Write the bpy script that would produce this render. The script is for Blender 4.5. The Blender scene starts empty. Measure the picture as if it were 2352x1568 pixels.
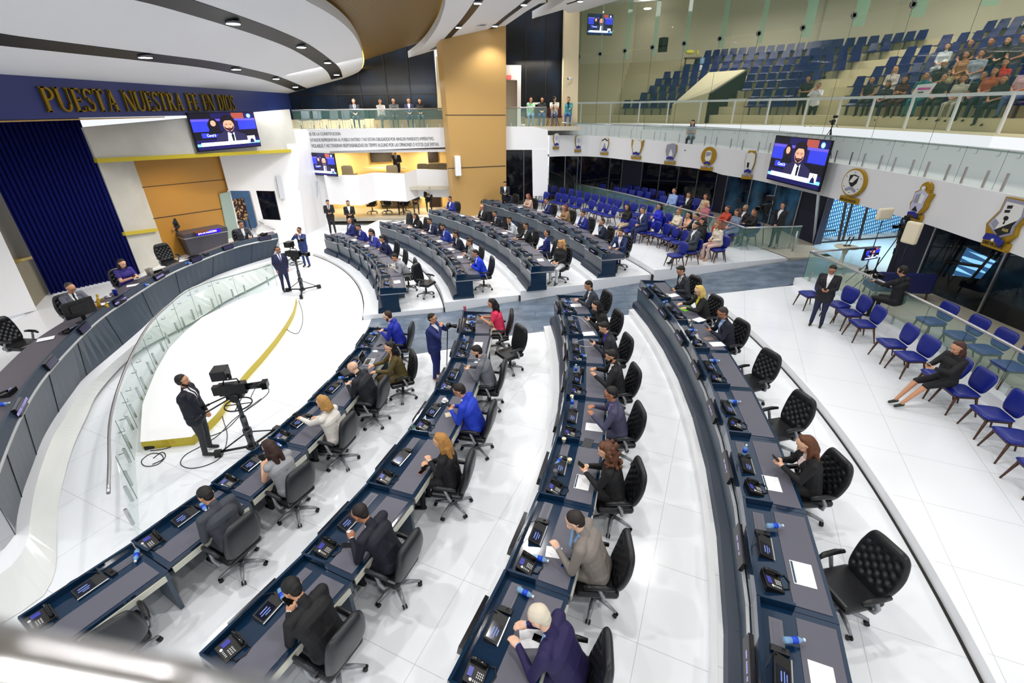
import bpy, bmesh, math, random
import numpy as np
from mathutils import Vector, Matrix
random.seed(7)
R=math.radians; PI=math.pi
COL=bpy.context.scene.collection
SC=bpy.context.scene
# ---------------------------------------------------------------- camera
F=1056.0; ROLL=0.012; PITCH=math.atan(F/(2866.-784.)); H=6.1
_c,_s=math.cos(PITCH),math.sin(PITCH); _cr,_sr=math.cos(ROLL),math.sin(ROLL)
FW=Vector((0,_c,-_s)); R0=Vector((1,0,0)); U0=Vector((0,_s,_c))
CX=(_cr*R0-_sr*U0).normalized(); CY=(_sr*R0+_cr*U0).normalized()
cd=bpy.data.cameras.new('camera'); cam=bpy.data.objects.new('camera',cd); COL.objects.link(cam)
cam.matrix_world=Matrix(((CX.x,CY.x,-FW.x,0),(CX.y,CY.y,-FW.y,0),(CX.z,CY.z,-FW.z,H),(0,0,0,1)))
cd.sensor_width=36; cd.lens=F/2352*36; cd.clip_start=.05; cd.clip_end=200
cd.dof.use_dof=True; cd.dof.focus_distance=9; cd.dof.aperture_fstop=1.8
SC.camera=cam
# ---------------------------------------------------------------- world, exposure, lamps
SC.view_settings.view_transform='Standard'; SC.view_settings.look='None'
SC.view_settings.exposure=0.75; SC.view_settings.gamma=1; SC.view_settings.use_curve_mapping=False
SC.cycles.max_bounces=6; SC.cycles.diffuse_bounces=3; SC.cycles.glossy_bounces=3; SC.cycles.transmission_bounces=5; SC.cycles.transparent_max_bounces=12
SC.cycles.caustics_reflective=False; SC.cycles.caustics_refractive=False; SC.cycles.sample_clamp_indirect=3
w=bpy.data.worlds.new('world'); SC.world=w; w.use_nodes=True
w.node_tree.nodes['Background'].inputs[0].default_value=(.93,.96,1,1); w.node_tree.nodes['Background'].inputs[1].default_value=0.6
def area(name,loc,sx,sy,power,col=(1,.98,.95),to=(0,0,-1)):
    l=bpy.data.lights.new(name,'AREA'); l.shape='RECTANGLE'; l.size=sx; l.size_y=sy; l.energy=power; l.color=col
    o=bpy.data.objects.new(name,l); COL.objects.link(o); o.location=loc
    o.rotation_euler=Vector(to).to_track_quat('-Z','Y').to_euler(); return o
def downlight(x,y,z,pw,rad=.14,ang=150):
    l=bpy.data.lights.new('ceiling_spot','SPOT'); l.energy=pw; l.spot_size=R(ang); l.spot_blend=.8; l.shadow_soft_size=rad; l.color=(1,.985,.96)
    o=bpy.data.objects.new('ceiling_spot',l); COL.objects.link(o); o.location=(x,y,z)
for x,y in [(-9,3),(-9,8.5),(-9.5,14),(-9.5,20),(-4.5,-1),(-4.2,5),(-4.2,11),(-4.2,17),(-4,22.5),(.6,-1),(.6,5),(.6,11),(.6,17),(1,22),(5,0),(5,6),(5,12),(5,18)]:
    downlight(x,y,6.6+.215*(x+12.7),310 if x>-8 else 120)
# ---------------------------------------------------------------- pixel -> world
def ray(px,py):
    dx=(px-1176)/F; dy=(784-py)/F
    return FW+CX*dx+CY*dy
def at(px,py,z=0):
    r=ray(px,py); t=(z-H)/r.z; return Vector((r.x*t,r.y*t,z))
def aty(px,py,Y):
    r=ray(px,py); t=Y/r.y; return Vector((r.x*t,Y,H+r.z*t))
def on(px,py,A,B):
    r=ray(px,py); ax,ay=A[0],A[1]; dx,dy=B[0]-ax,B[1]-ay
    t=(ax*dy-ay*dx)/(r.x*dy-r.y*dx); return Vector((r.x*t,r.y*t,H+r.z*t))
def pix(v):
    d=Vector(v)-Vector((0,0,H)); Z=d.dot(FW); return 1176+F*d.dot(CX)/Z, 784-F*d.dot(CY)/Z
CN=Vector((-18,11,0))
def pol(r,deg,z=0): return Vector((CN.x+r*math.cos(R(deg)),CN.y+r*math.sin(R(deg)),z))
# ---------------------------------------------------------------- materials
def lin(c):
    return tuple(((v/255)/12.92 if v<=10 else (((v/255)+.055)/1.055)**2.4) for v in c)
MATS={}
def mat(name,rgb=(200,200,200),rough=.5,metal=0,emit=None,alpha=1,trans=0,coat=0,spec=.5,ior=1.45):
    if name in MATS: return MATS[name]
    m=bpy.data.materials.new(name); m.use_nodes=True; b=m.node_tree.nodes['Principled BSDF']
    b.inputs['Base Color'].default_value=(*lin(rgb),1); b.inputs['Roughness'].default_value=rough; b.inputs['Metallic'].default_value=metal
    b.inputs['Alpha'].default_value=alpha; b.inputs['Transmission Weight'].default_value=trans; b.inputs['Coat Weight'].default_value=coat
    b.inputs['Specular IOR Level'].default_value=spec; b.inputs['IOR'].default_value=ior
    if emit: b.inputs['Emission Color'].default_value=(*lin(rgb),1); b.inputs['Emission Strength'].default_value=emit
    MATS[name]=m; return m
def nodes(m): return m.node_tree.nodes, m.node_tree.links, m.node_tree.nodes['Principled BSDF']
def noisy(m,c1,c2,scale=3,detail=4,rot=0,stretch=(1,1,1),lo=.35,hi=.65,bump=0):
    N,L,b=nodes(m); g=N.new('ShaderNodeNewGeometry') if bump>=0 else None
    mp=N.new('ShaderNodeMapping'); L.new(g.outputs['Position'],mp.inputs[0]); mp.inputs['Rotation'].default_value=(0,0,rot); mp.inputs['Scale'].default_value=stretch
    n=N.new('ShaderNodeTexNoise'); n.inputs['Scale'].default_value=scale; n.inputs['Detail'].default_value=detail; L.new(mp.outputs[0],n.inputs[0])
    r=N.new('ShaderNodeValToRGB'); r.color_ramp.elements[0].position=lo; r.color_ramp.elements[1].position=hi
    r.color_ramp.elements[0].color=(*lin(c1),1); r.color_ramp.elements[1].color=(*lin(c2),1); L.new(n.outputs[0],r.inputs[0])
    L.new(r.outputs[0],b.inputs['Base Color'])
    if bump:
        bp=N.new('ShaderNodeBump'); bp.inputs['Strength'].default_value=bump; L.new(n.outputs[0],bp.inputs['Height']); L.new(bp.outputs[0],b.inputs['Normal'])
    return r
def tiles(m,c,mort,w=1.2,h=.6,rot=0,mortar=.004,src=None):
    N,L,b=nodes(m); g=N.new('ShaderNodeNewGeometry'); mp=N.new('ShaderNodeMapping'); L.new(g.outputs['Position'],mp.inputs[0]); mp.inputs['Rotation'].default_value=(0,0,rot)
    t=N.new('ShaderNodeTexBrick'); L.new(mp.outputs[0],t.inputs[0]); t.inputs['Scale'].default_value=1; t.inputs['Brick Width'].default_value=w; t.inputs['Row Height'].default_value=h
    t.inputs['Mortar Size'].default_value=mortar; t.offset=0 if w==h else .5
    if src: L.new(src.outputs[0],t.inputs['Color1']); L.new(src.outputs[0],t.inputs['Color2'])
    else:
        t.inputs['Color1'].default_value=(*lin(c),1); t.inputs['Color2'].default_value=(*lin(c),1)
    t.inputs['Mortar'].default_value=(*lin(mort),1); L.new(t.outputs[0],b.inputs['Base Color'])
M_floor=mat('white_polished_tile',(238,240,243),.16,spec=.35); tiles(M_floor,(236,239,243),(196,198,200),1.2,1.2,.42,.004)
M_white=mat('white_paint',(240,240,242),.45)
M_whitest=mat('white_stone_step',(240,241,244),.2)
M_slate=mat('slate_tile',(90,104,122),.22); tiles(M_slate,None,(70,80,96),1.2,.6,.1,.006,noisy(M_slate,(88,102,118),(116,130,148),1.6,8,.1,(1,1.8,1)))
M_beigef=mat('beige_stone_floor',(198,190,170),.15); tiles(M_beigef,(200,193,175),(165,158,140),.9,.9,.1,.005)
M_cream=mat('cream_wall',(238,222,184),.5)
M_grey=mat('warm_grey_wall',(196,194,186),.55); noisy(M_grey,(188,187,180),(204,202,195),.8)
M_greyd=mat('taupe_wall',(140,132,112),.6)
M_gold=mat('ochre_panel',(186,148,88),.42)
M_goldm=mat('brushed_gold',(196,160,50),.35,.6)
M_goldp=mat('mustard_trim',(196,176,50),.4)
M_navy=mat('navy_lacquer',(12,40,66),.12,coat=.5)
M_navyw=mat('navy_wall',(22,28,52),.5)
M_beam=mat('royal_navy_beam',(38,52,112),.35)
M_panel=mat('slate_laminate',(66,80,94),.35)
M_steel=mat('brushed_steel',(190,190,192),.28,.9)
M_steeld=mat('dark_steel',(110,112,116),.35,.7)
M_black=mat('black_plastic',(16,16,18),.4)
M_blackg=mat('black_gloss',(8,9,11),.08)
M_seam=mat('dark_seam',(40,38,34),.7)
M_curt=mat('royal_blue_curtain',(6,18,92),.85,spec=.2)
M_glass=mat('clear_green_glass',(150,200,185),.02,alpha=.13,spec=.6)
M_glassg=mat('green_wall_glass',(120,180,150),.02,alpha=.08,spec=.6)
M_edge=mat('glass_edge',(40,66,62),.3)
M_dark=mat('night_glass',(10,12,18),.05,spec=.6)
M_wood=mat('slatted_wood_ceiling',(120,92,46),.5)
M_paper=mat('white_paper',(245,245,247),.6)
# ---------------------------------------------------------------- mesh builder
class MB:
    def __init__(s): s.v=[]; s.f=[]; s.m=[]; s.sm=[]
    def add(s,vs,fs,mi=0,smooth=False):
        b=len(s.v); s.v+= [tuple(v) for v in vs]; s.f+=[tuple(b+i for i in f) for f in fs]; s.m+=[mi]*len(fs); s.sm+=[smooth]*len(fs); return s
    def box(s,c,d,mi=0,M=None,rz=0,tap=1.0):
        hx,hy,hz=d[0]/2,d[1]/2,d[2]/2; vs=[]
        for z,k in ((-hz,1),(hz,tap)):
            for x,y in ((-hx,-hy),(hx,-hy),(hx,hy),(-hx,hy)): vs.append(Vector((x*k,y*k,z)))
        if rz: vs=[Matrix.Rotation(rz,3,'Z')@v for v in vs]
        if M is not None: vs=[M@v for v in vs]
        vs=[v+Vector(c) for v in vs]
        return s.add(vs,[(0,3,2,1),(4,5,6,7),(0,1,5,4),(1,2,6,5),(2,3,7,6),(3,0,4,7)],mi)
    def hexa(s,p,mi=0):  # 8 points bottom 4, top 4
        return s.add(p,[(0,3,2,1),(4,5,6,7),(0,1,5,4),(1,2,6,5),(2,3,7,6),(3,0,4,7)],mi)
    def prism(s,pts,off,mi=0,mside=None):  # planar polygon pts extruded by vector off
        n=len(pts); off=Vector(off); a=[Vector(p) for p in pts]; b=[p+off for p in a]
        s.add(a+b,[tuple(range(n))[::-1],tuple(range(n,2*n))],mi)
        s.add(a+b,[(i,(i+1)%n,n+(i+1)%n,n+i) for i in range(n)],mi if mside is None else mside); return s
    def strip(s,A,B,mi=0,smooth=False):
        n=len(A); return s.add(list(A)+list(B),[(i,i+1,n+i+1,n+i) for i in range(n-1)],mi,smooth)
    def ribbon(s,A,B,off,mi=0): # thick strip
        off=Vector(off); A=[Vector(a) for a in A]; B=[Vector(b) for b in B]; A2=[a+off for a in A]; B2=[b+off for b in B]
        s.strip(A,B,mi); s.strip(B2,A2,mi); s.strip(A2,A,mi); s.strip(B,B2,mi)
        s.add([A[0],B[0],B2[0],A2[0]],[(0,1,2,3)],mi); s.add([A[-1],A2[-1],B2[-1],B[-1]],[(0,1,2,3)],mi); return s
    def tube(s,pts,r,n=8,mi=0,cap=True,closed=False,smooth=True):
        pts=[Vector(p) for p in pts]; rs=r if isinstance(r,(list,tuple)) else [r]*len(pts); vs=[]; up=None; k=len(pts)
        for i,p in enumerate(pts):
            a=pts[(i-1)%k] if (i>0 or closed) else p; b=pts[(i+1)%k] if (i<k-1 or closed) else p
            t=(b-a); t=t.normalized() if t.length>1e-9 else Vector((0,0,1))
            if up is None: up=Vector((0,0,1)) if abs(t.z)<.9 else Vector((1,0,0))
            x=t.cross(up); x=x.normalized() if x.length>1e-6 else t.orthogonal().normalized(); y=x.cross(t).normalized(); up=y
            for j in range(n): a_=2*PI*j/n; vs.append(p+(x*math.cos(a_)+y*math.sin(a_))*rs[i])
        fs=[(i*n+j,i*n+(j+1)%n,(i+1)*n+(j+1)%n,(i+1)*n+j) for i in range(k-1) for j in range(n)]
        if closed: fs+=[((k-1)*n+j,(k-1)*n+(j+1)%n,(j+1)%n,j) for j in range(n)]
        elif cap: s.add(vs,[tuple(range(n))[::-1],tuple((k-1)*n+j for j in range(n))],mi)
        return s.add(vs,fs,mi,smooth)
    def lathe(s,prof,c=(0,0,0),n=14,mi=0,M=None,smooth=True):
        vs=[]; c=Vector(c)
        for r,z in prof:
            for j in range(n):
                a=2*PI*j/n; v=Vector((r*math.cos(a),r*math.sin(a),z)); v=(M@v if M is not None else v)+c; vs.append(v)
        k=len(prof); fs=[(i*n+j,i*n+(j+1)%n,(i+1)*n+(j+1)%n,(i+1)*n+j) for i in range(k-1) for j in range(n)]
        s.add(vs,fs,mi,smooth)
        if prof[0][0]>1e-5: s.add(vs[:n],[tuple(range(n))[::-1]],mi)
        if prof[-1][0]>1e-5: s.add(vs[-n:],[tuple(range(n))],mi)
        return s
    def ell(s,c,r,n=12,k=8,mi=0,M=None):
        vs=[]; c=Vector(c)
        for i in range(k+1):
            t=PI*i/k
            for j in range(n):
                a=2*PI*j/n; v=Vector((r[0]*math.sin(t)*math.cos(a),r[1]*math.sin(t)*math.sin(a),-r[2]*math.cos(t)))
                vs.append((M@v if M is not None else v)+c)
        return s.add(vs,[(i*n+j,i*n+(j+1)%n,(i+1)*n+(j+1)%n,(i+1)*n+j) for i in range(k) for j in range(n)],mi,True)
    def mesh(s,name,mats):
        me=bpy.data.meshes.new(name); me.from_pydata(s.v,[],s.f)
        for m in (mats if isinstance(mats,(list,tuple)) else [mats]): me.materials.append(m)
        me.polygons.foreach_set('material_index',s.m); me.polygons.foreach_set('use_smooth',s.sm)
        bm=bmesh.new(); bm.from_mesh(me); bmesh.ops.remove_doubles(bm,verts=bm.verts,dist=1e-5); bmesh.ops.recalc_face_normals(bm,faces=bm.faces); bm.to_mesh(me); bm.free()
        return me
    def build(s,name,mats,parent=None,M=None,bevel=0,seg=2):
        o=bpy.data.objects.new(name,s.mesh(name,mats)); COL.objects.link(o)
        if M is not None: o.matrix_world=M
        if parent is not None: o.parent=parent
        if bevel:
            b=o.modifiers.new('b','BEVEL'); b.width=bevel; b.segments=seg; b.limit_method='ANGLE'; b.angle_limit=R(40)
        return o
def thing(name,label,cat,loc=(0,0,0),rz=0,group=None):
    o=bpy.data.objects.new(name,None); COL.objects.link(o); o.location=loc; o.rotation_euler=(0,0,rz); o.empty_display_size=.1
    o['label']=label; o['category']=cat
    if group: o['group']=group
    return o
def tag(o,label,cat,group=None,kind=None):
    o['label']=label; o['category']=cat
    if group: o['group']=group
    if kind: o['kind']=kind
    return o
def struct(o): o['kind']='structure'; return o
def dup(root,loc,rz,label=None,group=None,scale=None):
    r=root.copy(); COL.objects.link(r); r.location=loc; r.rotation_euler=(root.rotation_euler[0],root.rotation_euler[1],rz)
    if label: r['label']=label
    if group: r['group']=group
    if scale: r.scale=scale
    for ch in root.children:
        c=ch.copy(); COL.objects.link(c); c.parent=r
        for g in ch.children:
            d=g.copy(); COL.objects.link(d); d.parent=c
    return r
def hide_proto(o):
    for x in list(o.children):
        for g in list(x.children): bpy.data.objects.remove(g)
        bpy.data.objects.remove(x)
    bpy.data.objects.remove(o)
def bake(o):
    dg=bpy.context.evaluated_depsgraph_get(); e=o.evaluated_get(dg); me=bpy.data.meshes.new_from_object(e); o.modifiers.clear(); o.data=me
    return o
def plate(name,A,B,px,thick,m,parent=None,front=0.0):
    """vertical plate on the plane through A,B; outline given by picture positions; goes back from the camera by thick"""
    d=Vector((B[0]-A[0],B[1]-A[1],0)).normalized(); n=Vector((-d.y,d.x,0))
    if n.dot(Vector((A[0],A[1],0)))<0: n=-n
    A2=(A[0]-n.x*front,A[1]-n.y*front); B2=(B[0]-n.x*front,B[1]-n.y*front)
    P=[on(x,y,A2,B2) for x,y in px]
    return MB().prism(P,n*thick).build(name,m,parent)
def line(A,B,px): return [on(x,y,A,B) for x,y in px]
def smoothpts(P,n=6):
    out=[]; P=[Vector(p) for p in P]
    for i in range(len(P)-1):
        a=P[max(i-1,0)]; b=P[i]; c=P[i+1]; d=P[min(i+2,len(P)-1)]
        for k in range(n):
            t=k/n; out.append(.5*((2*b)+(c-a)*t+(2*a-5*b+4*c-d)*t*t+(3*b-a-3*c+d)*t**3))
    out.append(P[-1]); return out
def textobj(name,txt,P,right,up,size,m,parent=None,ext=.005,align='LEFT',sx=1):
    c=bpy.data.curves.new(name,'FONT'); c.body=txt; c.size=size; c.extrude=ext; c.align_x=align
    o=bpy.data.objects.new(name,c); COL.objects.link(o)
    right=Vector(right).normalized(); up=Vector(up); up=(up-right*up.dot(right)).normalized(); n=right.cross(up)
    me=None; o.data.materials.append(m)
    dg=bpy.context.evaluated_depsgraph_get(); dg.update(); me=bpy.data.meshes.new_from_object(o.evaluated_get(dg))
    for v in me.vertices: v.co.x*=sx
    bpy.data.objects.remove(o); o=bpy.data.objects.new(name,me); COL.objects.link(o)
    o.matrix_world=Matrix(((right.x,up.x,n.x,P[0]),(right.y,up.y,n.y,P[1]),(right.z,up.z,n.z,P[2]),(0,0,0,1)))
    if parent is not None:
        o.parent=parent; bpy.context.view_layer.update(); o.matrix_parent_inverse=parent.matrix_world.inverted()
    return o
# ================================================================ shell: floors, tiers, aisle
def annul(mb,ri,ro,ti,to,z0,z1,n=40,mi=0,mside=0):
    """ti=(angle at inner,at outer) start, to likewise end"""
    I=[];O=[]
    for k in range(n+1):
        u=k/n; I.append(pol(ri,ti[0]+(to[0]-ti[0])*u,z1)); O.append(pol(ro,ti[1]+(to[1]-ti[1])*u,z1))
    lo=lambda L:[Vector((p.x,p.y,z0)) for p in L]
    mb.strip(I,O,mi); mb.strip(lo(I),I,mside); mb.strip(O,lo(O),mside)
    mb.add([I[0],O[0],lo(O)[0],lo(I)[0]],[(0,1,2,3)],mside); mb.add([I[-1],lo(I)[-1],lo(O)[-1],O[-1]],[(0,1,2,3)],mside)
m=MB(); m.add([(-30,-12,0),(32,-12,0),(32,48,0),(-30,48,0)],[(0,1,2,3)]); struct(m.build('floor',M_floor))
# tiers: near block
ZN=[0,.17,.34,.51]; ZFb=[.16,.36,.54,.71]
NE=[(16.4,2.3),(19.0,4.0),(21.75,5.6),(24.5,6.6),(27.9,7.6)]
def edge(r):
    for (a,ta),(b,tb) in zip(NE,NE[1:]):
        if r<=b: return ta+(tb-ta)*(r-a)/(b-a)
    return 7.6
for i,(ri,ro,z) in enumerate([(16.4,19.3,.17),(19.0,22.0,.34),(21.75,24.8,.51),(24.5,28.3,.69)]):
    m=MB(); annul(m,ri,ro,(-62,-62),(edge(ri),edge(ro)),0,z,60); struct(m.build('floor',[M_floor,M_whitest]))
m=MB()
for ri,z in ((19.0,.34),(21.75,.51),(24.5,.69)): annul(m,ri-.012,ri+.06,(-62,-62),(edge(ri),edge(ri)),z-.17,z+.004,60)
struct(m.build('trim_1',M_whitest))
m=MB()
for ri,z in ((24.5,.51),): annul(m,ri-.05,ri-.012,(-62,-62),(edge(ri),edge(ri)),z,z+.004,60)
struct(m.build('trim_2',M_seam))
FT=[(13.45,16.5,.16,(50,52)),(16.1,18.9,.36,(50,52)),(18.7,21.6,.54,(49,52)),(21.3,24,.71,(52,52)),(23.6,29.2,.9,(52,52))]
for ri,ro,z,a in FT:
    m=MB(); annul(m,ri,ro,(11.6,11.9),a,0,z,50,0,1); struct(m.build('floor',[M_floor,M_whitest]))
m=MB()
for ri,ro,z,a in FT: annul(m,ri-.05,ri-.012,(11.6,11.6),(a[0],a[0]),0,(z-.19 if z>.2 else 0)+.004,50)
struct(m.build('trim_3',M_seam))
# aisle ramp
m=MB(); A=[];B=[]
def zr(r): return min(max((r-16)*.061,.008),.9)
for k in range(31):
    r=13.7+k*.56; A.append(pol(r,(edge(r) if r>16.4 else -.4+ (r-13.7)),zr(r)+(.0 if r<27.9 else .0))); B.append(pol(r,11.75,zr(r)))
m.ribbon(A,B,(0,0,-.005)); struct(m.build('floor',M_slate))
# outer corridor floors
m=MB(); annul(m,27.9,40,(-62,-62),(7.6,9.5),0,.9,50); annul(m,29.15,44,(11.9,9.5),(60,60),0,.9,50); annul(m,30.4,44,(7.6,7.6),(12.1,12.1),0,.9,10)
struct(m.build('floor',M_beigef))
# ledge the near glass rail stands on
m=MB(); annul(m,27.75,28.35,(-62,-62),(7.6,7.6),0,.93,50); struct(m.build('trim_4',M_whitest))
# ================================================================ stage and dais
GB=[at(*p,.17) for p in [(711,636),(637,657),(582,678),(553,689),(511,709),(466,731),(427,764),(391,802),(361,854),(338,912),(331,932),(322,1015)]]
stage_edge=[at(*p,.2) for p in [(605,672),(680,683),(672,715),(645,760),(605,810),(560,860),(527,905),(497,950),(440,1003),(322,1015)]]
se=[stage_edge[0]]+smoothpts(stage_edge[1:-1],5)+[stage_edge[-1]]
gb2=[Vector((p.x-.03,p.y,.2)) for p in GB[2:-1]]
m=MB(); poly=se+gb2[::-1]; m.prism(poly,(0,0,-.2),0,1)
struct(m.build('floor',[mat('bright_stage_top',(246,246,247),.3),M_goldp]))
# dais counter geometry
TR=smoothpts([at(*p,1.45) for p in [(640,547),(550,566),(453,602),(388,631),(323,670),(233,731),(162,799),(97,874),(52,948),(14,1035),(-20,1130)]],5)
PBp=[(627,589,.69),(501,631,.66),(398,689,.62),(323,757,.55),(259,812,.5),(194,867,.44),(168,900,.41),(128,956,.36),(97,1010,.33),(77,1063,.3),(56,1119,.28),(42,1173,.26),(34,1229,.25)]
PB=smoothpts([at(*p) for p in PBp],4)
L2=smoothpts([at(*p) for p in [(655,592,.66),(560,622,.64),(470,665,.62),(385,715,.57),(325,776,.5),(262,830,.44),(189,900,.38),(143,969,.34),(122,1002,.32),(97,1066,.3),(79,1130,.28),(71,1181,.26),(66,1225,.25)]],4)
L3=smoothpts([at(*p) for p in [(690,600,.1),(600,650,.1),(520,690,.1),(445,738,.1),(345,790,.1),(290,830,.1),(227,900,.1),(199,956,.08),(168,1025,.06),(148,1094,.04),(135,1155,.02),(131,1206,.015),(130,1260,.01)]],4)
PB_=PB+[at(8,1262,.2),at(-60,1310,.12)]; L2_=L2+[at(56,1262,.2),at(22,1304,.12),at(-60,1360,.05)]; L3_=L3+[at(128,1318,.01),at(96,1375,.01),at(-10,1440,.01)]
rs=lambda P,n=90: [P[0]+(P[1]-P[0])*0]+[ (lambda i,u: P[i]+(P[i+1]-P[i])*u)(min(int(k*(len(P)-1)/n),len(P)-2), k*(len(P)-1)/n-min(int(k*(len(P)-1)/n),len(P)-2)) for k in range(1,n+1)]
m=MB(); m.strip(rs(PB_),rs(L2_),0); m.strip(rs(L2_),rs(L3_),1)
struct(m.build('floor',[M_whitest,mat('grey_white_ramp',(222,224,222),.15)]))
# dais floor
WC=at(85,712,.6); W0=at(33,733,.6); CL=at(125,675,.6); CR=at(322,630,.6); GLp=at(388,598,.6); WR=Vector((-11.2,25.2,.6))
dd=[Vector((p.x,p.y,.6)) for p in smoothpts([at(*p,.6) for p in [(590,548),(530,568),(470,590),(400,622),(330,660),(262,705),(190,765),(120,830),(60,880),(-20,960),(-160,1090)]],3)]
m=MB(); m.prism([WR]+dd+[at(-350,1130,.6),at(-500,800,.6),Vector((-17.5,12,.6)),Vector((-17.5,18,.6)),Vector((-15,24,.6))],(0,0,-.58)); struct(m.build('floor',M_whitest))
# ================================================================ left back wall
A_=(CR.x,CR.y); B_=(-11.35,24.9)
NOR=Vector((B_[0]-A_[0],B_[1]-A_[1],0)).normalized(); NOR=Vector((-NOR.y,NOR.x,0))   # points back-left
def wplate(name,px,thick,m,front=0,parent=None): return plate(name,A_,B_,px,thick,m,parent,front)
struct(wplate('wall_left',[(190,293),(665,251),(683,346),(222,368)],.3,M_grey,.12))
struct(wplate('trim_5',[(222,364),(683,342),(684,349),(225,374)],.3,M_goldp,.2))
GRp=at(545,540,.6)
struct(plate('wall_left',(CR.x,CR.y),(GLp.x,GLp.y),[(212,340),(298,340),(388,600),(326,636)],.3,M_grey))
def gplate(name,px,th,m,front=0): return plate(name,(GLp.x,GLp.y),(GRp.x,GRp.y),px,th,m,None,front)
DW=((GRp.x,GRp.y),(-11.35,24.9))
def dplate(name,px,th,m,front=0): return plate(name,DW[0],DW[1],px,th,m,None,front)
struct(plate('trim_6',(CR.x,CR.y),(GLp.x,GLp.y),[(286,533),(360,524),(363,531),(289,541)],.3,M_goldp,None,.1))
struct(gplate('wall_left',[(290,340),(500,335),(548,545),(380,605)],.3,mat('ochre_panel_left',(176,128,54),.42)))
for i,px in enumerate([[(315,430.5),(520,411),(520,412.5),(316,432)],[(340,503),(540,474),(541,475.5),(341,504.6)]]): struct(gplate('trim_%d'%(7+i),px,.02,M_seam,.01))
# white wall with door and window openings: pieces around the openings
door=[(527,438),(572,439),(596,515),(556,545)]; win=[(587,439),(631,440),(646,506),(603,504)]
for px in ([(498,335),(689,330),(684,438),(525,438)],[(572,438),(588,438),(605,505),(596,525),(575,440)],[(631,438),(689,438),(704,560),(640,560),(646,506)],[(603,504),(646,506),(640,560),(575,560),(596,515)],[(522,437),(528,437),(560,560),(548,560)]):
    struct(dplate('wall_left',px,.25,M_white,-.0))
struct(dplate('wall_back',[(490,420),(600,420),(612,560),(530,560)],.05,mat('pale_blue_room',(120,165,215),.6),-1.6))
o=struct(dplate('window_1',[(586,438),(632,439),(647,507),(602,505)],.04,M_dark,-.12))
o=struct(wplate('wall_left',[(690,300),(704,560),(760,560),(757,300)],.1,M_white,-.4))
# frosted door leaf (open)

dl=MB(); a=on(527,440,*DW); b=on(556,545,*DW); a0=Vector((a.x,a.y,0))
A2=(a.x,a.y); B2=(a.x+.55,a.y-.75)
pts=[on(503,445,A2,(a.x-.25,a.y-.9)),on(526,440,A2,(a.x-.25,a.y-.9)),on(549,545,A2,(a.x-.25,a.y-.9)),on(524,551,A2,(a.x-.25,a.y-.9))]
o=struct(MB().prism(pts,(.03,.01,0)).build('door_1',mat('frosted_glass',(150,168,160),.35)))
h0=on(521,485,A2,(a.x-.25,a.y-.9)); h1=on(524,500,A2,(a.x-.25,a.y-.9)); f=Vector((-.02,-.05,0))
hd=MB().tube([h0+f*.3,h0+f,h1+f,h1+f*.3],.012,6).build('door_handle',M_steel); hd.parent=o
# recess left of the curtain and slanted wall
RA=(WC.x-.2,WC.y+.1); RB=(CL.x-.3,CL.y+.1)
struct(plate('wall_left',RA,RB,[(-160,160),(0,300),(78,592),(34,604),(-160,230)],.2,M_greyd,front=-.3))
struct(plate('trim_9',RA,RB,[(30,600),(76,587),(80,596),(34,609)],.3,M_goldm,front=-.05))
struct(plate('wall_left',RA,RB,[(34,606),(80,594),(150,720),(80,735)],.2,M_greyd,front=0))
struct(plate('wall_left',(W0.x,W0.y),(WC.x,WC.y),[(-170,130),(-170,770),(85,712),(0,530),(-95,330)],.12,M_white))
# curtain
m=MB(); Fr=[];Bk=[]; n=180; top0=on(-190,310,(CL.x,CL.y),(CR.x,CR.y)); dc=(CR-CL); dl_=dc.length; dc.normalize(); nc=Vector((-dc.y,dc.x,0))
Lo=[];Hi=[]
for k in range(n+1):
    u=k/n; s=-.1+(dl_+.1)*u; ph=s/dl_*20*2*PI; off=.055*math.sin(ph)+.018*math.sin(2*ph+1)
    p=CL+dc*s-nc*(off+.02); Lo.append(Vector((p.x,p.y,.63+.01*math.cos(ph)))); Hi.append(Vector((p.x,p.y,6.2)))
m.strip(Lo,Hi,0,True); cu=m.build('stage_curtain',M_curt); s_=cu.modifiers.new('s','SOLIDIFY'); s_.thickness=.012
tag(cu,'tall pleated royal blue curtain hanging behind the raised head table','curtain')
# navy beam with gold letters
BA=(-12.72,8.0); BB=(-12.72,25.3)
m=MB(); 
zb=[on(x,y,BA,BB) for x,y in [(-250,290),(0,277),(367,263),(665,250)]]; zt=[on(x,y,BA,BB) for x,y in [(-250,164),(0,183),(260,197),(665,219)]]
P=[Vector((BA[0],6.4,5.95)),Vector((BA[0],25.3,5.95)),Vector((BA[0],25.3,7.0)),Vector((BA[0],6.4,7.0))]
bp=[(-12.72,5.0),(-12.72,30.6)]
m=MB(); m.ribbon([(x,y,5.98) for x,y in bp],[(x,y,7.02) for x,y in bp],(-.3,0,0)); struct(m.build('wall_left',M_beam))
M_letter=mat('antique_gold_letters',(150,125,40),.3,.8)
def _r(x0,y0,x1,y1): return [(x0,y0),(x1,y0),(x1,y1),(x0,y1)]
def _d(x0,y0,x1,y1,w): return [(x0,y0),(x0+w,y0),(x1+w,y1),(x1,y1)]
def _arc(cx,cy,rx,ry,tx,ty,a0,a1,n=12):
    o=[(cx+rx*math.cos(R(a0+(a1-a0)*k/n)),cy+ry*math.sin(R(a0+(a1-a0)*k/n))) for k in range(n+1)]; i=[(cx+(rx-tx)*math.cos(R(a0+(a1-a0)*k/n)),cy+(ry-ty)*math.sin(R(a0+(a1-a0)*k/n))) for k in range(n+1)]
    return [[o[k],o[k+1],i[k+1],i[k]] for k in range(n)]
def _sf(x0,x1,y): return _r(x0-.06,y,x1+.06,y+.055)
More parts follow.
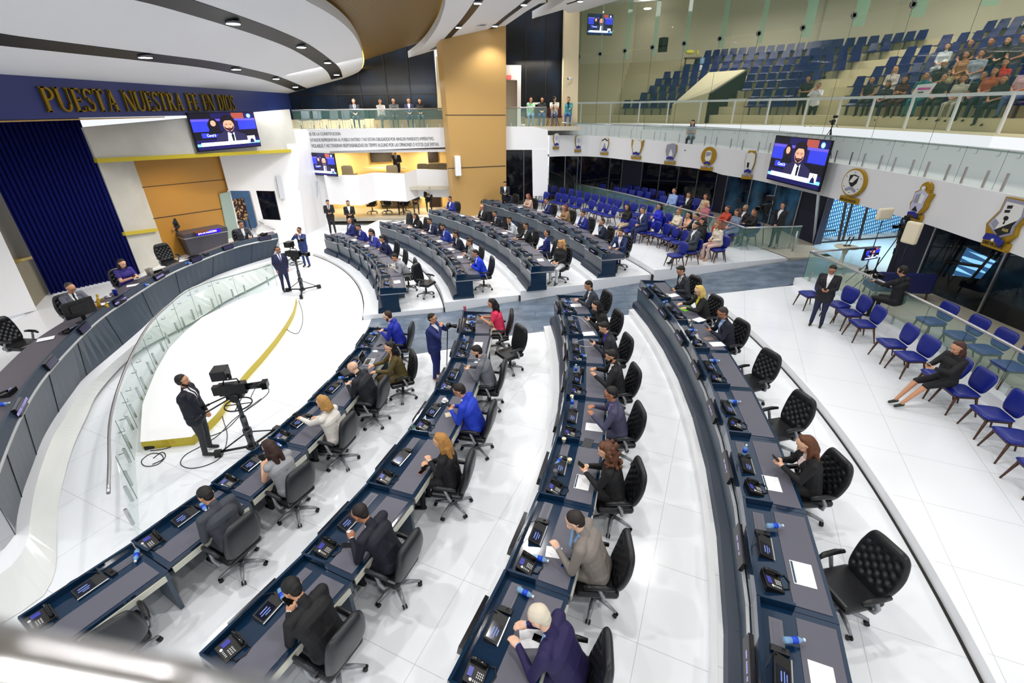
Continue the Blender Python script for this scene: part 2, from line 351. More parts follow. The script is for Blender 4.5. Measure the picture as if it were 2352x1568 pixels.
_st=lambda x=.08: [_r(x,0,x+.16,1),_sf(x,x+.16,0),_sf(x,x+.16,.945)]
GLY={'P':(.68,_st()+_arc(.24,.73,.4,.27,.15,.06,-90,90)),'U':(.84,[_r(.08,.3,.24,1),_r(.66,.3,.72,1),_sf(.08,.24,.945),_sf(.66,.72,.945)]+_arc(.4,.32,.32,.32,.14,.07,180,360)),
'E':(.64,_st()+[_r(.2,0,.58,.06),_r(.2,.94,.56,1),_r(.2,.48,.48,.54),_r(.54,0,.59,.22),_r(.52,.8,.57,1),_r(.45,.4,.49,.62)]),'F':(.6,_st()+[_r(.2,.94,.56,1),_r(.2,.48,.48,.54),_r(.52,.8,.57,1),_r(.45,.4,.49,.62)]),
'S':(.6,_arc(.31,.75,.24,.25,.1,.08,10,250)+_arc(.31,.27,.26,.27,.1,.08,-170,75)+[[(.14,.6),(.24,.66),(.5,.4),(.4,.34)],_r(.5,.74,.55,.96),_r(.05,.04,.1,.28)]),'T':(.72,[_r(.28,0,.44,1),_sf(.28,.44,0),_r(.03,.94,.69,1),_r(.03,.78,.08,1),_r(.64,.78,.69,1)]),
'A':(.82,[_d(.1,0,.36,1,.06),_d(.54,0,.3,1,.17),_r(.22,.32,.58,.38),_sf(.1,.16,0),_sf(.54,.71,0)]),'N':(.86,[_r(.1,0,.16,1),_r(.7,0,.76,1),_d(.6,0,.08,1,.17),_sf(.1,.16,0),_sf(.08,.2,.945),_sf(.7,.76,.945)]),
'R':(.78,_st()+_arc(.24,.74,.38,.26,.15,.06,-90,90)+[_d(.6,0,.32,.5,.16),_sf(.6,.74,0)]),'I':(.32,_st()),'O':(.84,_arc(.42,.5,.38,.5,.15,.06,0,360,24)),'D':(.82,_st()+_arc(.24,.5,.5,.5,.15,.06,-90,90))}
for txt,x0,x1 in [('PUESTA',105,274),('NUESTRA',289,422),('FE',433,457),('EN',469,492),('DIOS',503,539)]:
    a=on(x0,258,BA,BB); b=on(x1,250,BA,BB); W=sum(GLY[c][0] for c in txt); k=(b.y-a.y)/W; x=0; hh=.62; m=MB()
    t=thing('wall_word','raised gold serif capitals reading %s on the navy beam'%txt,'lettering',(-12.715,a.y,6.14),0,'gold words on the navy beam')
    for c in txt:
        m=MB()
        for P in GLY[c][1]: m.prism([(0,(x+u)*k,v*hh) for u,v in P],(.07,0,0))
        m.build('letter_'+c.lower(),M_letter,t); x+=GLY[c][0]
# soffit strip under the beam (gold) and light cove
struct(MB().prism([(-12.75,6,5.94),(-12.75,19,5.96),(-13.6,17,5.96),(-15.4,12,5.95),(-16.5,6,5.94)],(0,0,-.03)).build('ceiling',M_gold))
struct(MB().prism([(-12.4,6,5.9),(-12.5,17.5,5.93),(-12.72,17.5,5.93),(-12.72,6,5.9)],(0,0,-.16)).build('trim_10',M_white)) if False else None
# ================================================================ polyline helper
def onp(px,py,poly):
    best=None; r=ray(px,py)
    for A,B in zip(poly,poly[1:]):
        ax,ay=A[0],A[1]; dx,dy=B[0]-ax,B[1]-ay; den=(r.x*dy-r.y*dx)
        if abs(den)<1e-9: continue
        t=(ax*dy-ay*dx)/den; u=((r.x*t-ax)*dx+(r.y*t-ay)*dy)/(dx*dx+dy*dy)
        if t>0 and -1e-6<=u<=1+1e-6 and (best is None or t<best[0]): best=(t,(dx,dy))
    if best is None:
        A,B=(poly[0],poly[1]); return on(px,py,A,B)
    t=best[0]; return Vector((r.x*t,r.y*t,H+r.z*t))
def offs(poly,d):
    out=[]
    for i,p in enumerate(poly):
        a=Vector(poly[max(i-1,0)]); b=Vector(poly[min(i+1,len(poly)-1)]); t=(b-a); t.z=0; t.normalize(); n=Vector((t.y,-t.x,0))
        if n.dot(Vector((p[0]+6,p[1]-8,0)))<0: n=-n
        out.append(Vector((p[0]+n.x*d,p[1]+n.y*d,p[2])))
    return out
# ================================================================ ceiling (rises to the right)
K=.215
def czz(x,dz=0): return 7.0+K*(x+12.7)+dz
def cp(px,py,dz=0):
    r=ray(px,py); t=(7.0+dz+K*12.7-H)/(r.z-K*r.x); return Vector((r.x*t,r.y*t,H+r.z*t))
def cpoly(name,px,dz,th,m,more=(),pre=()):
    P=list(pre)+[cp(x,y,dz) for x,y in px]+list(more); return MB().prism(P,(0,0,th)).build(name,m)
def q(x,y,dz=0): return Vector((x,y,czz(x,dz)))
N,L,b_=nodes(M_wood); g=N.new('ShaderNodeNewGeometry'); mp=N.new('ShaderNodeMapping'); L.new(g.outputs['Position'],mp.inputs[0]); mp.inputs['Rotation'].default_value=(0,0,R(8))
wv=N.new('ShaderNodeTexWave'); wv.bands_direction='Y'; wv.inputs['Scale'].default_value=1.6; L.new(mp.outputs[0],wv.inputs[0]); cr=N.new('ShaderNodeValToRGB'); cr.color_ramp.elements[0].color=(*lin((52,38,18)),1); cr.color_ramp.elements[1].color=(*lin((136,108,60)),1); cr.color_ramp.elements[0].position=.12; cr.color_ramp.elements[1].position=.3
L.new(wv.outputs[0],cr.inputs[0]); L.new(cr.outputs[0],b_.inputs['Base Color'])
E1=[(665,218),(833,160),(937,131),(995,117),(1161,59),(1222,42),(1307,0)]
# wood soffit above everything, ending at the far edge
P=[q(-13.6,28.9,.42),q(-7.9,28.9,.42),q(0,27.1,.42),q(4.5,23.6,.42),q(8,20,.42),q(8,-6,.42),q(-18,-6,.42),q(-18,28.9,.42)]
struct(MB().prism(P,(0,0,.15)).build('ceiling',M_wood))
M_ceil=mat('white_ceiling_board',(236,237,240),.6)
# left canopy
c1=[(665,218),(740,196),(800,176),(826,163),(834,148),(834,128),(826,103),(808,74),(780,48),(744,24),(700,0),(640,-38),(560,-85)]
P=smoothpts([cp(x,y) for x,y in c1],3)
struct(MB().prism([q(-12.75,29.5)]+P+[q(-4.6,6.0),q(-4.6,-6),q(-17,-6),q(-17,29.5)],(0,0,.3)).build('ceiling',M_ceil))
# middle canopy
c2=[(1023,-60),(1023,0),(1019,22),(1006,58),(984,92),(962,115),(938,133)]
P=smoothpts([cp(x,y) for x,y in c2],3)
P=[q(-2.4,8)]+P+[cp(x,y) for x,y in [(995,116),(1080,92),(1131,77),(1161,59),(1209,26),(1253,0),(1330,-60)]]+[q(2.2,8)]
struct(MB().prism(P,(0,0,.3)).build('ceiling',M_ceil))
# right canopy (ends before the gallery glass)
P=[cp(x,y) for x,y in [(1222,43),(1290,6),(1330,-25)]]+[q(3.2,8),q(8.5,8)]+[cp(x,y,.0) for x,y in [(1640,-60),(1560,-42),(1332,27),(1305,30),(1294,22)]]
struct(MB().prism(P,(0,0,.3)).build('ceiling',M_ceil))
# cove trims glowing along the canopy edges
M_cove=mat('warm_cove_strip',(255,214,60),.5,emit=2.2)
def cove(name,px,dz,r=.03):
    P=smoothpts([cp(x,y,dz) for x,y in px],3); o=MB().tube(P,r,6).build(name,M_cove); return o
for px in (c1[3:12],c2[1:7],[(1225,41),(1290,6)]):
    o=cove('ceiling_cove_light',[(x,y) for x,y in px],.28); tag(o,{9:'warm yellow cove light curving along the big left canopy edge',6:'warm yellow cove light curving along the middle canopy edge',2:'short warm yellow cove light by the right end of the wood ceiling'}[len(px)],'cove light')
# slots and fixtures
M_slot=mat('black_slot',(10,10,11),.5)
def slot(name,cent,w0,w1):
    P=smoothpts([cp(x,y,-.012) for x,y in cent],5); A=[];B=[]
    for i,p in enumerate(P):
        t=(P[min(i+1,len(P)-1)]-P[max(i-1,0)]); t.z=0; t.normalize(); n=Vector((-t.y,t.x,0)); ww=(w0+(w1-w0)*i/len(P))/2
        a=p+n*ww; b=p-n*ww; A.append(q(a.x,a.y,-.012)); B.append(q(b.x,b.y,-.012))
    struct(MB().ribbon(A,B,(0,0,.05)).build(name,M_slot))
slot('trim_11',[(-120,72),(0,92),(150,110),(330,131),(470,148),(560,165),(630,182),(692,206)],.62,.62)
slot('trim_12',[(250,-30),(360,-5),(440,18),(540,50),(620,78),(690,108),(740,140),(765,160),(774,180)],.62,.62)
slot('trim_13',[(1130,-60),(1112,-20),(1098,5),(1068,45),(1040,75),(1016,100),(994,114)],.36,.34)
slot('trim_14',[(1290,-55),(1230,-12),(1205,8),(1160,42),(1130,66),(1098,82)],.36,.3)
slot('trim_15',[(1400,-30),(1334,-1),(1302,10)],.3,.3)
M_lamp=mat('lamp_glow',(255,252,245),.5,emit=30)
FX=[(333,130,.5),(542,158,.45),(634,180,.4),(678,199,.4),(535,52,.5),(692,107,.45),(752,143,.42),(773,171,.4),(1097,6,.4),(1053,62,.35),(1013,101,.35),(1203,10,.35),(1137,59,.35),(1333,2,.35)]
for i,(x,y,wd) in enumerate(FX):
    c=cp(x,y,-.05); t=thing('slot_spotlight','bright white slot spotlight, %s'%['first from the left in the lower black slot','second from the left in the lower black slot','third in the lower black slot above the gold letters','at the right tip of the lower black slot','first from the left in the upper black slot','second in the upper black slot','third in the upper black slot of the left canopy','at the right tip of the upper black slot','at the top of the first slot of the middle canopy','middle of the first slot of the middle canopy','lowest in the first slot of the middle canopy','at the top of the second slot of the middle canopy','lowest in the second slot, middle canopy','in the short slot above the gallery television'][i],'ceiling light',c,0,'slot spotlights in the ceiling')
    MB().lathe([(wd*.36,-.03),(wd*.38,.03),(wd*.3,.05)],(0,0,0),16).build('housing',M_steeld,t)
    MB().lathe([(0,-.034),(wd*.33,-.034),(wd*.33,-.03)],(0,0,0),16).build('lens',M_lamp,t)
    l=bpy.data.lights.new('slot_spot','SPOT'); l.energy=190; l.spot_size=R(120); l.spot_blend=.6; l.shadow_soft_size=.15; lo=bpy.data.objects.new('slot_spot',l); COL.objects.link(lo); lo.location=c-Vector((0,0,.12))
P=cp(1100,62,-.02); o=MB().lathe([(.30,-.01),(.34,-.02),(.36,0)],P,24,).build('ceiling_speaker_ring',mat('white_metal',(225,226,228),.4)); tag(o,'round white ceiling speaker grille in the middle canopy','speaker')
# ================================================================ far balcony and boxes
Y1=27.46
FA=(-12.5,Y1);FB=(-2.6,Y1)
def fplate(name,px,th,m,front=0,parent=None): return plate(name,FA,FB,px,th,m,parent,front)
struct(fplate('wall_back',[(668,297),(1024,293),(1028,338),(686,350)],.25,M_white))
m=MB(); a=onp(668,297,[FA,FB]); b=onp(1024,293,[FA,FB]); zb_=5.18
m.box(((a.x+b.x)/2,Y1+1.3,zb_-.1),(b.x-a.x+1,2.4,.2)); struct(m.build('floor',M_beigef))
M_txt=mat('dark_grey_lettering',(104,106,110),.5)
for i,(txt,x0,x1,yb,yt) in enumerate([('ART. 125 DE LA CONSTITUCION',692,782,311.5,304.5),('LOS DIPUTADOS REPRESENTAN AL PUEBLO ENTERO Y NO ESTAN OBLIGADOS POR NINGUN MANDATO IMPERATIVO.',694,996,325.5,318),('SON INVIOLABLES Y NO TENDRAN RESPONSABILIDAD EN TIEMPO ALGUNO POR LAS OPINIONES O VOTOS QUE EMITAN.',697,1008,339,331)]):
    A2=(FA[0],FA[1]-.012);B2=(FB[0],FB[1]-.012); a=on(x0,yb,A2,B2); b=on(x1,yb-3-(i>0)*8,A2,B2); hg=on(x0,yt,A2,B2).z-a.z
    c=bpy.data.curves.new('t','FONT'); c.body=txt; c.size=1; tmp=bpy.data.objects.new('t',c); COL.objects.link(tmp); bpy.context.view_layer.update(); wd=tmp.dimensions.x; bpy.data.objects.remove(tmp)
    sz=hg/.7; o=textobj('wall_lettering',txt,a,(1,0,0),(0,0,1),sz,M_txt,ext=.006,sx=(b.x-a.x)/(wd*sz))
    tag(o,'%s line of dark grey capitals on the white balcony front'%['top','middle','bottom'][i],'lettering','lettering on the balcony front')
# night glass wall behind the balcony
M_night=mat('night_window',(10,16,26),.3,spec=.4); noisy(M_night,(5,7,10),(24,44,70),.55,5,0,(1,1,1),.42,.75)
GY=30.2
def pane(name,px,m=M_night,th=.03): return plate(name,(-14,GY),(5,GY),px,th,m)
mull=[600,690,707,773,830,890,943,1003]
xsm=[aty(x,220,GY).x for x in mull]
for i,(xa,xb) in enumerate(zip(xsm,xsm[1:])):
    struct(MB().box(((xa+xb)/2,GY,8.2),(xb-xa-.06,.03,6.2)).build('window_%d'%(2+i),M_night))
m=MB()
for x in xsm: m.box((x,GY-.03,8.2),(.07,.09,6.2))
for z in (5.6,6.9): m.box(((xsm[0]+xsm[-1])/2,GY-.03,z),(xsm[-1]-xsm[0],.08,.07))
struct(m.build('trim_16',M_black))
struct(MB().box(((xsm[0]+xsm[-1])/2,GY-.15,5.36),(xsm[-1]-xsm[0],.3,.55)).build('wall_back',M_cream))
# beige reveal left of pillar + pillar
struct(MB().prism([aty(1001,130,GY-.3),aty(1016,130,GY-.3),aty(1023,296,GY-.3),aty(1007,296,GY-.3)],(0,.4,0)).build('wall_back',M_cream))
PL=Vector((-3.04,26.0,0)); PR=Vector((-.2,27.0,0))
def pplate(name,px,th,m,front=0): return plate(name,PL,PR,px,th,m,None,front)
struct(pplate('wall_pillar',[(1013,90),(1162,40),(1163,500),(1048,510)],1.2,M_gold))
struct(pplate('trim_17',[(1023,263.3),(1161,263.3),(1161,265),(1023,265)],.02,M_seam,.01))
struct(pplate('trim_18',[(1029,386),(1161,380),(1161,381.7),(1029,387.7)],.02,M_seam,.01))
# right of the pillar: balcony end, dark tall glazing, exit recess
struct(MB().prism([aty(1161,291,Y1),aty(1224,291,Y1),aty(1258,298,Y1),aty(1260,343,Y1),aty(1161,344,Y1)],(0,.3,0)).build('wall_back',M_white))
struct(MB().box((1.3,Y1+1.5,5.08),(5.2,2.8,.2)).build('floor',M_beigef))
struct(MB().prism([aty(1222,343,Y1-.02),aty(1258,343,Y1-.02),aty(1258,450,Y1-.02),aty(1224,450,Y1-.02)],(0,.3,0)).build('wall_back',M_white))
struct(MB().prism([aty(1161,344,Y1+.2),aty(1224,344,Y1+.2),aty(1224,470,Y1+.2),aty(1161,470,Y1+.2)],(0,.05,0)).build('window_9',M_dark))
struct(MB().prism([aty(1202,344,Y1+.17),aty(1204,344,Y1+.17),aty(1204,470,Y1+.17),aty(1202,470,Y1+.17)],(0,.04,0)).build('trim_19',M_steeld))
struct(MB().prism([aty(1155,20,GY),aty(1299,0,GY),aty(1297,258,GY),aty(1155,258,GY)],(0,.05,0)).build('window_10',M_night))
m=MB()
for x in (1208,1254,1292):
    a=aty(x,120,GY-.05); m.box((a.x,a.y,8.6),(.07,.06,7))
struct(m.build('trim_20',M_black))
struct(MB().prism([aty(1297,0,28.9),aty(1332,0,28.9),aty(1326,284,28.9),aty(1291,288,28.9)],(0,.6,0)).build('wall_back',M_cream))
m=MB(); m.prism([aty(1161,149,29.2),aty(1197,150,29.2),aty(1196,290,29.2),aty(1188,290,29.2),aty(1188,184,29.2),aty(1161,183,29.2)],(0,.5,0)); struct(m.build('wall_back',M_white))
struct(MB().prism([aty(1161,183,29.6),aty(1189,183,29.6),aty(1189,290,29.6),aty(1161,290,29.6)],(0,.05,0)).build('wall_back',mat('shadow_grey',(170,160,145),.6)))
o=MB().prism([aty(1164,173,29.15),aty(1174,173,29.15),aty(1174,182,29.15),aty(1164,182,29.15)],(0,.04,0)).build('exit_sign',mat('red_sign',(190,40,30),.4,emit=.8)); tag(o,'small red and white exit sign above the opening beside the pillar','sign')
for i,tx in enumerate(('SALIDA','EXIT')):
    a=aty(1165,177.6+i*3.8,29.13); textobj('lettering',tx,a,(1,0,0),(0,0,1),.1,M_paper,parent=o,sx=.6 if i==0 else 1)
# boxes between balcony and floor: back walls, zigzag parapets
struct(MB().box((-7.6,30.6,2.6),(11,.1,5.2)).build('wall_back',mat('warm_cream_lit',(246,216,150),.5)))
struct(MB().box((-12.3,29,2.6),(.1,3.2,5.2)).build('wall_back',M_cream)); struct(MB().box((-2.6,29,2.6),(.1,3.2,5.2)).build('wall_back',M_cream))
struct(MB().box((-7.6,29.1,2.05),(9.6,3,.18)).build('floor',M_beigef)); struct(MB().box((-7.6,29.1,.35),(11,3.2,.2)).build('floor',M_beigef)); struct(MB().box((-7.6,29.1,4.05),(9.6,3,.14)).build('ceiling',M_ceil))
def parapet(top,Ys,bot,name):
    T=[aty(x,y,Y) for (x,y),Y in zip(top,Ys)]; Bm=[Vector((p.x,p.y,aty(x,y,Y).z)) for p,(x,y),Y in zip(T,bot,Ys)]
    m=MB(); m.strip(Bm,T); T2=[p+Vector((0,.22,0)) for p in T]; B2=[p+Vector((0,.22,0)) for p in Bm]; m.strip(T,T2); m.strip(T2,B2); m.strip(B2,Bm); struct(m.build(name,M_white)); return T
parapet([(744,402),(759,403),(820,403),(856,397),(928,399),(956,389),(1030,391)],[26.9,26.9,26.9,27.5,27.4,28.1,28.0],[(745,469),(763,469),(825,472),(863,460),(932,463),(970,452),(1036,453)],'wall_back')
parapet([(748,518),(781,519),(840,520),(867,507),(922,509),(961,495),(1046,497)],[26.2,26.2,26.2,27.0,26.9,27.6,27.5],[(748,600),(781,600),(840,600),(867,590),(922,590),(961,580),(1046,580)],'wall_back')
# white left flank under the balcony
struct(MB().prism([(-11.35,24.9,0),(-11.0,27.4,0),(-11.0,27.4,5.2),(-11.35,24.9,5.2)],(-.3,0,0)).build('wall_left',M_white))
struct(MB().prism([aty(686,345,Y1-.02),aty(757,345,Y1-.02),aty(757,620,Y1-.02),aty(686,640,Y1-.02)],(0,.2,0)).build('wall_left',M_white))
# ================================================================ right gallery
ORD=['first','second','third','fourth','fifth','sixth','seventh','eighth','ninth','tenth','eleventh','twelfth','thirteenth','fourteenth','fifteenth','sixteenth','seventeenth','eighteenth','nineteenth','twentieth','twenty-first','twenty-second','twenty-third','twenty-fourth','twenty-fifth','twenty-sixth','twenty-seventh','twenty-eighth','twenty-ninth','thirtieth']
nb=0
FP=[(1255,300),(1283,304),(1379,312),(1487,322),(1605,333),(1697,344),(1761,352),(1900,372),(2006,388),(2100,404),(2183,419),(2275,438),(2352,453),(2500,487),(2700,540)]
def zft(x): return float(np.interp(x,[1283,1763],[4.75,4.15]))
FS=[at(x,y,zft(x)) for x,y in FP]; FS[0]=Vector((2.2,Y1+.2,4.75)); FS[1]=Vector((3.3,28.2,4.72)); FS[2]=Vector((5.2,28.5,4.63))
FS=smoothpts(FS,3)
def low(P,d): return [Vector((p.x,p.y,p.z-d)) for p in P]
dz=lambda p: 1.1 if p.y>24 else 1.2
LB=[Vector((p.x,p.y,p.z-dz(p))) for p in FS]
o1=offs(FS,.3)
m=MB(); m.strip(LB,FS,0)

OW=offs(FS,1.5); m.strip(FS,OW,0); m.strip([Vector((p.x,p.y,b.z)) for p,b in zip(OW,LB)],LB,0)
struct(m.build('wall_right',M_white))
GWb=[Vector((p.x,p.y,4.95+.3*float(np.interp(p.y,[22,29],[0,1])))) for p in OW]
m=MB(); m.strip([Vector((p.x,p.y,q_.z-.01)) for p,q_ in zip(OW,FS)],GWb,0); struct(m.build('wall_right',M_white))
# stands platform: steps
M_stand=mat('cream_stand_concrete',(214,204,166),.5)
STEP0=3.2; SD=.8; SH=.4
rows_off=[STEP0+SD*k for k in range(9)]
def lvl(poly,z): return [Vector((p.x,p.y,z)) for p in poly]
m=MB(); P0=offs(FS,1.5); m.strip(lvl(P0,5.25),lvl(offs(FS,STEP0),5.25))
for k in range(9):
    a=offs(FS,STEP0+SD*k); b=offs(FS,STEP0+SD*(k+1)); z=5.25+SH*(k+1); m.strip(lvl(a,z-SH),lvl(a,z)); m.strip(lvl(a,z),lvl(b,z))
struct(m.build('floor',M_stand))
BWp=offs(FS,STEP0+SD*9+.3); m=MB(); m.strip(lvl(BWp,5),lvl(BWp,12.6)); struct(m.build('wall_right',mat('stand_back_wall',(226,220,190),.55)))
a=FS[3]; b=BWp[3]; struct(MB().prism([(a.x+.2,a.y+1.2,5.2),(b.x,b.y,5.2),(b.x,b.y,12.6),(a.x+.2,a.y+1.2,12.6)],(-.1,.2,0)).build('wall_right',mat('stand_side_wall',(228,226,206),.55)))
m=MB(); m.strip(lvl(offs(FS,.9),11.6),lvl(BWp,12.4)); struct(m.build('ceiling',M_ceil))
M_dl=mat('downlight_glow',(255,250,240),.5,emit=14)
# glass wall: panels and fins
GL=offs(FS,1.45)
fit=[(1329,130),(1378,124),(1435,117),(1498,109),(1571,100),(1653,89),(1743,77),(1844,64),(1962,35),(2098,10),(2262,-20),(2440,-60)]
pts=[onp(x,y,GL) for x,y in fit]; zf=[p.z for p in pts]
for i in range(len(pts)-1):
    a,b=pts[i],pts[i+1]; za=GWb[0].z if i<3 else 4.95
    t=thing('glass_wall_panel','tall green glass wall panel of the upper gallery, %s'%['at its far left end','second from the far left','third from the far left','fourth from the far left','fifth from the far left','left of the standing men','in front of the standing men','right of the standing men','second right of the standing men','in front of the seated crowd','at the picture right edge'][i],'glass panel',((a.x+b.x)/2,(a.y+b.y)/2,5),0,'glass wall of the upper gallery')
    def P_(u,z): return Vector((a.x+(b.x-a.x)*u,a.y+(b.y-a.y)*u,z))-Vector(t.location)
    MB().prism([P_(.008,za),P_(.992,za),P_(.992,zf[i+1]-.02),P_(.008,zf[i]-.02)],(.012,.012,0)).build('lower_pane',M_glassg,t)
    MB().prism([P_(.008,zf[i]+.02),P_(.992,zf[i+1]+.02),P_(.992,12.2),P_(.008,12.2)],(.012,.012,0)).build('upper_pane',M_glassg,t)
    m=MB(); n=Vector((b.y-a.y,a.x-b.x,0)).normalized()
    if n.x<0: n=-n
    m.prism([P_(0,zf[i]-.35),P_(0,12.2),P_(0,12.2)+n*.5,P_(0,zf[i]-.35)+n*.5],(.015,.0,0)); m.build('glass_fin',mat('fin_glass',(150,205,178),.05,alpha=.35),t)
    m=MB(); m.box(P_(0,zf[i]),(.12,.05,.22)).box(P_(0,zf[i]),(.22,.05,.12)); m.build('patch_fitting',M_steeld,t)
    MB().tube([P_(0,za),P_(0,zf[i])],.008,4).build('joint',M_edge,t)
# inner white rail
RL=offs(FS,2.3); RLt=lvl(RL,6.33)
t=thing('gallery_rail','white painted guard rail in front of the gallery seats','railing',RL[10])
o=Vector(RL[10]); m=MB(); m.ribbon([p-o-Vector((0,0,.05)) for p in RLt],[p-o+Vector((0,0,.05)) for p in RLt],(.08,.03,0)); m.build('top_rail',M_whitest,t)
L_=0; last=RL[0]
for i in range(1,len(RL)):
    a,b=RL[i-1],RL[i]; d=(b-a); d.z=0; n_=d.length; 
    while L_<n_:
        p=a+d*(L_/n_)-o; p.z=0; MB().box(p+Vector((0,0,5.8-o.z)),(.07,.07,1.08)).build('post',M_whitest,t); L_+=1.75
    L_-=n_
# outer walkway balustrade: panels with clamp posts and handrail
BL=offs(FS,.12); seg=[]; hR=lambda y: .92 if y<22 else .92-.3*min((y-22)/7,1)
acc=0; pos=[]
for i in range(1,len(BL)):
    a,b=BL[i-1],BL[i]; n_=Vector((b.x-a.x,b.y-a.y,0)).length
    while acc<n_: pos.append(a+(b-a)*(acc/n_)); acc+=1.35
    acc-=n_
for i in range(len(pos)-1):
    a,b=pos[i],pos[i+1]
    if a.x<2.6: continue
    x,y=pix(a); 
    if x>2420: break
    t=thing('balustrade_panel','%s clear glass balustrade panel from the left on the white gallery front'%ORD[nb],'balustrade',(a.x,a.y,a.z),0,'glass balustrade of the gallery walkway'); nb+=1
    h=hR(a.y); d=b-a; o=Vector(a)
    MB().prism([d*.015,d*.985,d*.985+Vector((0,0,h)),d*.015+Vector((0,0,h))],(.012,.0,0)).build('pane',M_glass,t)
    for u in (.22,.78):
        MB().box(d*u+Vector((-.02,0,.22)),(.035,.05,.42)).build('clamp_post',M_steel,t)
        MB().tube([d*u+Vector((0,0,h-.16)),d*u+Vector((.09,.02,h-.16)),d*u+Vector((.1,.02,h-.05))],.01,5).build('rail_bracket',M_steel,t)
    MB().tube([d*0,d*0+Vector((0,0,h))],.006,4).build('pane_edge',M_edge,t)
hr=[p+Vector((.1,.02,hR(p.y)-.04)) for p in BL if p.x>2.6]
o=MB().tube(hr,.032,8).build('gallery_handrail',M_steel); tag(o,'long steel handrail curving along the white gallery front','handrail')
# ================================================================ glazing under the gallery
RG=31.7
arc=[a+(b-a)*(1+2.4*min(max((a.y-21)/5,0),1)) for a,b in zip(FS,offs(FS,.62))]; arc=[Vector((p.x,p.y,0)) for p in arc]
def gz(x,y): 
    r=ray(x,y); best=None
    for k in range(len(arc)-1):
        A,B=arc[k],arc[k+1]; dx,dy=B.x-A.x,B.y-A.y; den=(r.x*dy-r.y*dx)
        t=(A.x*dy-A.y*dx)/den; u=((r.x*t-A.x)*dx+(r.y*t-A.y)*dy)/(dx*dx+dy*dy)
        if t>0 and 0<=u<=1 and r.y*t>0: best=Vector((r.x*t,r.y*t,0))
    return best
tops=[(1262,342),(1300,347),(1329,351),(1337,352),(1403,361),(1432,364),(1478,371),(1519,377),(1562,384),(1606,391),(1650,399),(1674,403),(1730,411),(1787,421),(1845,436),(1904,453)]
G_=[gz(x,y) for x,y in tops]
M_blueg=mat('blue_lit_glass',(40,74,104),.06); noisy(M_blueg,(14,22,34),(70,124,168),.9,3,0,(1,1,.6),.4,.7)
kinds='ddfddcddddcbbbc'
k9=11
for i,(a,b) in enumerate(zip(G_,G_[1:])):
    kd=kinds[i]; P=[Vector((a.x,a.y,.9)),Vector((b.x,b.y,.9)),Vector((b.x,b.y,4.08)),Vector((a.x,a.y,4.08))]
    mm={'d':M_dark,'f':M_dark,'c':M_navyw,'b':M_blueg}[kd]
    struct(MB().prism(P,(.05,.03,0) if kd!='c' else (.3,.1,0)).build('wall_right' if kd=='c' else 'window_%d'%k9,mm)); k9+=1
m=MB()
for a in G_[1:-1]: m.box((a.x-.03,a.y-.02,2.5),(.05,.05,3.15),rz=.3)
struct(m.build('trim_21',M_steel))
# column c side, alcove with blue lit room
ca=at(1869,564,.9)
struct(MB().prism([G_[-1],Vector((ca.x,ca.y,0)),Vector((ca.x+.9,ca.y+1.1,0))],(0,0,4.05)).build('wall_right',M_navyw))
m=MB(); A0=at(1877,559,.9); B0=at(2060,545,.9)
bd=[(A0.x,A0.y),(B0.x,B0.y)]
M_screen=mat('perforated_blue_screen',(120,190,240),.5,emit=.55)
N,L,b_=nodes(M_screen); g=N.new('ShaderNodeNewGeometry'); wv=N.new('ShaderNodeTexBrick'); mp=N.new('ShaderNodeMapping'); mp.inputs['Rotation'].default_value=(R(90),0,R(12)); L.new(g.outputs['Position'],mp.inputs[0]); L.new(mp.outputs[0],wv.inputs[0]); wv.inputs['Brick Width'].default_value=.1; wv.inputs['Row Height'].default_value=.16; wv.inputs['Mortar Size'].default_value=.03; wv.inputs['Scale'].default_value=1
wv.inputs['Color1'].default_value=(*lin((130,195,240)),1); wv.inputs['Color2'].default_value=(*lin((150,210,250)),1); wv.inputs['Mortar'].default_value=(*lin((40,80,120)),1); L.new(wv.outputs[0],b_.inputs['Base Color']); L.new(wv.outputs[0],b_.inputs['Emission Color'])
struct(plate('wall_right',bd[0],bd[1],[(1878,440),(2150,470),(2150,560),(1877,560)],.05,M_screen,front=-.8))
fr=MB()
def bar(x0,y0,x1,y1,w=3):
    P=[on(x0-w,y0,*bd),on(x0+w,y0,*bd),on(x1+w,y1,*bd),on(x1-w,y1,*bd)]; fr.prism(P,(.05,.05,0))
for x0,y0,x1,y1 in [(1945,455,1925,556),(1960,458,1934,556),(1995,465,1972,553),(1906,450,1880,558),(2075,495,2062,545)]: bar(x0,y0,x1,y1)
fr.prism([on(1876,556,*bd),on(2070,541,*bd),on(2070,548,*bd),on(1876,562,*bd)],(.05,.05,0)); fr.prism([on(1885,529,*bd),on(1920,528,*bd),on(1920,531,*bd),on(1885,532,*bd)],(.05,.05,0))
struct(fr.build('trim_22',M_black))
struct(MB().prism([at(1877,559,.903),at(2062,545,.903),at(2034,629,.903),at(1935,600,.903),at(1866,566,.903)],(0,0,.002)).build('floor',mat('pale_blue_floor',(188,214,222),.12)))
struct(MB().prism([on(1878,430,*bd),on(1884,430,*bd),on(1871,565,*bd),on(1865,565,*bd)],(.1,.1,0)).build('trim_23',M_whitest))
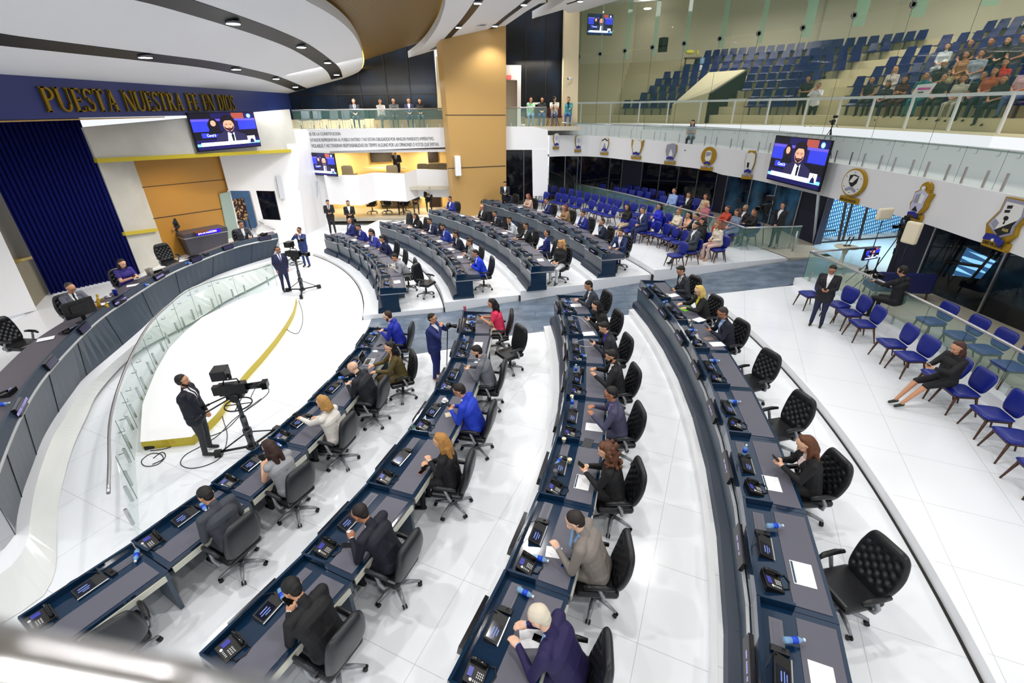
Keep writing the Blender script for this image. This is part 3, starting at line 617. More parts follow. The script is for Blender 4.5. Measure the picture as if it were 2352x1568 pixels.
# column d and dark glass to the right
pd=[at(2034,629,.9),at(2098,648,.9)]
struct(MB().prism([Vector((pd[0].x,pd[0].y,.9)),Vector((pd[1].x,pd[1].y,.9)),Vector((pd[1].x,pd[1].y,4.08)),Vector((pd[0].x,pd[0].y,4.08))],(.8,.3,0)).build('wall_right',M_navyw))
GR=[at(2099,656,.9),at(2170,685,.9),at(2218,706,.9)]; dr=(GR[2]-GR[0]).normalized(); GR.append(GR[2]+dr*9)
M_darkb=mat('dark_reflective_glass',(14,24,32),.05); noisy(M_darkb,(8,14,20),(34,64,84),.5,3,0,(1,1,2.5),.45,.8)
for i,(u0,u1) in enumerate([(0,2.2),(2.2,4.6),(4.6,7),(7,10)]):
    a=GR[0]+dr*u0; b=GR[0]+dr*u1; struct(MB().prism([Vector((a.x,a.y,.9)),Vector((b.x,b.y,.9)),Vector((b.x,b.y,4.05)),Vector((a.x,a.y,4.05))],(.06,.02,0)).build('window_%d'%(30+i),M_darkb))
m=MB()
for u in (0,2.2,4.6,7): 
    a=GR[0]+dr*u; m.box((a.x-.03,a.y,2.47),(.05,.05,3.1))
struct(m.build('trim_24',M_steel))
ps=[on(2160,536,GR[0],GR[3]),on(2262,590,GR[0],GR[3]),on(2225,645,GR[0],GR[3]),on(2190,632,GR[0],GR[3])]
o=MB().prism([p+Vector((-.05,0,0)) for p in [on(2225,568,GR[0],GR[3]),on(2290,600,GR[0],GR[3]),on(2255,640,GR[0],GR[3]),on(2192,632,GR[0],GR[3])]],(.02,0,0)).build('window_40',M_screen); struct(o)  # glowing patch on the dark glass, a painted reflection of the blue screen
m=MB()
for x0,y0,x1,y1 in [(2214,545,2160,635),(2290,580,2230,650),(2180,600,2262,612)]:
    a=on(x0,y0,GR[0],GR[3]);b=on(x1,y1,GR[0],GR[3]); m.tube([a-Vector((.09,0,0)),b-Vector((.09,0,0))],.045,4)
struct(m.build('trim_25',M_black))  # black bars stand in for the frame reflected in the glass

# fill lights added in the gallery and boxes; balcony, panel and corridor lamps
for i,(x,y,z,sx,sy,pw) in enumerate([(17,22,11.4,4,8,190),(17.5,12,11.6,4,8,190),(12,30,11.2,5,3,140)]): area('gallery_fill',(x,y,z),sx,sy,pw)  # added fill light for the dark interior of the stands
for x in (-10.5,-7.8,-5.2): area('box_fill',(x,29.6,3.85),.5,.5,32,(1,.82,.55)); area('box_fill',(x,29.6,1.88),.5,.5,28,(1,.82,.55))  # warm fill light added inside the dark boxes
area('balcony_lamp',(-7.5,28.8,7.4),6,.6,90,(1,.9,.75)); area('balcony_lamp',(1.5,28.9,8.5),2,.6,60,(1,.9,.75))
area('gold_panel_lamp',tuple(on(430,375,A_,B_)+Vector((.9,-.3,-.1))),1.2,.3,26,(1,.8,.45)); area('corridor_lamp',(14.6,17.6,4.0),1.5,1.5,120,(.8,.9,1))
dlp=[(1487,22,0),(1533,32,0),(1559,37,0),(1585,40,0),(1728,104,1),(1805,101,1),(1887,95,1),(1992,88,1),(2114,81,1),(2270,65,1)]
for i,(x,y,k) in enumerate(dlp[:4]):
    r=ray(x,y); t=(11.75-H)/r.z; c=Vector((r.x*t,r.y*t,11.72)); c.z=11.78; o=MB().lathe([(0,0),(.2,0),(.24,.03)],c,16).build('downlight',M_dl); tag(o,ORD[i]+' round downlight from the left in the gallery ceiling','ceiling light','downlights of the gallery ceiling')

area('front_board_fill',(-7.5,24.2,7.6),5,.5,70,(1,1,1),(0,.7,-.7))  # fill light added to brighten the lettered balcony board
# ================================================================ desks, chairs and desk equipment
M_lea=mat('black_tufted_leather',(24,25,28),.32,spec=.5); M_leab=mat('black_leather_back',(40,42,46),.38)
M_gpl=mat('grey_chair_plastic',(150,152,156),.3,.35); M_pad=mat('grey_desk_leather',(92,92,104),.5); M_draw=mat('ivory_drawer',(214,214,200),.4)
M_slatel=mat('slate_panel_light',(60,72,86),.3); M_silver=mat('silver_trim',(196,198,200),.3,.6)
M_scr=mat('blue_phone_display',(44,48,130),.3,emit=.35); M_scrd=mat('dark_touchscreen',(20,24,40),.08); M_key=mat('pale_keys',(215,215,215),.4)
M_pet=mat('clear_blue_bottle',(150,200,240),.08,alpha=.5,spec=.8); M_lab=mat('blue_bottle_label',(20,70,210),.3); M_cap=mat('white_cap',(235,235,240),.4)
M_disp=mat('name_display_black',(14,14,22),.2); M_dlet=mat('display_letters',(150,142,190),.5,emit=.35)
def padmesh(w,h,d,wf,rows=(),nu=26,nv=28,yf=lambda v:0,dim=.034,rx=.045):
    """upholstered pad standing in XZ, front towards +Y; rows: list of (u,v) button spots in 0..1"""
    vs=[];fs=[]
    def pt(u,v,s):
        ww=w*wf(v); e=1-max(abs(2*u-1),abs(2*v-1))**6
        edge=(1-abs(2*u-1)**5)*(1-abs(2*v-1)**5)
        y=s*d*.5*max(edge,0)**.5
        if s>0:
            for (bu,bv) in rows:
                q_=((u-bu)*w)**2+((v-bv)*h)**2; y-=dim*math.exp(-q_/(.03**2))
        cx_=1-.16*abs(2*v-1)**7; cz_=1-.07*abs(2*u-1)**5
        return ((u-.5)*ww*cx_,y+yf(v),h*(.5+(v-.5)*cz_))
    for s in (1,-1):
        b=len(vs)
        for j in range(nv+1):
            for i in range(nu+1): vs.append(pt(i/nu,j/nv,s))
        for j in range(nv):
            for i in range(nu):
                a=b+j*(nu+1)+i; fs.append((a,a+1,a+nu+2,a+nu+1) if s<0 else (a,a+nu+1,a+nu+2,a+1))
    return vs,fs
def pad(name,mats,parent,M,*a,**k):
    vs,fs=padmesh(*a,**k); m=MB(); m.add([M@Vector(v) for v in vs],fs,0,True)
    n=len(fs)//2; m.m=[0]*n+[1]*n if isinstance(mats,list) else m.m
    return m.build(name,mats,parent)
BT=[(.17+.22*i,.24+.18*j) for j in range(4) for i in range(4)]+[(.28+.22*i,.33+.18*j) for j in range(3) for i in range(3)]
def office_chair(buttons=True,nu=38):
    t=thing('office_chair','x','chair')
    wf=lambda v: .84+.16*math.sin(PI*min(max((v*1.0),0),1))**.8 if v<.62 else .80+.16*math.sin(PI*.62)**.8+.04-.42*(v-.62)
    Mb=Matrix.Translation((0,-.20,.50))@Matrix.Rotation(R(12),4,'X')
    pad('backrest',[M_lea,M_leab],t,Mb,.58,.69,.13,wf,BT if buttons else (),nu,nu+2,yf=lambda v:-.03*math.sin(PI*v))
    MB().box((0,.02,.485),(.54,.54,.11)).build('seat',M_lea,t,bevel=.05,seg=3)
    for s in (-1,1):
        a=MB().tube([(s*.31,-.17,.70),(s*.315,-.05,.715),(s*.31,.12,.71),(s*.30,.19,.685)],[.026,.034,.034,.024],8)
        ar=a.build('armrest',M_lea,t)
        MB().tube([(s*.20,-.05,.43),(s*.30,-.06,.46),(s*.33,-.04,.58),(s*.31,.02,.695)],[.02,.024,.026,.022],7).build('arm_support',M_gpl,ar)
    MB().tube([(0,0,.12),(0,0,.3)],.033,10).tube([(0,0,.3),(0,0,.44)],.024,10).box((0,0,.425),(.2,.26,.035)).build('gas_column',M_black,t)
    m=MB().lathe([(.05,.09),(.055,.14),(.04,.16)],(0,0,0),12)
    for k in range(5):
        a=2*PI*k/5+.3; d=Vector((math.cos(a),math.sin(a),0)); m.tube([d*.04+Vector((0,0,.135)),d*.18+Vector((0,0,.12)),d*.315+Vector((0,0,.085))],[.034,.03,.02],6)
    b=m.build('star_base',M_gpl,t)
    for k in range(5):
        a=2*PI*k/5+.3; d=Vector((math.cos(a),math.sin(a),0)); c=d*.31; s=Vector((-d.y,d.x,0))
        w_=MB()
        for q_ in (-.02,.02): w_.tube([c+s*(q_-.009)+Vector((0,0,.032)),c+s*(q_+.009)+Vector((0,0,.032))],.031,10)
        w_.build('caster',M_black,b)
    return t
CH_T=office_chair(True); CH_T.location=(60,0,0)
CH_P=office_chair(False,14); CH_P.location=(62,0,0); CH_P.children[0].data.materials[0]=M_leab
def desk_proto(w,wo,far,ang=0):
    t=thing('desk','x','desk'); L=M_slatel if far else M_panel
    hw=w/2-.004; ho=wo/2-.004; X=lambda y: hw+(ho-hw)*y/.8
    tp=M_navy if not far else mat('charcoal_desk_leather',(62,60,68),.4)
    m=MB(); m.hexa([(-X(0),0,.74),(X(0),0,.74),(X(.8),.8,.74),(-X(.8),.8,.74),(-X(0),0,.78),(X(0),0,.78),(X(.8),.8,.78),(-X(.8),.8,.78)]); m.build('worktop',tp,t)
    m=MB(); m.hexa([(-X(0),-.02,.66),(X(0),-.02,.66),(X(0),.03,.66),(-X(0),.03,.66),(-X(0),0,.87),(X(0),0,.87),(X(0),.035,.87),(-X(0),.035,.87)]).box((X(.2)-.015,.2,.82),(.03,.36,.09)).build('raised_rim',M_navy if not far else M_panel,t)
    m=MB(); y0,y1=.39,.755; x0=X(y0)-.07; x1=X(y1)-.07; m.hexa([(-x0,y0,.78),(x0,y0,.78),(x1,y1,.78),(-x1,y1,.78),(-x0,y0,.788),(x0,y0,.788),(x1,y1,.788),(-x1,y1,.788)]); m.build('leather_pad',M_pad,t)
    m=MB(); m.hexa([(-X(0),-.03,.2),(X(0),-.03,.2),(X(0),.02,.2),(-X(0),.02,.2),(-X(0),-.05,.63),(X(0),-.05,.63),(X(0),.0,.63),(-X(0),.0,.63)]); m.build('front_panel',L,t)
    MB().box((0,-.045,.645),(2*hw,.03,.03)).build('silver_trim',M_silver,t)
    m=MB(); m.hexa([(-X(0),-.17,0),(X(0),-.17,0),(X(0),.05,0),(-X(0),.05,0),(-X(0),-.15,.15),(X(0),-.15,.15),(X(0),.05,.22),(-X(0),.05,.22)]); m.build('plinth',mat('navy_plinth',(12,36,60),.4),t)
    p=MB().box((-.42,.19,.783),(.34,.13,.008)).build('socket_panel',M_steeld if far else mat('socket_grey',(96,96,104),.35),t); MB().box((-.42,.19,.788),(.27,.07,.004)).build('socket_lid',M_pad,p)
    dr=MB().box((0,.805,.685),(2*ho-.1,.02,.09)).build('drawer_front',M_draw,t); MB().tube([(0,.815,.685),(0,.83,.685)],.014,8).build('drawer_lock',M_silver,dr)
    MB().box((-ho+.03,.5,.37),(.05,.5,.74)).box((-ho+.03,.78,.69),(.06,.05,.12)).build('side_panel',M_panel,t)
    d=MB().box((0,0,0),(.62,.05,.14),M=Matrix.Rotation(R(-12),3,'X')).build('name_display',M_disp,t); d.location=(0,-.07,.735)
    m=MB(); k=random.Random(3)
    x=-.15
    while x<.15: ww=k.uniform(.012,.022); m.box((x+ww/2,-.027,.008),(ww,.003,.028),M=None); x+=ww+(.006 if k.random()<.8 else .03)
    m.v=[tuple(Matrix.Rotation(R(-12),3,'X')@Vector(v)) for v in m.v]; m.build('display_text',M_dlet,d)
    return t
def desk_phone():
    t=thing('desk_phone','x','phone')
    m=MB().hexa([(-.12,-.1,0),(.12,-.1,0),(.12,.1,0),(-.12,.1,0),(-.12,-.1,.09),(.12,-.1,.09),(.12,.1,.02),(-.12,.1,.02)]); m.build('phone_body',M_black,t,bevel=.008)
    M=Matrix.Translation((0,0,.058))@Matrix.Rotation(R(-19.3),4,'X')
    T=lambda m_: setattr(m_,'v',[tuple(M@Vector(v)) for v in m_.v]) or m_
    T(MB().box((.02,-.055,.003),(.085,.05,.004))).build('display',M_scr,t)
    m=MB()
    for i in range(3):
        for j in range(4): m.box((.0+.022*i,.02+.019*j,.004),(.013,.009,.004))
    for j in range(4): m.box((.085,.0+.02*j,.004),(.02,.008,.003))
    m.lathe([(.016,.002),(.016,.006)],(.085,-.03,0),10); T(m).build('keypad',M_key,t)
    T(MB().tube([(-.085,-.095,.02),(-.085,-.06,.034),(-.085,.04,.034),(-.085,.085,.018)],[.026,.02,.02,.026],8)).build('handset',M_blackg,t)
    MB().tube([(-.1,.1,.02),(-.12,.16,.01),(-.04,.19,.012),(.05,.16,.01),(.06,.1,.01)],.008,6).build('cord',M_black,t)
    return t
def console():
    t=thing('voting_console','x','microphone console')
    MB().hexa([(-.16,-.08,0),(.16,-.08,0),(.16,.08,0),(-.16,.08,0),(-.16,-.08,.075),(.16,-.08,.075),(.16,.08,.018),(-.16,.08,.018)]).build('console_body',M_black,t,bevel=.006)
    M=Matrix.Translation((0,0,.047))@Matrix.Rotation(R(-19.6),4,'X')
    T=lambda m_: setattr(m_,'v',[tuple(M@Vector(v)) for v in m_.v]) or m_
    T(MB().box((.05,0,.002),(.18,.125,.006))).build('touchscreen',M_scrd,t)
    T(MB().box((0,.087,.001),(.33,.012,.012))).build('silver_edge',M_silver,t)
    T(MB().box((.06,-.02,.006),(.1,.012,.001)).box((.06,.01,.006),(.12,.01,.001)).box((.05,.035,.006),(.07,.01,.001))).build('screen_text',mat('screen_lines',(90,110,170),.4,emit=.5),t)
    MB().tube([(-.13,-.05,.06),(-.12,-.08,.1),(-.04,-.13,.13),(.1,-.17,.12),(.22,-.18,.09)],[.006,.005,.004,.004,.004],6).tube([(.2,-.178,.095),(.25,-.182,.085)],.008,6).build('gooseneck_microphone',M_black,t)
    return t
def bottle():
    t=thing('water_bottle','x','bottle')
    MB().lathe([(.02,0),(.031,.008),(.032,.05),(.029,.06),(.032,.07),(.032,.14),(.026,.165),(.013,.185),(.013,.195)],(0,0,0),12).build('bottle_body',M_pet,t)
    MB().lathe([(.0325,.075),(.0325,.135)],(0,0,0),12).build('bottle_label',M_lab,t)
    MB().lathe([(.016,.193),(.016,.212),(0,.213)],(0,0,0),10).build('bottle_cap',M_cap,t)
    return t
def sheet(name='paper_sheet'):
    return MB().box((0,0,.002),(.215,.3,.004)).build(name,[M_paper])
def mobile():
    t=thing('smartphone','x','phone'); MB().box((0,0,.004),(.075,.155,.008)).build('phone_case',M_black,t,bevel=.003); MB().box((0,0,.0087),(.068,.145,.0008)).build('phone_screen',M_blackg,t); return t
PH=desk_phone(); PH.location=(64,0,0); CO=console(); CO.location=(65,0,0); BO=bottle(); BO.location=(66,0,0); MO=mobile(); MO.location=(67,0,0)
SB=thing('socket_box','x','socket box'); MB().box((0,0,.018),(.17,.07,.036)).build('box_body',M_black,SB,bevel=.006); MB().lathe([(.018,.0365),(.018,.04),(0,.04)],(.03,0,0),10).build('box_knob',M_blackg,SB); SB.location=(68,0,0)
ROWS={ # name: angle start (aisle), end, n, r at both, tier z, far
'A':(1.1,-32.1,7,14.12,14.40,0,'innermost near row'),'B':(3.1,-29.1,7,16.65,16.80,.17,'second near row'),'C':(4.8,-26.2,8,19.38,19.32,.34,'third near row'),'D':(6.1,-24.6,8,22.07,22.04,.51,'outermost near row'),
'E':(11.8,47.5,7,14.12,13.87,.16,'innermost far row'),'G':(12.3,45.6,7,16.58,16.53,.36,'second far row'),'H':(11.4,45.2,8,19.05,19.45,.54,'third far row'),'J':(12.1,46.3,8,21.66,22.7,.71,'outermost far row')}
UNIT={}
def sub(o,nm): return [c for c in o.children if c.name.split('.')[0]==nm]
for rn,(a0,a1,n,r0,r1,z,dsc) in ROWS.items():
    da=abs(a1-a0)/n; rm=(r0+r1)/2; w=2*rm*math.tan(R(da/2)); far=rn in 'EGHJ'
    pr=desk_proto(w,w*(rm+.8)/rm,far)
    for i in range(n):
        am=a0+(a1-a0)*(i+.5)/n; r=r0+(r1-r0)*(i+.5)/n; p=pol(r*math.cos(R(da/2)),am,z); rz=R(am)-PI/2
        lb='%s desk from the slate aisle, %s'%(ORD[i],dsc)
        if i==0: d=pr; d.location=p; d.rotation_euler=(0,0,rz)
        else: d=dup(pr,p,rz)
        d['label']=('slate and charcoal curved ' if far else 'navy lacquered ')+lb; d['group']='%s of desks'%dsc
        X=Vector((math.cos(rz),math.sin(rz),0)); Y=Vector((-math.sin(rz),math.cos(rz),0)); UNIT[rn,i]=(p,X,Y,rz,lb)
        q1=lambda x,y,zz=.78: p+X*x+Y*y+Vector((0,0,zz))
        j=random.Random(i*7+ord(rn))
        dup(PH,q1(.46 if n else 0,.21),rz+j.uniform(-.15,.15),'black desk phone on '+lb,'desk phones, '+dsc)
        dup(CO,q1(-.02,.20),rz+j.uniform(-.1,.1),'black touchscreen console on '+lb,'microphone consoles, '+dsc)
        dup(SB,q1(-.24,.2),rz+PI/2+j.uniform(-.1,.1),'small black socket box on '+lb,'socket boxes, '+dsc)
    # end panels
    for k,(aa,rr) in enumerate(((a0,r0),)):
        s=1 if far else -1
        p=pol(rr,aa,z); dY=pol(rr+1,aa,z)-p; dX=Vector((-dY.y,dY.x,0))*(-s)  # outward along the row
        t=thing('desk_end_panel',('navy end panel with a silver strip closing the %s at the aisle'%dsc),'desk panel',p+dX*-.012,0,'desk end panels at the aisle')
        m=MB(); m.prism([dY*0+Vector((0,0,.12)),dY*.52+Vector((0,0,.12)),dY*.52+Vector((0,0,.6)),dY*.8+Vector((0,0,.6)),dY*.8+Vector((0,0,.8)),dY*0+Vector((0,0,.87)),dY*-.03+Vector((0,0,.6))],dX*.03); m.build('end_board',M_navy,t)
        MB().prism([dY*-.03+Vector((0,0,.62)),dY*.8+Vector((0,0,.62)),dY*.8+Vector((0,0,.65)),dY*-.03+Vector((0,0,.65))],dX*.036).build('silver_strip',M_silver,t)
        MB().prism([dY*-.16,dY*.54,dY*.54+Vector((0,0,.13)),dY*-.14+Vector((0,0,.13))],dX*.04).build('kick_board',M_navy,t)
def chair_at(rn,i,dx=0,dy=.98,drz=0,proto=None,px=None,lb=None):
    p,X,Y,rz,l=UNIT[rn,i]
    loc=p+X*dx+Y*dy if px is None else at(px[0],px[1],p.z)
    c=dup(proto or CH_T,loc,rz+PI+R(drz)); c['label']=lb or 'black tufted leather office chair at the '+l; c['group']='office chairs, '+ROWS[rn][6]; return c
# ================================================================ head table on the dais
def resample(P,n):
    d=[0]
    for a,b in zip(P,P[1:]): d.append(d[-1]+(b-a).length)
    out=[]
    for k in range(n):
        s=d[-1]*k/(n-1); i=min(max(np.searchsorted(d,s)-1,0),len(P)-2); u=(s-d[i])/max(d[i+1]-d[i],1e-9); out.append(P[i]+(P[i+1]-P[i])*u)
    return out
NT=60
T_=resample(TR,NT)
PBx=PB
def under(T):  # panel foot below each trim point: nearest column in the picture
    out=[]
    for p in T:
        best=min(resample(PB,160),key=lambda q_:(q_-p).to_2d().length); out.append(best)
    return out
Pb=resample(PB,NT)
BK=resample(smoothpts([at(*p,1.5) for p in [(628,531),(600,536),(574,545),(530,556),(475,575),(417,597),(350,626),(281,657),(180,718),(81,780),(0,854),(-80,940)]],4),NT)
inn=[]
for i in range(NT):
    t=(T_[min(i+1,NT-1)]-T_[max(i-1,0)]); t.z=0; t.normalize(); n=Vector((-t.y,t.x,0))
    if n.dot(BK[i]-T_[i])<0: n=-n
    inn.append(n)
HT=thing('head_table','long curved slate and navy head table with a silver strip on the raised dais','table',(-12,13,.6)); O=Vector((-12,13,.6))
sh=lambda L: [p-O for p in L]
up=lambda L,z: [Vector((p.x,p.y,z)) for p in L]
LT=[Vector((p.x,p.y,1.62))+n*.06 for p,n in zip(T_,inn)]; WT=[Vector((p.x,p.y,1.62))+n*.11 for p,n in zip(T_,inn)]
m=MB(); m.strip(sh(Pb),sh([Vector((p.x,p.y,1.43)) for p in T_])); m.build('front_panel',mat('head_table_slate',(46,60,76),.35),HT)
m=MB(); m.strip(sh([Vector((p.x,p.y,1.47)) for p in T_]),sh(LT)); m.strip(sh(LT),sh(WT)); m.strip(sh(WT),sh([Vector((p.x,p.y,1.5)) for p in WT])); m.build('upstand',mat('head_table_slate'),HT)
MB().tube(sh([Vector((p.x,p.y,1.45)) for p in T_]),.028,6).build('silver_trim',M_silver,HT)
WTl=[Vector((p.x,p.y,1.5)) for p in WT]
m=MB(); m.ribbon(sh(WTl),sh(BK),(0,0,-.05)); m.build('worktop',mat('charcoal_worktop',(88,84,92),.45),HT)
BKl=[p+n*-.25 for p,n in zip(BK,inn)]; m=MB(); m.strip(sh(up(BKl,.6)),sh(up(BKl,1.46))); m.build('back_panel',M_panel,HT)
for i in (4,11,18,25,32,38,44,50,55):
    MB().tube([Pb[i]-O-inn[i]*.006,Vector((T_[i].x,T_[i].y,1.43))-O-inn[i]*.006],.006,4).build('panel_seam',M_seam,HT)
for k,(a,b) in enumerate(((T_[-1],Pb[-1]),(T_[0],Pb[0]))):
    i=-1 if k==0 else 0; n=inn[i]
    MB().prism([b-O,Vector((a.x,a.y,1.6))-O,Vector((BKl[i].x,BKl[i].y,1.48))-O,Vector((BKl[i].x,BKl[i].y,max(b.z,.3)))-O],n*.0+Vector((.0,.02,0))).build('end_panel',M_navy,HT)
DSP=[(612,549,'','far right end'),(523,573,'','fourth from the right end'),(447,606,'','left of the empty chair'),(367,640,'ALEXIA RIVAS','in front of the woman in the floral dress'),(283,698,'ERNESTO CASTRO','in front of the man in the grey suit'),(199,762,'','left of the grey-suited man'),(119,838,'','second from the picture left edge'),(47,932,'REYNALDO CARDOZA','nearest the picture left edge')]
for px,py,tx,wh in DSP:
    c=onp(px,py,[ (p.x,p.y,0) for p in T_]); i=min(range(NT),key=lambda k:(T_[k]-c).to_2d().length); n=inn[i]; tt=Vector((-n.y,n.x,0))
    if tt.dot(Vector((1,.5,0)))<0: tt=-tt
    t=thing('name_display','dark name display on the head table, %s'%wh,'display',(T_[i].x-n.x*.02,T_[i].y-n.y*.02,1.475),0,'name displays on the head table')
    M=Matrix((tt,-n,Vector((0,0,1)))).transposed()@Matrix.Rotation(R(12),3,'X')
    MB().box(M@Vector((0,0,.085)),(.46,.05,.17),M=M).build('display_case',M_disp,t)
    MB().box(M@Vector((0,.027,.085)),(.42,.004,.13),M=M).build('display_face',mat('display_glass',(52,50,78),.15),t)
    if tx:
        rr=-tt if False else tt
        o=textobj('lettering',tx,Vector(t.location)+M@Vector((0,.031,.06))-tt*0,tt if n.cross(tt).z*-1>0 or True else -tt,M@Vector((0,0,1)),.062,M_dlet,parent=t,align='CENTER')
# railing around the stage
E_=[((627,605),(637,657)),((532,631),(550,689)),((483,644),(505,710)),((437,663),(459,736)),((396,694),(422,765)),((354,731),(388,806)),((323,778),(361,857)),((299,833),(338,916)),((278,900),(316,983)),((263,966),(309,1056)),((265,1048),(315,1145)),((268,1133),(319,1234))]
Bs=[];Ts=[]
for (tx,ty),(bx,by) in E_:
    b=at(bx,by,0); r=ray(tx,ty); k=(b.x*r.x+b.y*r.y)/(r.x*r.x+r.y*r.y); Bs.append(b); Ts.append(Vector((b.x,b.y,H+r.z*k)))
for i in range(len(Bs)-1):
    a,b=Bs[i],Bs[i+1]; t=thing('curved_glass_panel','%s clear glass railing panel beside the white stage, counted from the far end'%ORD[i],'railing panel',a,0,'glass railing panels beside the stage')
    d=b-a; za,zb2=Ts[i].z-.0,Ts[i+1].z; zz=Vector((0,0,1))
    if i==len(Bs)-2: zb2=.25
    MB().prism([d*.01,d*.99,d*.99+zz*zb2,d*.01+zz*za],(.012,.004,0)).build('pane',M_glass,t)
    MB().tube([zz*0,zz*za],.006,4).build('pane_edge',M_edge,t)
    nrm=Vector((d.y,-d.x,0)).normalized()
    for u in (.2,.8):
        MB().box(d*u+nrm*.03+zz*.3,(.04,.04,.34)).build('clamp',M_steel,t)
        h=za+(zb2-za)*u-.14
        if i<10: MB().tube([d*u+zz*h,d*u-nrm*.1+zz*h,d*u-nrm*.1+zz*(h+.08)],.009,5).build('rail_bracket',M_steel,t)
hr=[]
for i in range(11):
    d=(Bs[min(i+1,11)]-Bs[max(i-1,0)]).normalized(); nrm=Vector((-d.y,d.x,0)); hr.append(Vector((Bs[i].x,Bs[i].y,Ts[i].z-.06))+nrm*(-.1 if nrm.x>0 else .1))
e=Vector((Bs[11].x,Bs[11].y,Ts[10].z-.1)); hr.append(hr[-1]+(e-Vector((Bs[10].x,Bs[10].y,e.z)))*.85)
tag(MB().tube(smoothpts(hr,3),.028,8).build('stage_handrail',M_steel),'curved steel handrail running along the glass beside the stage','handrail')
st=thing('low_glass_post','short steel posts standing near the far camera operator','post',at(702,638,0)) if False else None
# stair handrail on the left wall
tag(MB().tube([on(590,508,*DW)+Vector((.12,-.05,0)),on(658,543,*DW)+Vector((.12,-.05,0))],.03,8).build('stair_handrail',M_steel),'sloping steel handrail on the white wall beside the blue doorway','handrail')
for i,(x0,y0,x1,y1) in enumerate([(636,404,650,456)]):
    o=dplate('wall_speaker',[(634,404),(645,404),(655,456),(644,457)],.12,mat('speaker_grey',(205,208,214),.5),.15); tag(o,'tall narrow grey loudspeaker on the white wall right of the dark window','speaker')
o=plate('wall_speaker',(-11,27.1),(-8,27.1),[(711,417),(727,417),(729,465),(716,466)],.12,mat('speaker_blue_grey',(196,206,218),.5)); tag(o,'tall pale column loudspeaker under the left balcony television','speaker')
t=thing('pillar_speaker','white column loudspeaker mounted on the ochre pillar','speaker',on(1052,380,PL,PR)+Vector((0,-.15,0)))
t0=Vector(t.location); a=on(1052,357,PL,PR);b=on(1052,403,PL,PR)
MB().box((0,0,(a.z+b.z)/2-t0.z),(.3,.28,a.z-b.z),rz=.3).build('speaker_case',M_whitest,t,bevel=.03); MB().box((0,.14,0),(.08,.2,.08)).build('bracket',M_steeld,t)
o=aty(1314,181,28.7); t=thing('security_camera','small white security camera on the beige column','camera',o); MB().tube([(0,0,0),(-.22,-.1,0)],.06,8).build('camera_body',M_whitest,t); MB().tube([(-.22,-.1,0),(-.25,-.11,0)],.045,8).build('lens',M_black,t); MB().tube([(0,0,0),(.02,.2,.03)],.03,6).build('bracket',M_whitest,t)
# lectern desk on the dais
c=at(478,578,.6); t=thing('chief_desk','small slate side desk with a silver strip and lit blue name display','desk',c,R(62)-PI/2+R(90)); 
def lc(m,nm,mt): return m.build(nm,mt,t)
t.rotation_euler=(0,0,R(52))
lc(MB().hexa([(-.75,-.3,0),(.75,-.3,0),(.75,.3,0),(-.75,.3,0),(-.85,-.45,.78),(.85,-.45,.78),(.85,.4,.78),(-.85,.4,.78)]),'body',mat('charcoal_laminate',(70,68,78),.4))
lc(MB().box((0,-.0,.8),(1.76,.92,.035)),'silver_strip',M_silver); lc(MB().box((0,0,.9),(1.74,.9,.17)),'top_box',mat('charcoal_laminate'))
d=lc(MB().box((.1,-.48,.92),(.95,.03,.15)),'name_display',mat('lit_blue_display',(40,10,190),.3,emit=1.0))
bpy.context.view_layer.update(); Mw=t.matrix_world
textobj('lettering','JEFE DE FRACCION',Mw@Vector((-.32,-.5,.89)),Mw.to_3x3()@Vector((1,0,0)),(0,0,1),.1,mat('white_glow_letters',(240,235,255),.5,emit=1.2),parent=d,sx=.85)
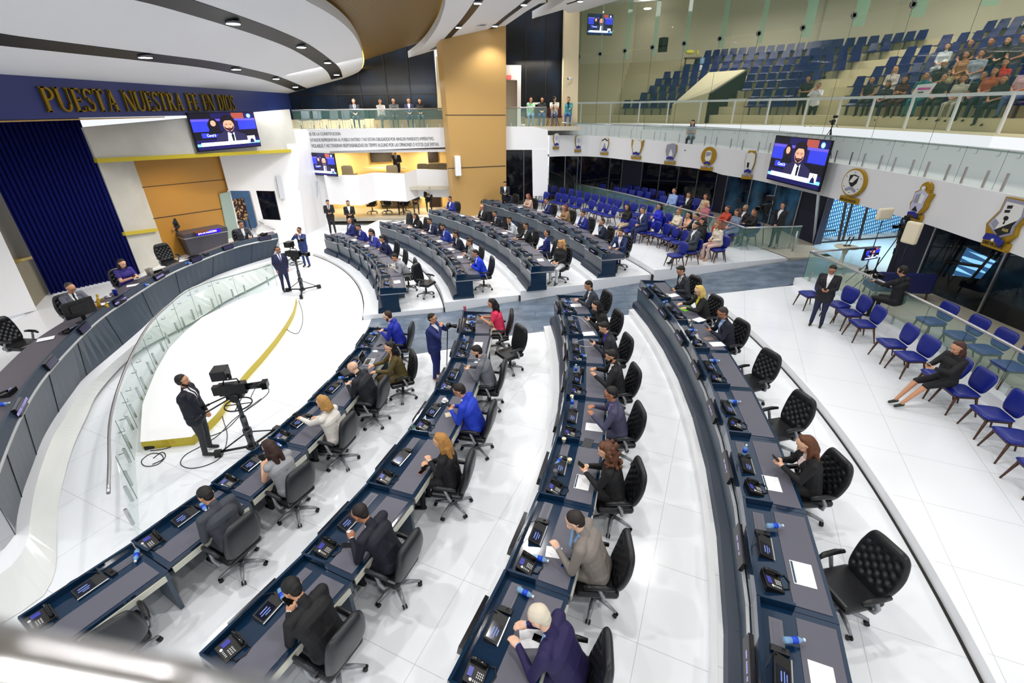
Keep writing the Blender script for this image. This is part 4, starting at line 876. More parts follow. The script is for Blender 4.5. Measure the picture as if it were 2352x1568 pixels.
# ================================================================ televisions
M_tvb=mat('tv_bezel',(10,10,14),.3)
TVC={k:mat('tv_'+k,c,.4,emit=e) for k,(c,e) in {'navy':((18,16,70),.9),'blue':((40,50,180),.9),'dark':((12,10,26),.6),'skin':((214,150,124),.9),'white':((225,232,246),1.0),'cyan':((110,190,240),1.0),'purple':((86,74,176),.9),'hair':((22,16,30),.5),'red':((150,70,60),.8),'suit':((34,32,66),.8)}.items()}
def tv(label,corners,poly,front,cat='television',parts=True):
    A,B=poly
    d=Vector((B[0]-A[0],B[1]-A[1],0)).normalized(); n=Vector((-d.y,d.x,0))
    if n.dot(Vector((A[0],A[1],0)))<0: n=-n
    A2=(A[0]-n.x*front,A[1]-n.y*front); B2=(B[0]-n.x*front,B[1]-n.y*front)
    P=[on(x,y,A2,B2) for x,y in corners]; c0=P[0]; t=thing('television',label,cat,c0)
    z0=(P[2].z+P[3].z)/2; z1=(P[0].z+P[1].z)/2; L0=(P[0]+P[3])/2; L1=(P[1]+P[2])/2
    def uv(u,v,k=0): q_=L0+(L1-L0)*u; return Vector((q_.x,q_.y,z0+(z1-z0)*v))-n*(.004*k)-c0
    MB().prism([uv(-.012,-.03),uv(1.012,-.03),uv(1.012,1.02),uv(-.012,1.02)],n*.07).build('tv_case',M_tvb,t)
    m=MB(); ms=list(TVC.values()); ix={k:i for i,k in enumerate(TVC)}
    def quad(k,u0,v0,u1,v1,l): m.add([uv(u0,v0,l),uv(u1,v0,l),uv(u1,v1,l),uv(u0,v1,l)],[(0,1,2,3)],ix[k])
    def pg(k,pts,l): m.add([uv(u,v,l) for u,v in pts],[tuple(range(len(pts)))],ix[k])
    def el(k,u,v,ru,rv,l): pg(k,[(u+ru*math.cos(a*PI/8),v+rv*math.sin(a*PI/8)) for a in range(16)],l)
    quad('navy',0,0,1,1,1); quad('blue',0,.5,.32,.78,1.3); quad('blue',.7,.52,1,.84,1.3); quad('purple',0,.78,1,.84,1.6); quad('dark',.0,.86,.3,1,1.6); quad('red',.62,.84,.82,1,1.7)
    quad('dark',0,.28,1,.5,1.8); quad('blue',.1,.33,.36,.46,2.0)
    pg('hair',[(.24,.45),(.22,.7),(.28,.86),(.35,.86),(.4,.7),(.4,.5)],2.2); el('skin',.31,.72,.04,.08,2.5); pg('dark',[(.2,.42),(.24,.58),(.38,.58),(.42,.42)],2.4)
    el('hair',.54,.78,.115,.17,2.8); pg('suit',[(.28,.14),(.32,.38),(.46,.5),(.62,.5),(.78,.38),(.84,.14)],2.9); pg('white',[(.47,.14),(.5,.46),(.57,.4),(.6,.46),(.6,.14)],3.1); pg('dark',[(.55,.14),(.545,.38),(.57,.42),(.59,.38),(.58,.14)],3.3)
    el('skin',.54,.65,.085,.17,3.4); pg('hair',[(.455,.72),(.46,.86),(.6,.88),(.63,.72),(.6,.79),(.5,.79)],3.6); pg('hair',[(.462,.64),(.475,.55),(.54,.478),(.605,.55),(.618,.64),(.6,.62),(.585,.575),(.54,.585),(.495,.575),(.48,.62)],3.6); quad('red',.515,.545,.565,.56,3.9)
    for ux in (.503,.577): el('hair',ux,.68,.03,.036,3.8); el('skin',ux,.68,.026,.031,4.0); el('hair',ux,.68,.012,.012,4.1)
    quad('cyan',0,.1,1,.17,4.2); quad('white',.06,.1,.8,.2,4.4); quad('navy',0,0,1,.09,4.4); quad('white',.8,.12,.93,.32,4.5); pg('navy',[(.83,.12),(.84,.2),(.86,.24),(.88,.24),(.9,.2),(.91,.12)],4.7); el('skin',.87,.27,.014,.03,4.8); el('cyan',.9,.91,.035,.06,4.8); el('white',.9,.91,.02,.035,5.0)
    m.build('screen_picture',ms,t)
    textobj('screen_caption','Curul 6',c0+uv(.17,.36,6),(P[1]-P[0]).normalized()*Vector((1,1,0)) if False else Vector((L1-L0)),(0,0,1),(z1-z0)*.1,TVC['white'],parent=t,ext=.001)
    return t
tv('large television on the grey upper wall left, showing a bearded man speaking',[(432,263),(582,256),(597,337),(456,343)],(A_,B_),.3)
tv('small television mounted under the lettered balcony, above the boxes',[(716,355),(767,350),(771,398),(721,406)],((-10.5,27.1),(-9.0,26.3)),.0)
fa=onp(1775,360,[(p.x,p.y,0) for p in offs(FS,-.25)]); fb=onp(1893,380,[(p.x,p.y,0) for p in offs(FS,-.45)])
t=tv('large television hanging in front of the white gallery front between the crests',[(1782,313),(1909,324),(1880,437),(1763,409)],((fa.x,fa.y),(fb.x,fb.y)),.0)
tv('television high behind the gallery glass, far left corner',[(1353,30),(1410,36),(1403,83),(1349,76)],((4.6,30.2),(8.2,31.4)),.0)
# white box behind the hanging tv (speaker housing)
# ================================================================ emblems on the gallery front
M_eg=mat('emblem_gold',(186,148,44),.32,.55); M_ew=mat('emblem_white',(232,232,228),.4); M_egr=mat('emblem_grey',(150,152,172),.4); M_en=mat('emblem_navy',(30,40,140),.4); M_ek=mat('emblem_black',(24,24,28),.4); M_el=mat('emblem_lilac',(196,196,222),.4)
FSp=[(p.x,p.y,0) for p in FS]
def emblem(label,cx,y0,y1,wpx,kind,txt=None):
    c=onp(cx,(y0+y1)/2,FSp); a=onp(cx-wpx,(y0+y1)/2,FSp); b=onp(cx+wpx,(y0+y1)/2,FSp); tt=(b-a); tt.z=0; hw=tt.length/2; tt.normalize(); n=Vector((-tt.y,tt.x,0))
    if n.dot(c-Vector((0,0,c.z)))>0: n=-n
    r0,r1=ray(cx,y1),ray(cx,y0); k=c.to_2d().length
    zb_=H+r0.z*k/r0.to_2d().length; zt_=H+r1.z*k/r1.to_2d().length; hh=zt_-zb_
    t=thing('gold_crest',label,'emblem',Vector((c.x,c.y,zb_))+n*.01,0)
    def lay(nm,m_,pts,d0,d1):
        MB().prism([tt*(u*hw)+Vector((0,0,v*hh))+n*d0 for u,v in pts],n*(d1-d0)).build(nm,m_,t)
    def ell(cu,cv,ru,rv,k_=24,wav=0): return [(cu+ru*(1+wav*(i%2))*math.cos(2*PI*i/k_),cv+rv*(1+wav*(i%2))*math.sin(2*PI*i/k_)) for i in range(k_)]
    sh_=lambda s,b_=.2: [(-.62*s,.93),(0,.98 if s<1 else 1.0),(.62*s,.93),(.7*s,.62),(.5*s,.36),(0,b_),(-.5*s,.36),(-.7*s,.62)]
    lay('name_plaque',M_eg,[(-.8,0),(.8,0),(.8,.17),(-.8,.17)],0,.09)
    if kind=='round':
        lay('gold_backing',M_eg,ell(0,.6,1.0,.41,32),0,.1); lay('round_face',M_ew,ell(-.03,.6,.88,.36,32),.1,.115)
        lay('shield',M_ek,[(-.4,.8),(0,.84),(.4,.8),(.36,.6),(0,.45),(-.36,.6)],.115,.125); lay('shield_light',M_ew,[(-.05,.8),(.36,.78),(0,.6),(-.32,.6)],.125,.13); lay('ribbon',M_egr,[(-.5,.4),(0,.5),(.5,.4),(.42,.33),(0,.4),(-.42,.33)],.13,.135)
        for a_ in range(6): lay('star',M_en,ell(.74*math.cos(a_*PI/3+.5)-.03,.6+.3*math.sin(a_*PI/3+.5),.04,.016,8),.115,.12)
    elif kind=='sun':
        lay('sun_rays',M_eg,ell(.1,.82,.62,.17,28,-.12),0,.08); lay('gold_backing',M_eg,[(u*1.12+.04,v) for u,v in [(-.75,.7),(-.3,.78),(0,.84),(.5,.76),(.95,.72),(.75,.5),(.8,.4),(.5,.2),(-.4,.12),(-.85,.4),(-.7,.5)]],0,.1)
        lay('shield_face',M_el,[(-.7,.68),(-.25,.75),(0,.82),(.4,.74),(.78,.7),(.6,.5),(.62,.38),(.35,.2),(-.4,.16),(-.72,.38),(-.6,.5)],.1,.115); lay('quarter',M_egr,[(-.45,.64),(0,.7),(0,.45),(-.5,.43)],.115,.12); lay('quarter',M_ew,[(0,.7),(.5,.65),(.4,.45),(0,.45)],.115,.12); lay('mountain',M_ek,[(-.4,.24),(-.1,.37),(.3,.24)],.12,.125); lay('medallion',M_ew,ell(0,.83,.2,.05,12),.1,.12); lay('ribbon',M_en,[(-.6,.1),(-.65,.19),(0,.23),(.5,.17),(.45,.06),(0,.14)],.12,.14)
    elif kind=='big':
        lay('gold_backing',M_eg,[(-.55,.98),(.9,.99),(1.1,.7),(.8,.5),(.9,.34),(.55,.15),(-.75,.2),(-1.0,.42),(-.55,.72)],0,.1)
        lay('silver_border',M_egr,[(-.45,.96),(.8,.96),(.95,.7),(.72,.5),(.78,.36),(.1,.22),(-.85,.42),(-.45,.7)],.1,.115); lay('shield_face',M_ew,[(-.32,.9),(.7,.9),(.82,.7),(.62,.5),(.66,.38),(.1,.27),(-.72,.43),(-.34,.7)],.115,.125)
        lay('dark_field',M_ek,[(.74,.62),(.62,.5),(.66,.38),(.1,.27),(-.3,.35)],.125,.13); lay('book',M_egr,[(-.66,.44),(-.5,.56),(-.2,.5),(-.3,.36)],.125,.132); lay('flag',M_ek,[(-.15,.84),(.15,.86),(.15,.8),(-.12,.78)],.125,.132); lay('flag',M_ek,[(-.18,.75),(.12,.77),(.12,.72),(-.16,.7)],.125,.132); lay('tree',M_ek,ell(.08,.61,.14,.045,14),.125,.132); lay('tree_trunk',M_ek,[(.03,.5),(.13,.5),(.1,.58),(.06,.58)],.125,.132)
        lay('ribbon',M_en,[(-.7,.15),(-.62,.26),(0,.28),(.6,.2),(.5,.08),(0,.17),(-.6,.13)],.13,.15); lay('ribbon_knot',M_ew,ell(-.05,.17,.09,.03,10),.15,.16)
        textobj('year_lettering','1635',Vector(t.location)+tt*(hw*.16)+Vector((0,0,hh*.38))+n*.137,tt,(0,0,1),hh*.075,mat('year_gold',(220,200,120),.4),parent=t)
    elif kind=='oval':
        lay('gold_backing',M_eg,ell(0,.62,1.0,.4,28),0,.08); lay('shield_face',M_ew,[(-.38,.82),(0,.88),(.38,.82),(.4,.5),(0,.32),(-.4,.5)],.08,.095); lay('shield_field',M_egr,[(-.34,.8),(.34,.8),(.3,.66),(-.3,.6)],.095,.1); lay('ribbon',M_en,[(-.45,.33),(0,.42),(.45,.33),(.4,.25),(0,.32),(-.4,.25)],.1,.11); lay('scroll',M_egr,[(-.6,.16),(0,.24),(.6,.16),(.5,.1),(0,.17),(-.5,.1)],.1,.11)
    else:
        lay('gold_backing',M_eg,sh_(1.15,.2),0,.06); lay('shield_face',M_ew if kind!='b' else M_egr,sh_(1.0,.25),.08,.095)
        lay('shield_field',{'a':M_el,'b':M_ew,'c':M_ek,'h':M_ew,'q':M_ek}[kind],{'a':[(-.4,.8),(.4,.8),(.35,.55),(-.35,.55)],'b':[(-.3,.45),(0,.75),(.3,.45),(0,.35)],'c':[(-.6,.84),(0,.95),(.6,.84),(.6,.76),(0,.87),(-.6,.76)],'h':[(-.4,.6),(.4,.6),(.4,.52),(-.4,.52)],'q':[(-.35,.62),(0,.62),(0,.42),(-.3,.44)]}[kind],.095,.1)
        if kind=='h':
            for s in (-1,1): lay('gold_horn',M_eg,[(s*.62,.9),(s*.98,1.02),(s*.95,.72),(s*.6,.3)],0,.07)
        if kind=='q': lay('gold_crown',M_eg,[(-.5,.93),(-.55,1.06),(.55,1.06),(.5,.93)],0,.09)
        if kind=='c': lay('mountain',M_egr,[(-.35,.4),(0,.72),(.35,.4),(0,.3)],.1,.105)
        lay('ribbon',M_en,[(-.5,.22),(-.55,.32),(0,.4),(.55,.32),(.5,.22),(0,.28)],.1,.12); lay('scroll',M_egr,[(-.65,.14),(0,.22),(.65,.14),(.6,.08),(0,.15),(-.6,.08)],.1,.11)
    if txt: textobj('lettering',txt,Vector(t.location)-tt*(hw*.74)+Vector((0,0,hh*.045))+n*.095,tt,(0,0,1),hh*.09,mat('plaque_letters',(70,60,30),.5),parent=t,sx=1.48*hw/(len(txt)*hh*.09*.62))
emblem('smallest gold and white crest, leftmost on the gallery front beside the white column',1276,305,342,8,'a')
emblem('second crest from the left, slim white shield with a blue ribbon',1327,310,349,9,'a')
emblem('crest with dark chevrons over a grey mountain, third from the left',1390,315,355,11,'c')
emblem('crest with two gold horns around a white oval shield, fourth from the left',1464,321,365,14,'h')
emblem('crest with a grey mountain shield and gold laurel, fifth from the left',1542,329,377,16,'b')
emblem('solid gold oval crest with a small white shield inside',1628,338,391,17,'oval')
emblem('crest with a quartered shield and gold crown, left of the hanging television',1722,349,411,15,'q')
emblem('round white seal in a gold ring reading SAN SALVADOR on its plaque',1964,387,466,27,'round','SAN SALVADOR')
emblem('tall shield crest under a gold sunburst, reading CABANAS',2120,415,507,22,'sun','CABAÑAS')
emblem('largest crest at the right edge, shield with 1635, reading SAN VICENTE',2317,451,575,42,'big','SAN VICENTE')
# ================================================================ stage railing of the seating tiers
def rail(label,P,zf,zt,name='tier_railing',n_panels=7):
    t=thing(name,label,'railing',P[0]); o=Vector(P[0]); 
    L=[Vector((p.x,p.y,zt))-o for p in P]; MB().tube(L,.035,8).build('handrail',M_steel,t)
    Q=resample([Vector((p.x,p.y,zf)) for p in P],n_panels+1)
    for a,b in zip(Q,Q[1:]):
        d=b-a; MB().prism([a+d*.01-o,b-d*.01-o,b-d*.01-o+Vector((0,0,zt-zf-.03)),a+d*.01-o+Vector((0,0,zt-zf-.03))],(.012,.004,0)).build('pane',M_glass,t)
        for u in (.25,.75): MB().box(a+d*u-o+Vector((0,0,.1)),(.05,.05,.2)).build('base_clamp',M_steel,t)
        MB().tube([a-o,a-o+Vector((0,0,zt-zf))],.006,4).build('pane_edge',M_edge,t)
    return t
ra=[pol(27.98,7.4-.95*k,0) for k in range(0,40)]
rail('long glass railing with steel handrail behind the near blue chairs',ra,.93,1.83,n_panels=16)
sp=[at(1848,575,1.83),at(2085,568,1.83)]; rail('short glass railing beside the standing reporter cameras, by the slate aisle',[Vector((p.x,p.y,0)) for p in (ra[0],at(2010,567,1.83))],.93,1.83,n_panels=2)
rb=[at(x,y,1.8) for x,y in [(1232,407),(1320,421),(1440,446),(1560,477),(1640,500),(1712,523)]]; rb=smoothpts([Vector((p.x,p.y,0)) for p in rb],3)
rail('long glass railing with steel handrail crossing behind the far blue chairs',rb,.92,1.8,n_panels=9)
p1=at(1712,523,1.8);p2=at(1842,519,1.8); rail('short glass railing beside the cameraman, at the head of the aisle',[Vector((p.x,p.y,0)) for p in (p1,p2)],.92,1.8,n_panels=2)
o=MB().tube([at(1820,576,.92),at(1820,576,.92)+Vector((0,0,.8))],.035,8).build('rail_post',M_steel); tag(o,'stout steel post at the end of the aisle railing','post')
rc=[Vector((aty(x,250,Y1).x,Y1+.08,0)) for x in (668,1022)]; rail('glass railing of the far balcony over the lettered board',rc,5.2,6.12,n_panels=6)
rd=[Vector((aty(x,250,Y1).x,Y1+.08,0)) for x in (1162,1256)]; rail('short glass railing of the balcony right of the ochre pillar',rd,5.2,6.12,n_panels=2)
# ================================================================ visitor chairs
M_bl=mat('royal_blue_leather',(22,36,128),.35,coat=.1); M_wal=mat('walnut_wood',(74,44,26),.4)
def visitor():
    t=thing('visitor_chair','x','chair')
    Ms=Matrix.Translation((0,-.25,.44))@Matrix.Rotation(R(-90),4,'X')@Matrix.Scale(-1,4,(0,1,0))
    pad('seat',M_bl,t,Ms,.52,.50,.09,lambda v:.92+.08*v,(),10,10)
    pad('backrest',M_bl,t,Matrix.Translation((0,-.235,.47))@Matrix.Rotation(R(11),4,'X'),.52,.45,.06,lambda v:.78+.24*math.sin(PI*min(v*1.25,1)*.5)-.12*max(v-.75,0)*4*.5,(),12,12,yf=lambda v:0)
    for x in (-1,1):
        for y in (-1,1):
            MB().tube([(x*.19,y*.17,.41),(x*.24,y*.25-(.0 if y>0 else .03),0)],[.026,.014],8).build('leg',M_wal,t)
    MB().box((0,0,.395),(.42,.40,.035)).build('seat_frame',M_wal,t)
    return t
VC=visitor(); VC.location=(70,0,0)
vcount={}
def vchair(px,py,zt,zf,grp,lb,hv=.75,jit=0):
    b=at(px,py,zf+hv); 
    d=(CN-b); d.z=0; d.normalize(); a=math.atan2(d.y,d.x)-PI/2+R(jit)
    loc=Vector((b.x,b.y,zf))+d*.24 if hv>.6 else Vector((b.x,b.y,zf))
    return dup(VC,loc,a,lb,grp)
near=[(1861,673),(1926,697),(1952,716),(1982,741),(2049,786),(2092,816),(2158,861),(2206,894),(2280,947),(2335,1000),(2400,1075)]
for i,(x,y) in enumerate(near):
    vchair(x,y,0,.69,'blue chairs in front of the near railing','%s'%['blue leather chair partly hidden behind the standing man, first from the aisle','blue leather chair just right of the standing man','third blue leather chair in the near row, past the standing man','fourth blue leather chair from the aisle in the near row','fifth blue leather chair in the near row, turned a little left','blue leather chair holding the water bottle beside the seated woman','blue leather chair under the seated woman in black','blue leather chair right of the seated woman','second blue leather chair right of the seated woman','third blue leather chair right of the seated woman','blue leather chair cut by the right picture edge'][i],.46,jit=[0,10,-5,-5,-4,3,-8,0,-4,-6,0][i])
for i,(x,y) in enumerate([(2140,735),(2205,768),(2262,800),(2322,838)]): vchair(x,y,0,.92,'dark blue chairs behind the near railing','dark blue chair behind the near glass railing, %s from the left'%ORD[i],.46)
F1=[(1253,448),(1281,450),(1297,453),(1313,457),(1330,461),(1358,467),(1377,472),(1393,476),(1409,480)]
F2=[(1212,433),(1237,429),(1256,431),(1272,433),(1292,437),(1311,440),(1329,444),(1348,449),(1366,453),(1384,457),(1401,461),(1419,465),(1437,468),(1456,473),(1474,477),(1492,479)]
F3=[(1305,414),(1319,416),(1335,419),(1351,422),(1366,424),(1383,428),(1414,435),(1432,438),(1449,442),(1467,445),(1485,447),(1522,457),(1563,469),(1582,471)]
F4=[(1332,410),(1363,415),(1379,418),(1395,421),(1410,425),(1443,431),(1461,433),(1479,437),(1498,440),(1518,445),(1561,455),(1600,463)]
F5=[(1508,518),(1530,523),(1551,530),(1572,538),(1612,538),(1630,545),(1568,566),(1664,553)]
F6=[(1432,505),(1452,512),(1472,505),(1490,497),(1534,498),(1560,505),(1590,512)]
for L,zf,nm in ((F1,.9,'front row of the far blue chairs'),(F2,.9,'second row of the far blue chairs'),(F3,.92,'far blue chairs just behind the long railing'),(F4,.92,'farthest blue chairs against the dark glass'),(F5,.9,'blue chairs beside the aisle end of the far tier'),(F6,.9,'blue chairs under the seated visitors of the far tier')):
    for i,(x,y) in enumerate(L): vchair(x,y,0,zf,nm,'%s blue leather chair from the left, %s'%(ORD[i],{F1[0]:'front row left of the far tier',F2[0]:'second row of the far tier',F3[0]:'just behind the long far railing',F4[0]:'against the dark far glass',F5[0]:'by the aisle end of the far tier',F6[0]:'between the seated far visitors'}[L[0]]) ,.74,jit=random.uniform(-6,6))
# ================================================================ gallery seats
M_seat=mat('blue_plastic_seat',(20,26,92),.22)
def gseat():
    m=MB(); W=.23
    prof=[(.24,.40),(.0,.38),(-.14,.40),(-.2,.48),(-.25,.66),(-.29,.82)]
    for (y0,z0),(y1,z1) in zip(prof,prof[1:]):
        w0=W*(1 if z0<.5 else 1-.5*(z0-.5)); w1=W*(1 if z1<.5 else 1-.5*(z1-.5)); m.hexa([(-w0,y0,z0-.03),(w0,y0,z0-.03),(w1,y1-.02,z1-.03),(-w1,y1-.02,z1-.03),(-w0,y0,z0),(w0,y0,z0),(w1,y1,z1),(-w1,y1,z1)])
    t=thing('stadium_chair','x','seat'); m.build('seat_shell',M_seat,t,bevel=.015); MB().box((0,0,.18),(.05,.1,.36)).build('seat_support',M_steeld,t); return t
GS=gseat(); GS.location=(72,0,0)
SEATS={}
rng=[(1425,1835,1938,2450),(1455,1850,1945,2450),(1480,1870,1960,2450),(1505,1900,1990,2450),(1530,1940,2030,2450),(1555,1990,2080,2450),(1580,2050,2160,2450),(1610,2130,2240,2450)]
for k in range(8):
    L=resample(offs(FS,STEP0+SD*(k+.55)),400); z=5.25+SH*(k+1); acc=0; ln=0; n=0; blk=''
    for a,b in zip(L,L[1:]):
        acc+=(b-a).length; ln+=(b-a).length
        if acc<.52: continue
        acc=0; p=Vector((b.x,b.y,z)); px,py=pix(p+Vector((0,0,.6))); r=rng[k]
        if not (r[0]<=px<=r[1] or r[2]<=px<=2400): continue
        if 1545<px<1712 and k<5 and (px-1545)<(1712-1545) and py>165+ (1712-px)*.45-8 : continue
        if py<-25: continue
        d=(b-a).normalized(); nn=Vector((d.y,-d.x,0)); 
        if nn.dot(Vector((p.x,p.y,0)))>0: nn=-nn
        side='left block' if px<=r[1] else 'right block'
        if side!=blk: n=0; blk=side
        s=dup(GS,p,math.atan2(nn.y,nn.x)-PI/2,'blue plastic stadium chair, %s in the %s row from the bottom, %s'%(ORD[min(n,29)],ORD[k],side),'blue plastic gallery seats, %s row'%ORD[k]); n+=1
        SEATS.setdefault(k,[]).append((px,py,s))
# white entrance box (vomitory) in the stands
a=onp(1545,240,[(p.x,p.y,0) for p in offs(FS,3.3)]); b=onp(1600,240,[(p.x,p.y,0) for p in offs(FS,3.3)])
VA=onp(1545,235,[(p.x,p.y,0) for p in offs(FS,3.0)]); VB=onp(1625,235,[(p.x,p.y,0) for p in offs(FS,3.0)])
c1_=onp(1712,160,[(p.x,p.y,0) for p in offs(FS,6.2)]); c0_=onp(1628,166,[(p.x,p.y,0) for p in offs(FS,6.2)])
VAt=Vector((VA.x,VA.y,onp(1545,240,[(p.x,p.y,0) for p in offs(FS,3.0)]).z)); VBt=Vector((VB.x,VB.y,onp(1626,212,[(p.x,p.y,0) for p in offs(FS,3.0)]).z))
m=MB(); lo_=lambda p:Vector((p.x,p.y,5.2)); m.add([VAt,VBt,c1_,c0_,lo_(VA),lo_(VB),lo_(c1_),lo_(c0_)],[(0,1,2,3),(4,5,1,0),(5,6,2,1),(6,7,3,2),(7,4,0,3)]); struct(m.build('wall_right',M_stand))
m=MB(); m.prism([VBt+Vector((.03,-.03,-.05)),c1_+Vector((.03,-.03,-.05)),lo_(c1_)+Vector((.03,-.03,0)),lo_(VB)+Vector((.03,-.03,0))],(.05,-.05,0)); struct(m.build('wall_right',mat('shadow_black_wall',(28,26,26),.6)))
# ================================================================ people
def cm(rgb,rough=.7): return mat('c_%d_%d_%d'%tuple(rgb),rgb,rough)
SK=[(222,172,140),(200,146,112),(176,120,88),(228,184,156)]
def ik(S,Wt,a,b,pole):
    d=Wt-S; L=min(d.length,(a+b)*.995); d=d.normalized(); Wt=S+d*L; x=(a*a-b*b+L*L)/(2*L); h=math.sqrt(max(a*a-x*x,0)); p=pole-d*pole.dot(d); p=p.normalized(); return S+d*x+p*h,Wt
def skeleton(pose,arms,lean,fat,fem,cut,hp,hy,legs):
    """returns capsules (p0,p1,r0,r1,mat) and head matrix; mats 0 skin 1 top 2 legs 3 shoes 4 shirt"""
    V=Vector; c=[]; Lr=R(lean); up=V((0,math.sin(Lr),math.cos(Lr))); fw=V((0,math.cos(Lr),-math.sin(Lr))); s=.94 if fem else 1.0
    P=V((0,-.04,.585)) if pose=='sit' else V((0,0,.93*s))
    wsh=.165 if fem else .19; f=fat
    top=1
    c+= [(P+V((-.075,0,0)),P+V((.075,0,0)),.115*f,.115*f,1 if cut!='dress' else 1)]
    B=P+up*.17; c+=[(B+V((-.05,0,0)),B+V((.05,0,0)),.122*f,.122*f,1),(B+V((-.05,0,0)),P+V((-.06,0,0)),.12*f,.115*f,1),(B+V((.05,0,0)),P+V((.06,0,0)),.12*f,.115*f,1)]
    C=P+up*.36*s; c+=[(C+V((-.085*wsh/.19,0,0)),C+V((.085*wsh/.19,0,0)),.118*f,.118*f,1),(C+V((-.07,0,0)),B+V((-.05,0,0)),.115*f,.12*f,1),(C+V((.07,0,0)),B+V((.05,0,0)),.115*f,.12*f,1)]
    if fem: c+=[(C+fw*.06+V((-.06,0,0)),C+fw*.06+V((.06,0,0)),.075,.075,1)]
    N=P+up*.52*s; SL=N-up*.045+V((-wsh,0,0)); SR=N-up*.045+V((wsh,0,0)); c+=[(SL,SR,.066,.066,1),(C+V((-.08,0,0)),SL*.8+SR*.2,.1,.07,1),(C+V((.08,0,0)),SR*.8+SL*.2,.1,.07,1),(N-up*.02,N+up*.05,.075,.055,1 if cut!='open' else 1)]
    hq=R(lean*.55+hp); hup=V((0,math.sin(hq),math.cos(hq))); Hc=N+up*.06+hup*.125
    c+=[(N+up*.01,Hc-hup*.04,.054*s,.05*s,0)]
    HM=Matrix.Translation(Hc)@Matrix.Rotation(R(hy),4,'Z')@Matrix.Rotation(-hq,4,'X')
    def hc(a,b,r0,r1,m=0): c.append((HM@V(a),HM@V(b),r0,r1,m))
    hc((0,-.03,.025),(0,.012,.03),.082,.08); hc((0,.02,-.025),(0,.03,-.05),.07,.058); hc((0,.038,-.078),(0,.045,-.083),.04,.035)
    hc((0,.088,.0),(0,.108,-.028),.011,.016); hc((-.02,.082,-.062),(.02,.082,-.062),.012,.012); hc((-.035,.07,.028),(.035,.07,.028),.02,.02)
    for q in (-1,1): hc((q*.08,-.008,.012),(q*.082,-.012,-.022),.012,.01); hc((q*.035,.05,-.03),(q*.03,.06,-.03),.03,.03)
    # arms
    W0={'phone':[(-.075,.36,.86),(.075,.36,.86)],'desk':[(-.15,.46,.835),(.15,.46,.835)],'clasp_desk':[(-.05,.44,.86),(.05,.44,.86)],'lap':[(-.08,.24,.72),(.08,.24,.72)],'crossed':[(-.02,.25,.86),(.03,.27,.82)],'face':None,'type':[(-.11,.44,.83),(.11,.44,.83)],'paper':[(-.14,.40,.90),(.14,.40,.90)],'reach':[(-.1,.5,.9),(.12,.36,.8)],'down':[(-.25,.02,.80),(.25,.02,.80)]}
    if pose=='stand': W0={'phone':[(-.07,.27,1.12),(.07,.27,1.12)],'clasp':[(-.04,.2,.88),(.04,.2,.88)],'camera':[(-.09,.2,1.44),(.09,.24,1.46)],'down':[(-.24,.04,.82),(.24,.04,.82)],'pocket':[(-.19,.06,.9),(.19,.06,.9)],'face':None,'tray':[(-.1,.3,1.0),(.1,.3,1.0)]}
    if arms=='face':
        t=HM@V((.05,.085,-.13)); w=[V((-.12,.4,.84)) if pose=='sit' else V((-.12,.22,1.1)),t]
    else: w=[V(a) for a in W0[arms]]
    hands=[]
    for q,S,Wt in ((-1,SL,w[0]),(1,SR,w[1])):
        pole=V((q*.6,-.5,-.8)) if arms!='camera' else V((q*.7,0,-.8))
        E,Wt=ik(S,Wt,.285*s,.25*s,pole)
        sl=1 if cut not in('short','sleeveless') else 0
        if cut=='sleeveless': c.append((S,E,.047,.04,0))
        elif cut=='short': m_=S+(E-S)*.55; c.append((S,m_,.062,.056,1)); c.append((m_,E,.043,.04,0))
        else: c.append((S,E,.062*f**.5,.05,1))
        c.append((E,Wt,.049 if sl else .039,.034 if sl else .027,sl))
        fd=(Wt-E).normalized()
        if arms in('phone','clasp','clasp_desk','paper','tray'): fd=(fd+V((-q*.75,.2,.15))).normalized()
        if arms=='face' and q==1: fd=(HM.to_3x3()@V((-.5,-.1,.8))).normalized()
        if arms in('desk','type'): fd=(fd+V((0,.3,.1))).normalized(); fd.z=min(fd.z,.0)
        if sl: c.append((Wt,Wt+fd*.012,.031,.030,4))
        K=Wt+fd*.065; side=fd.cross(V((0,0,1))); side=side.normalized() if side.length>.1 else V((1,0,0)); dn=side.cross(fd).normalized()
        if dn.z>0: dn=-dn
        curl=.55 if arms!='type' else .3
        c+=[(Wt+fd*.02,K,.026,.026,0),(Wt+fd*.03+side*.018,K+side*.024,.02,.02,0),(Wt+fd*.03-side*.018,K-side*.024,.02,.02,0)]
        for k in range(4):
            o=(k-1.5)*.021; ln=[.034,.04,.038,.03][k]; a=K+side*o+fd*.012; b=a+(fd+dn*curl*.5).normalized()*ln; d=b+(fd*.55+dn*curl*1.5).normalized()*ln*.85; c+=[(a,b,.0105,.0098,0),(b,d,.0098,.0085,0)]
        th=Wt+fd*.03+side*(-q)*.03*(1 if (side.x*-q)>0 else -1); tb=th+(fd*.6+(th-Wt).normalized()*.5+dn*.2).normalized()*.032; c+=[(Wt+fd*.02,th,.018,.014,0),(th,tb,.013,.011,0),(tb,tb+fd*.028,.011,.0095,0)]
        hands.append((Wt,K+fd*.03,fd,side,dn))
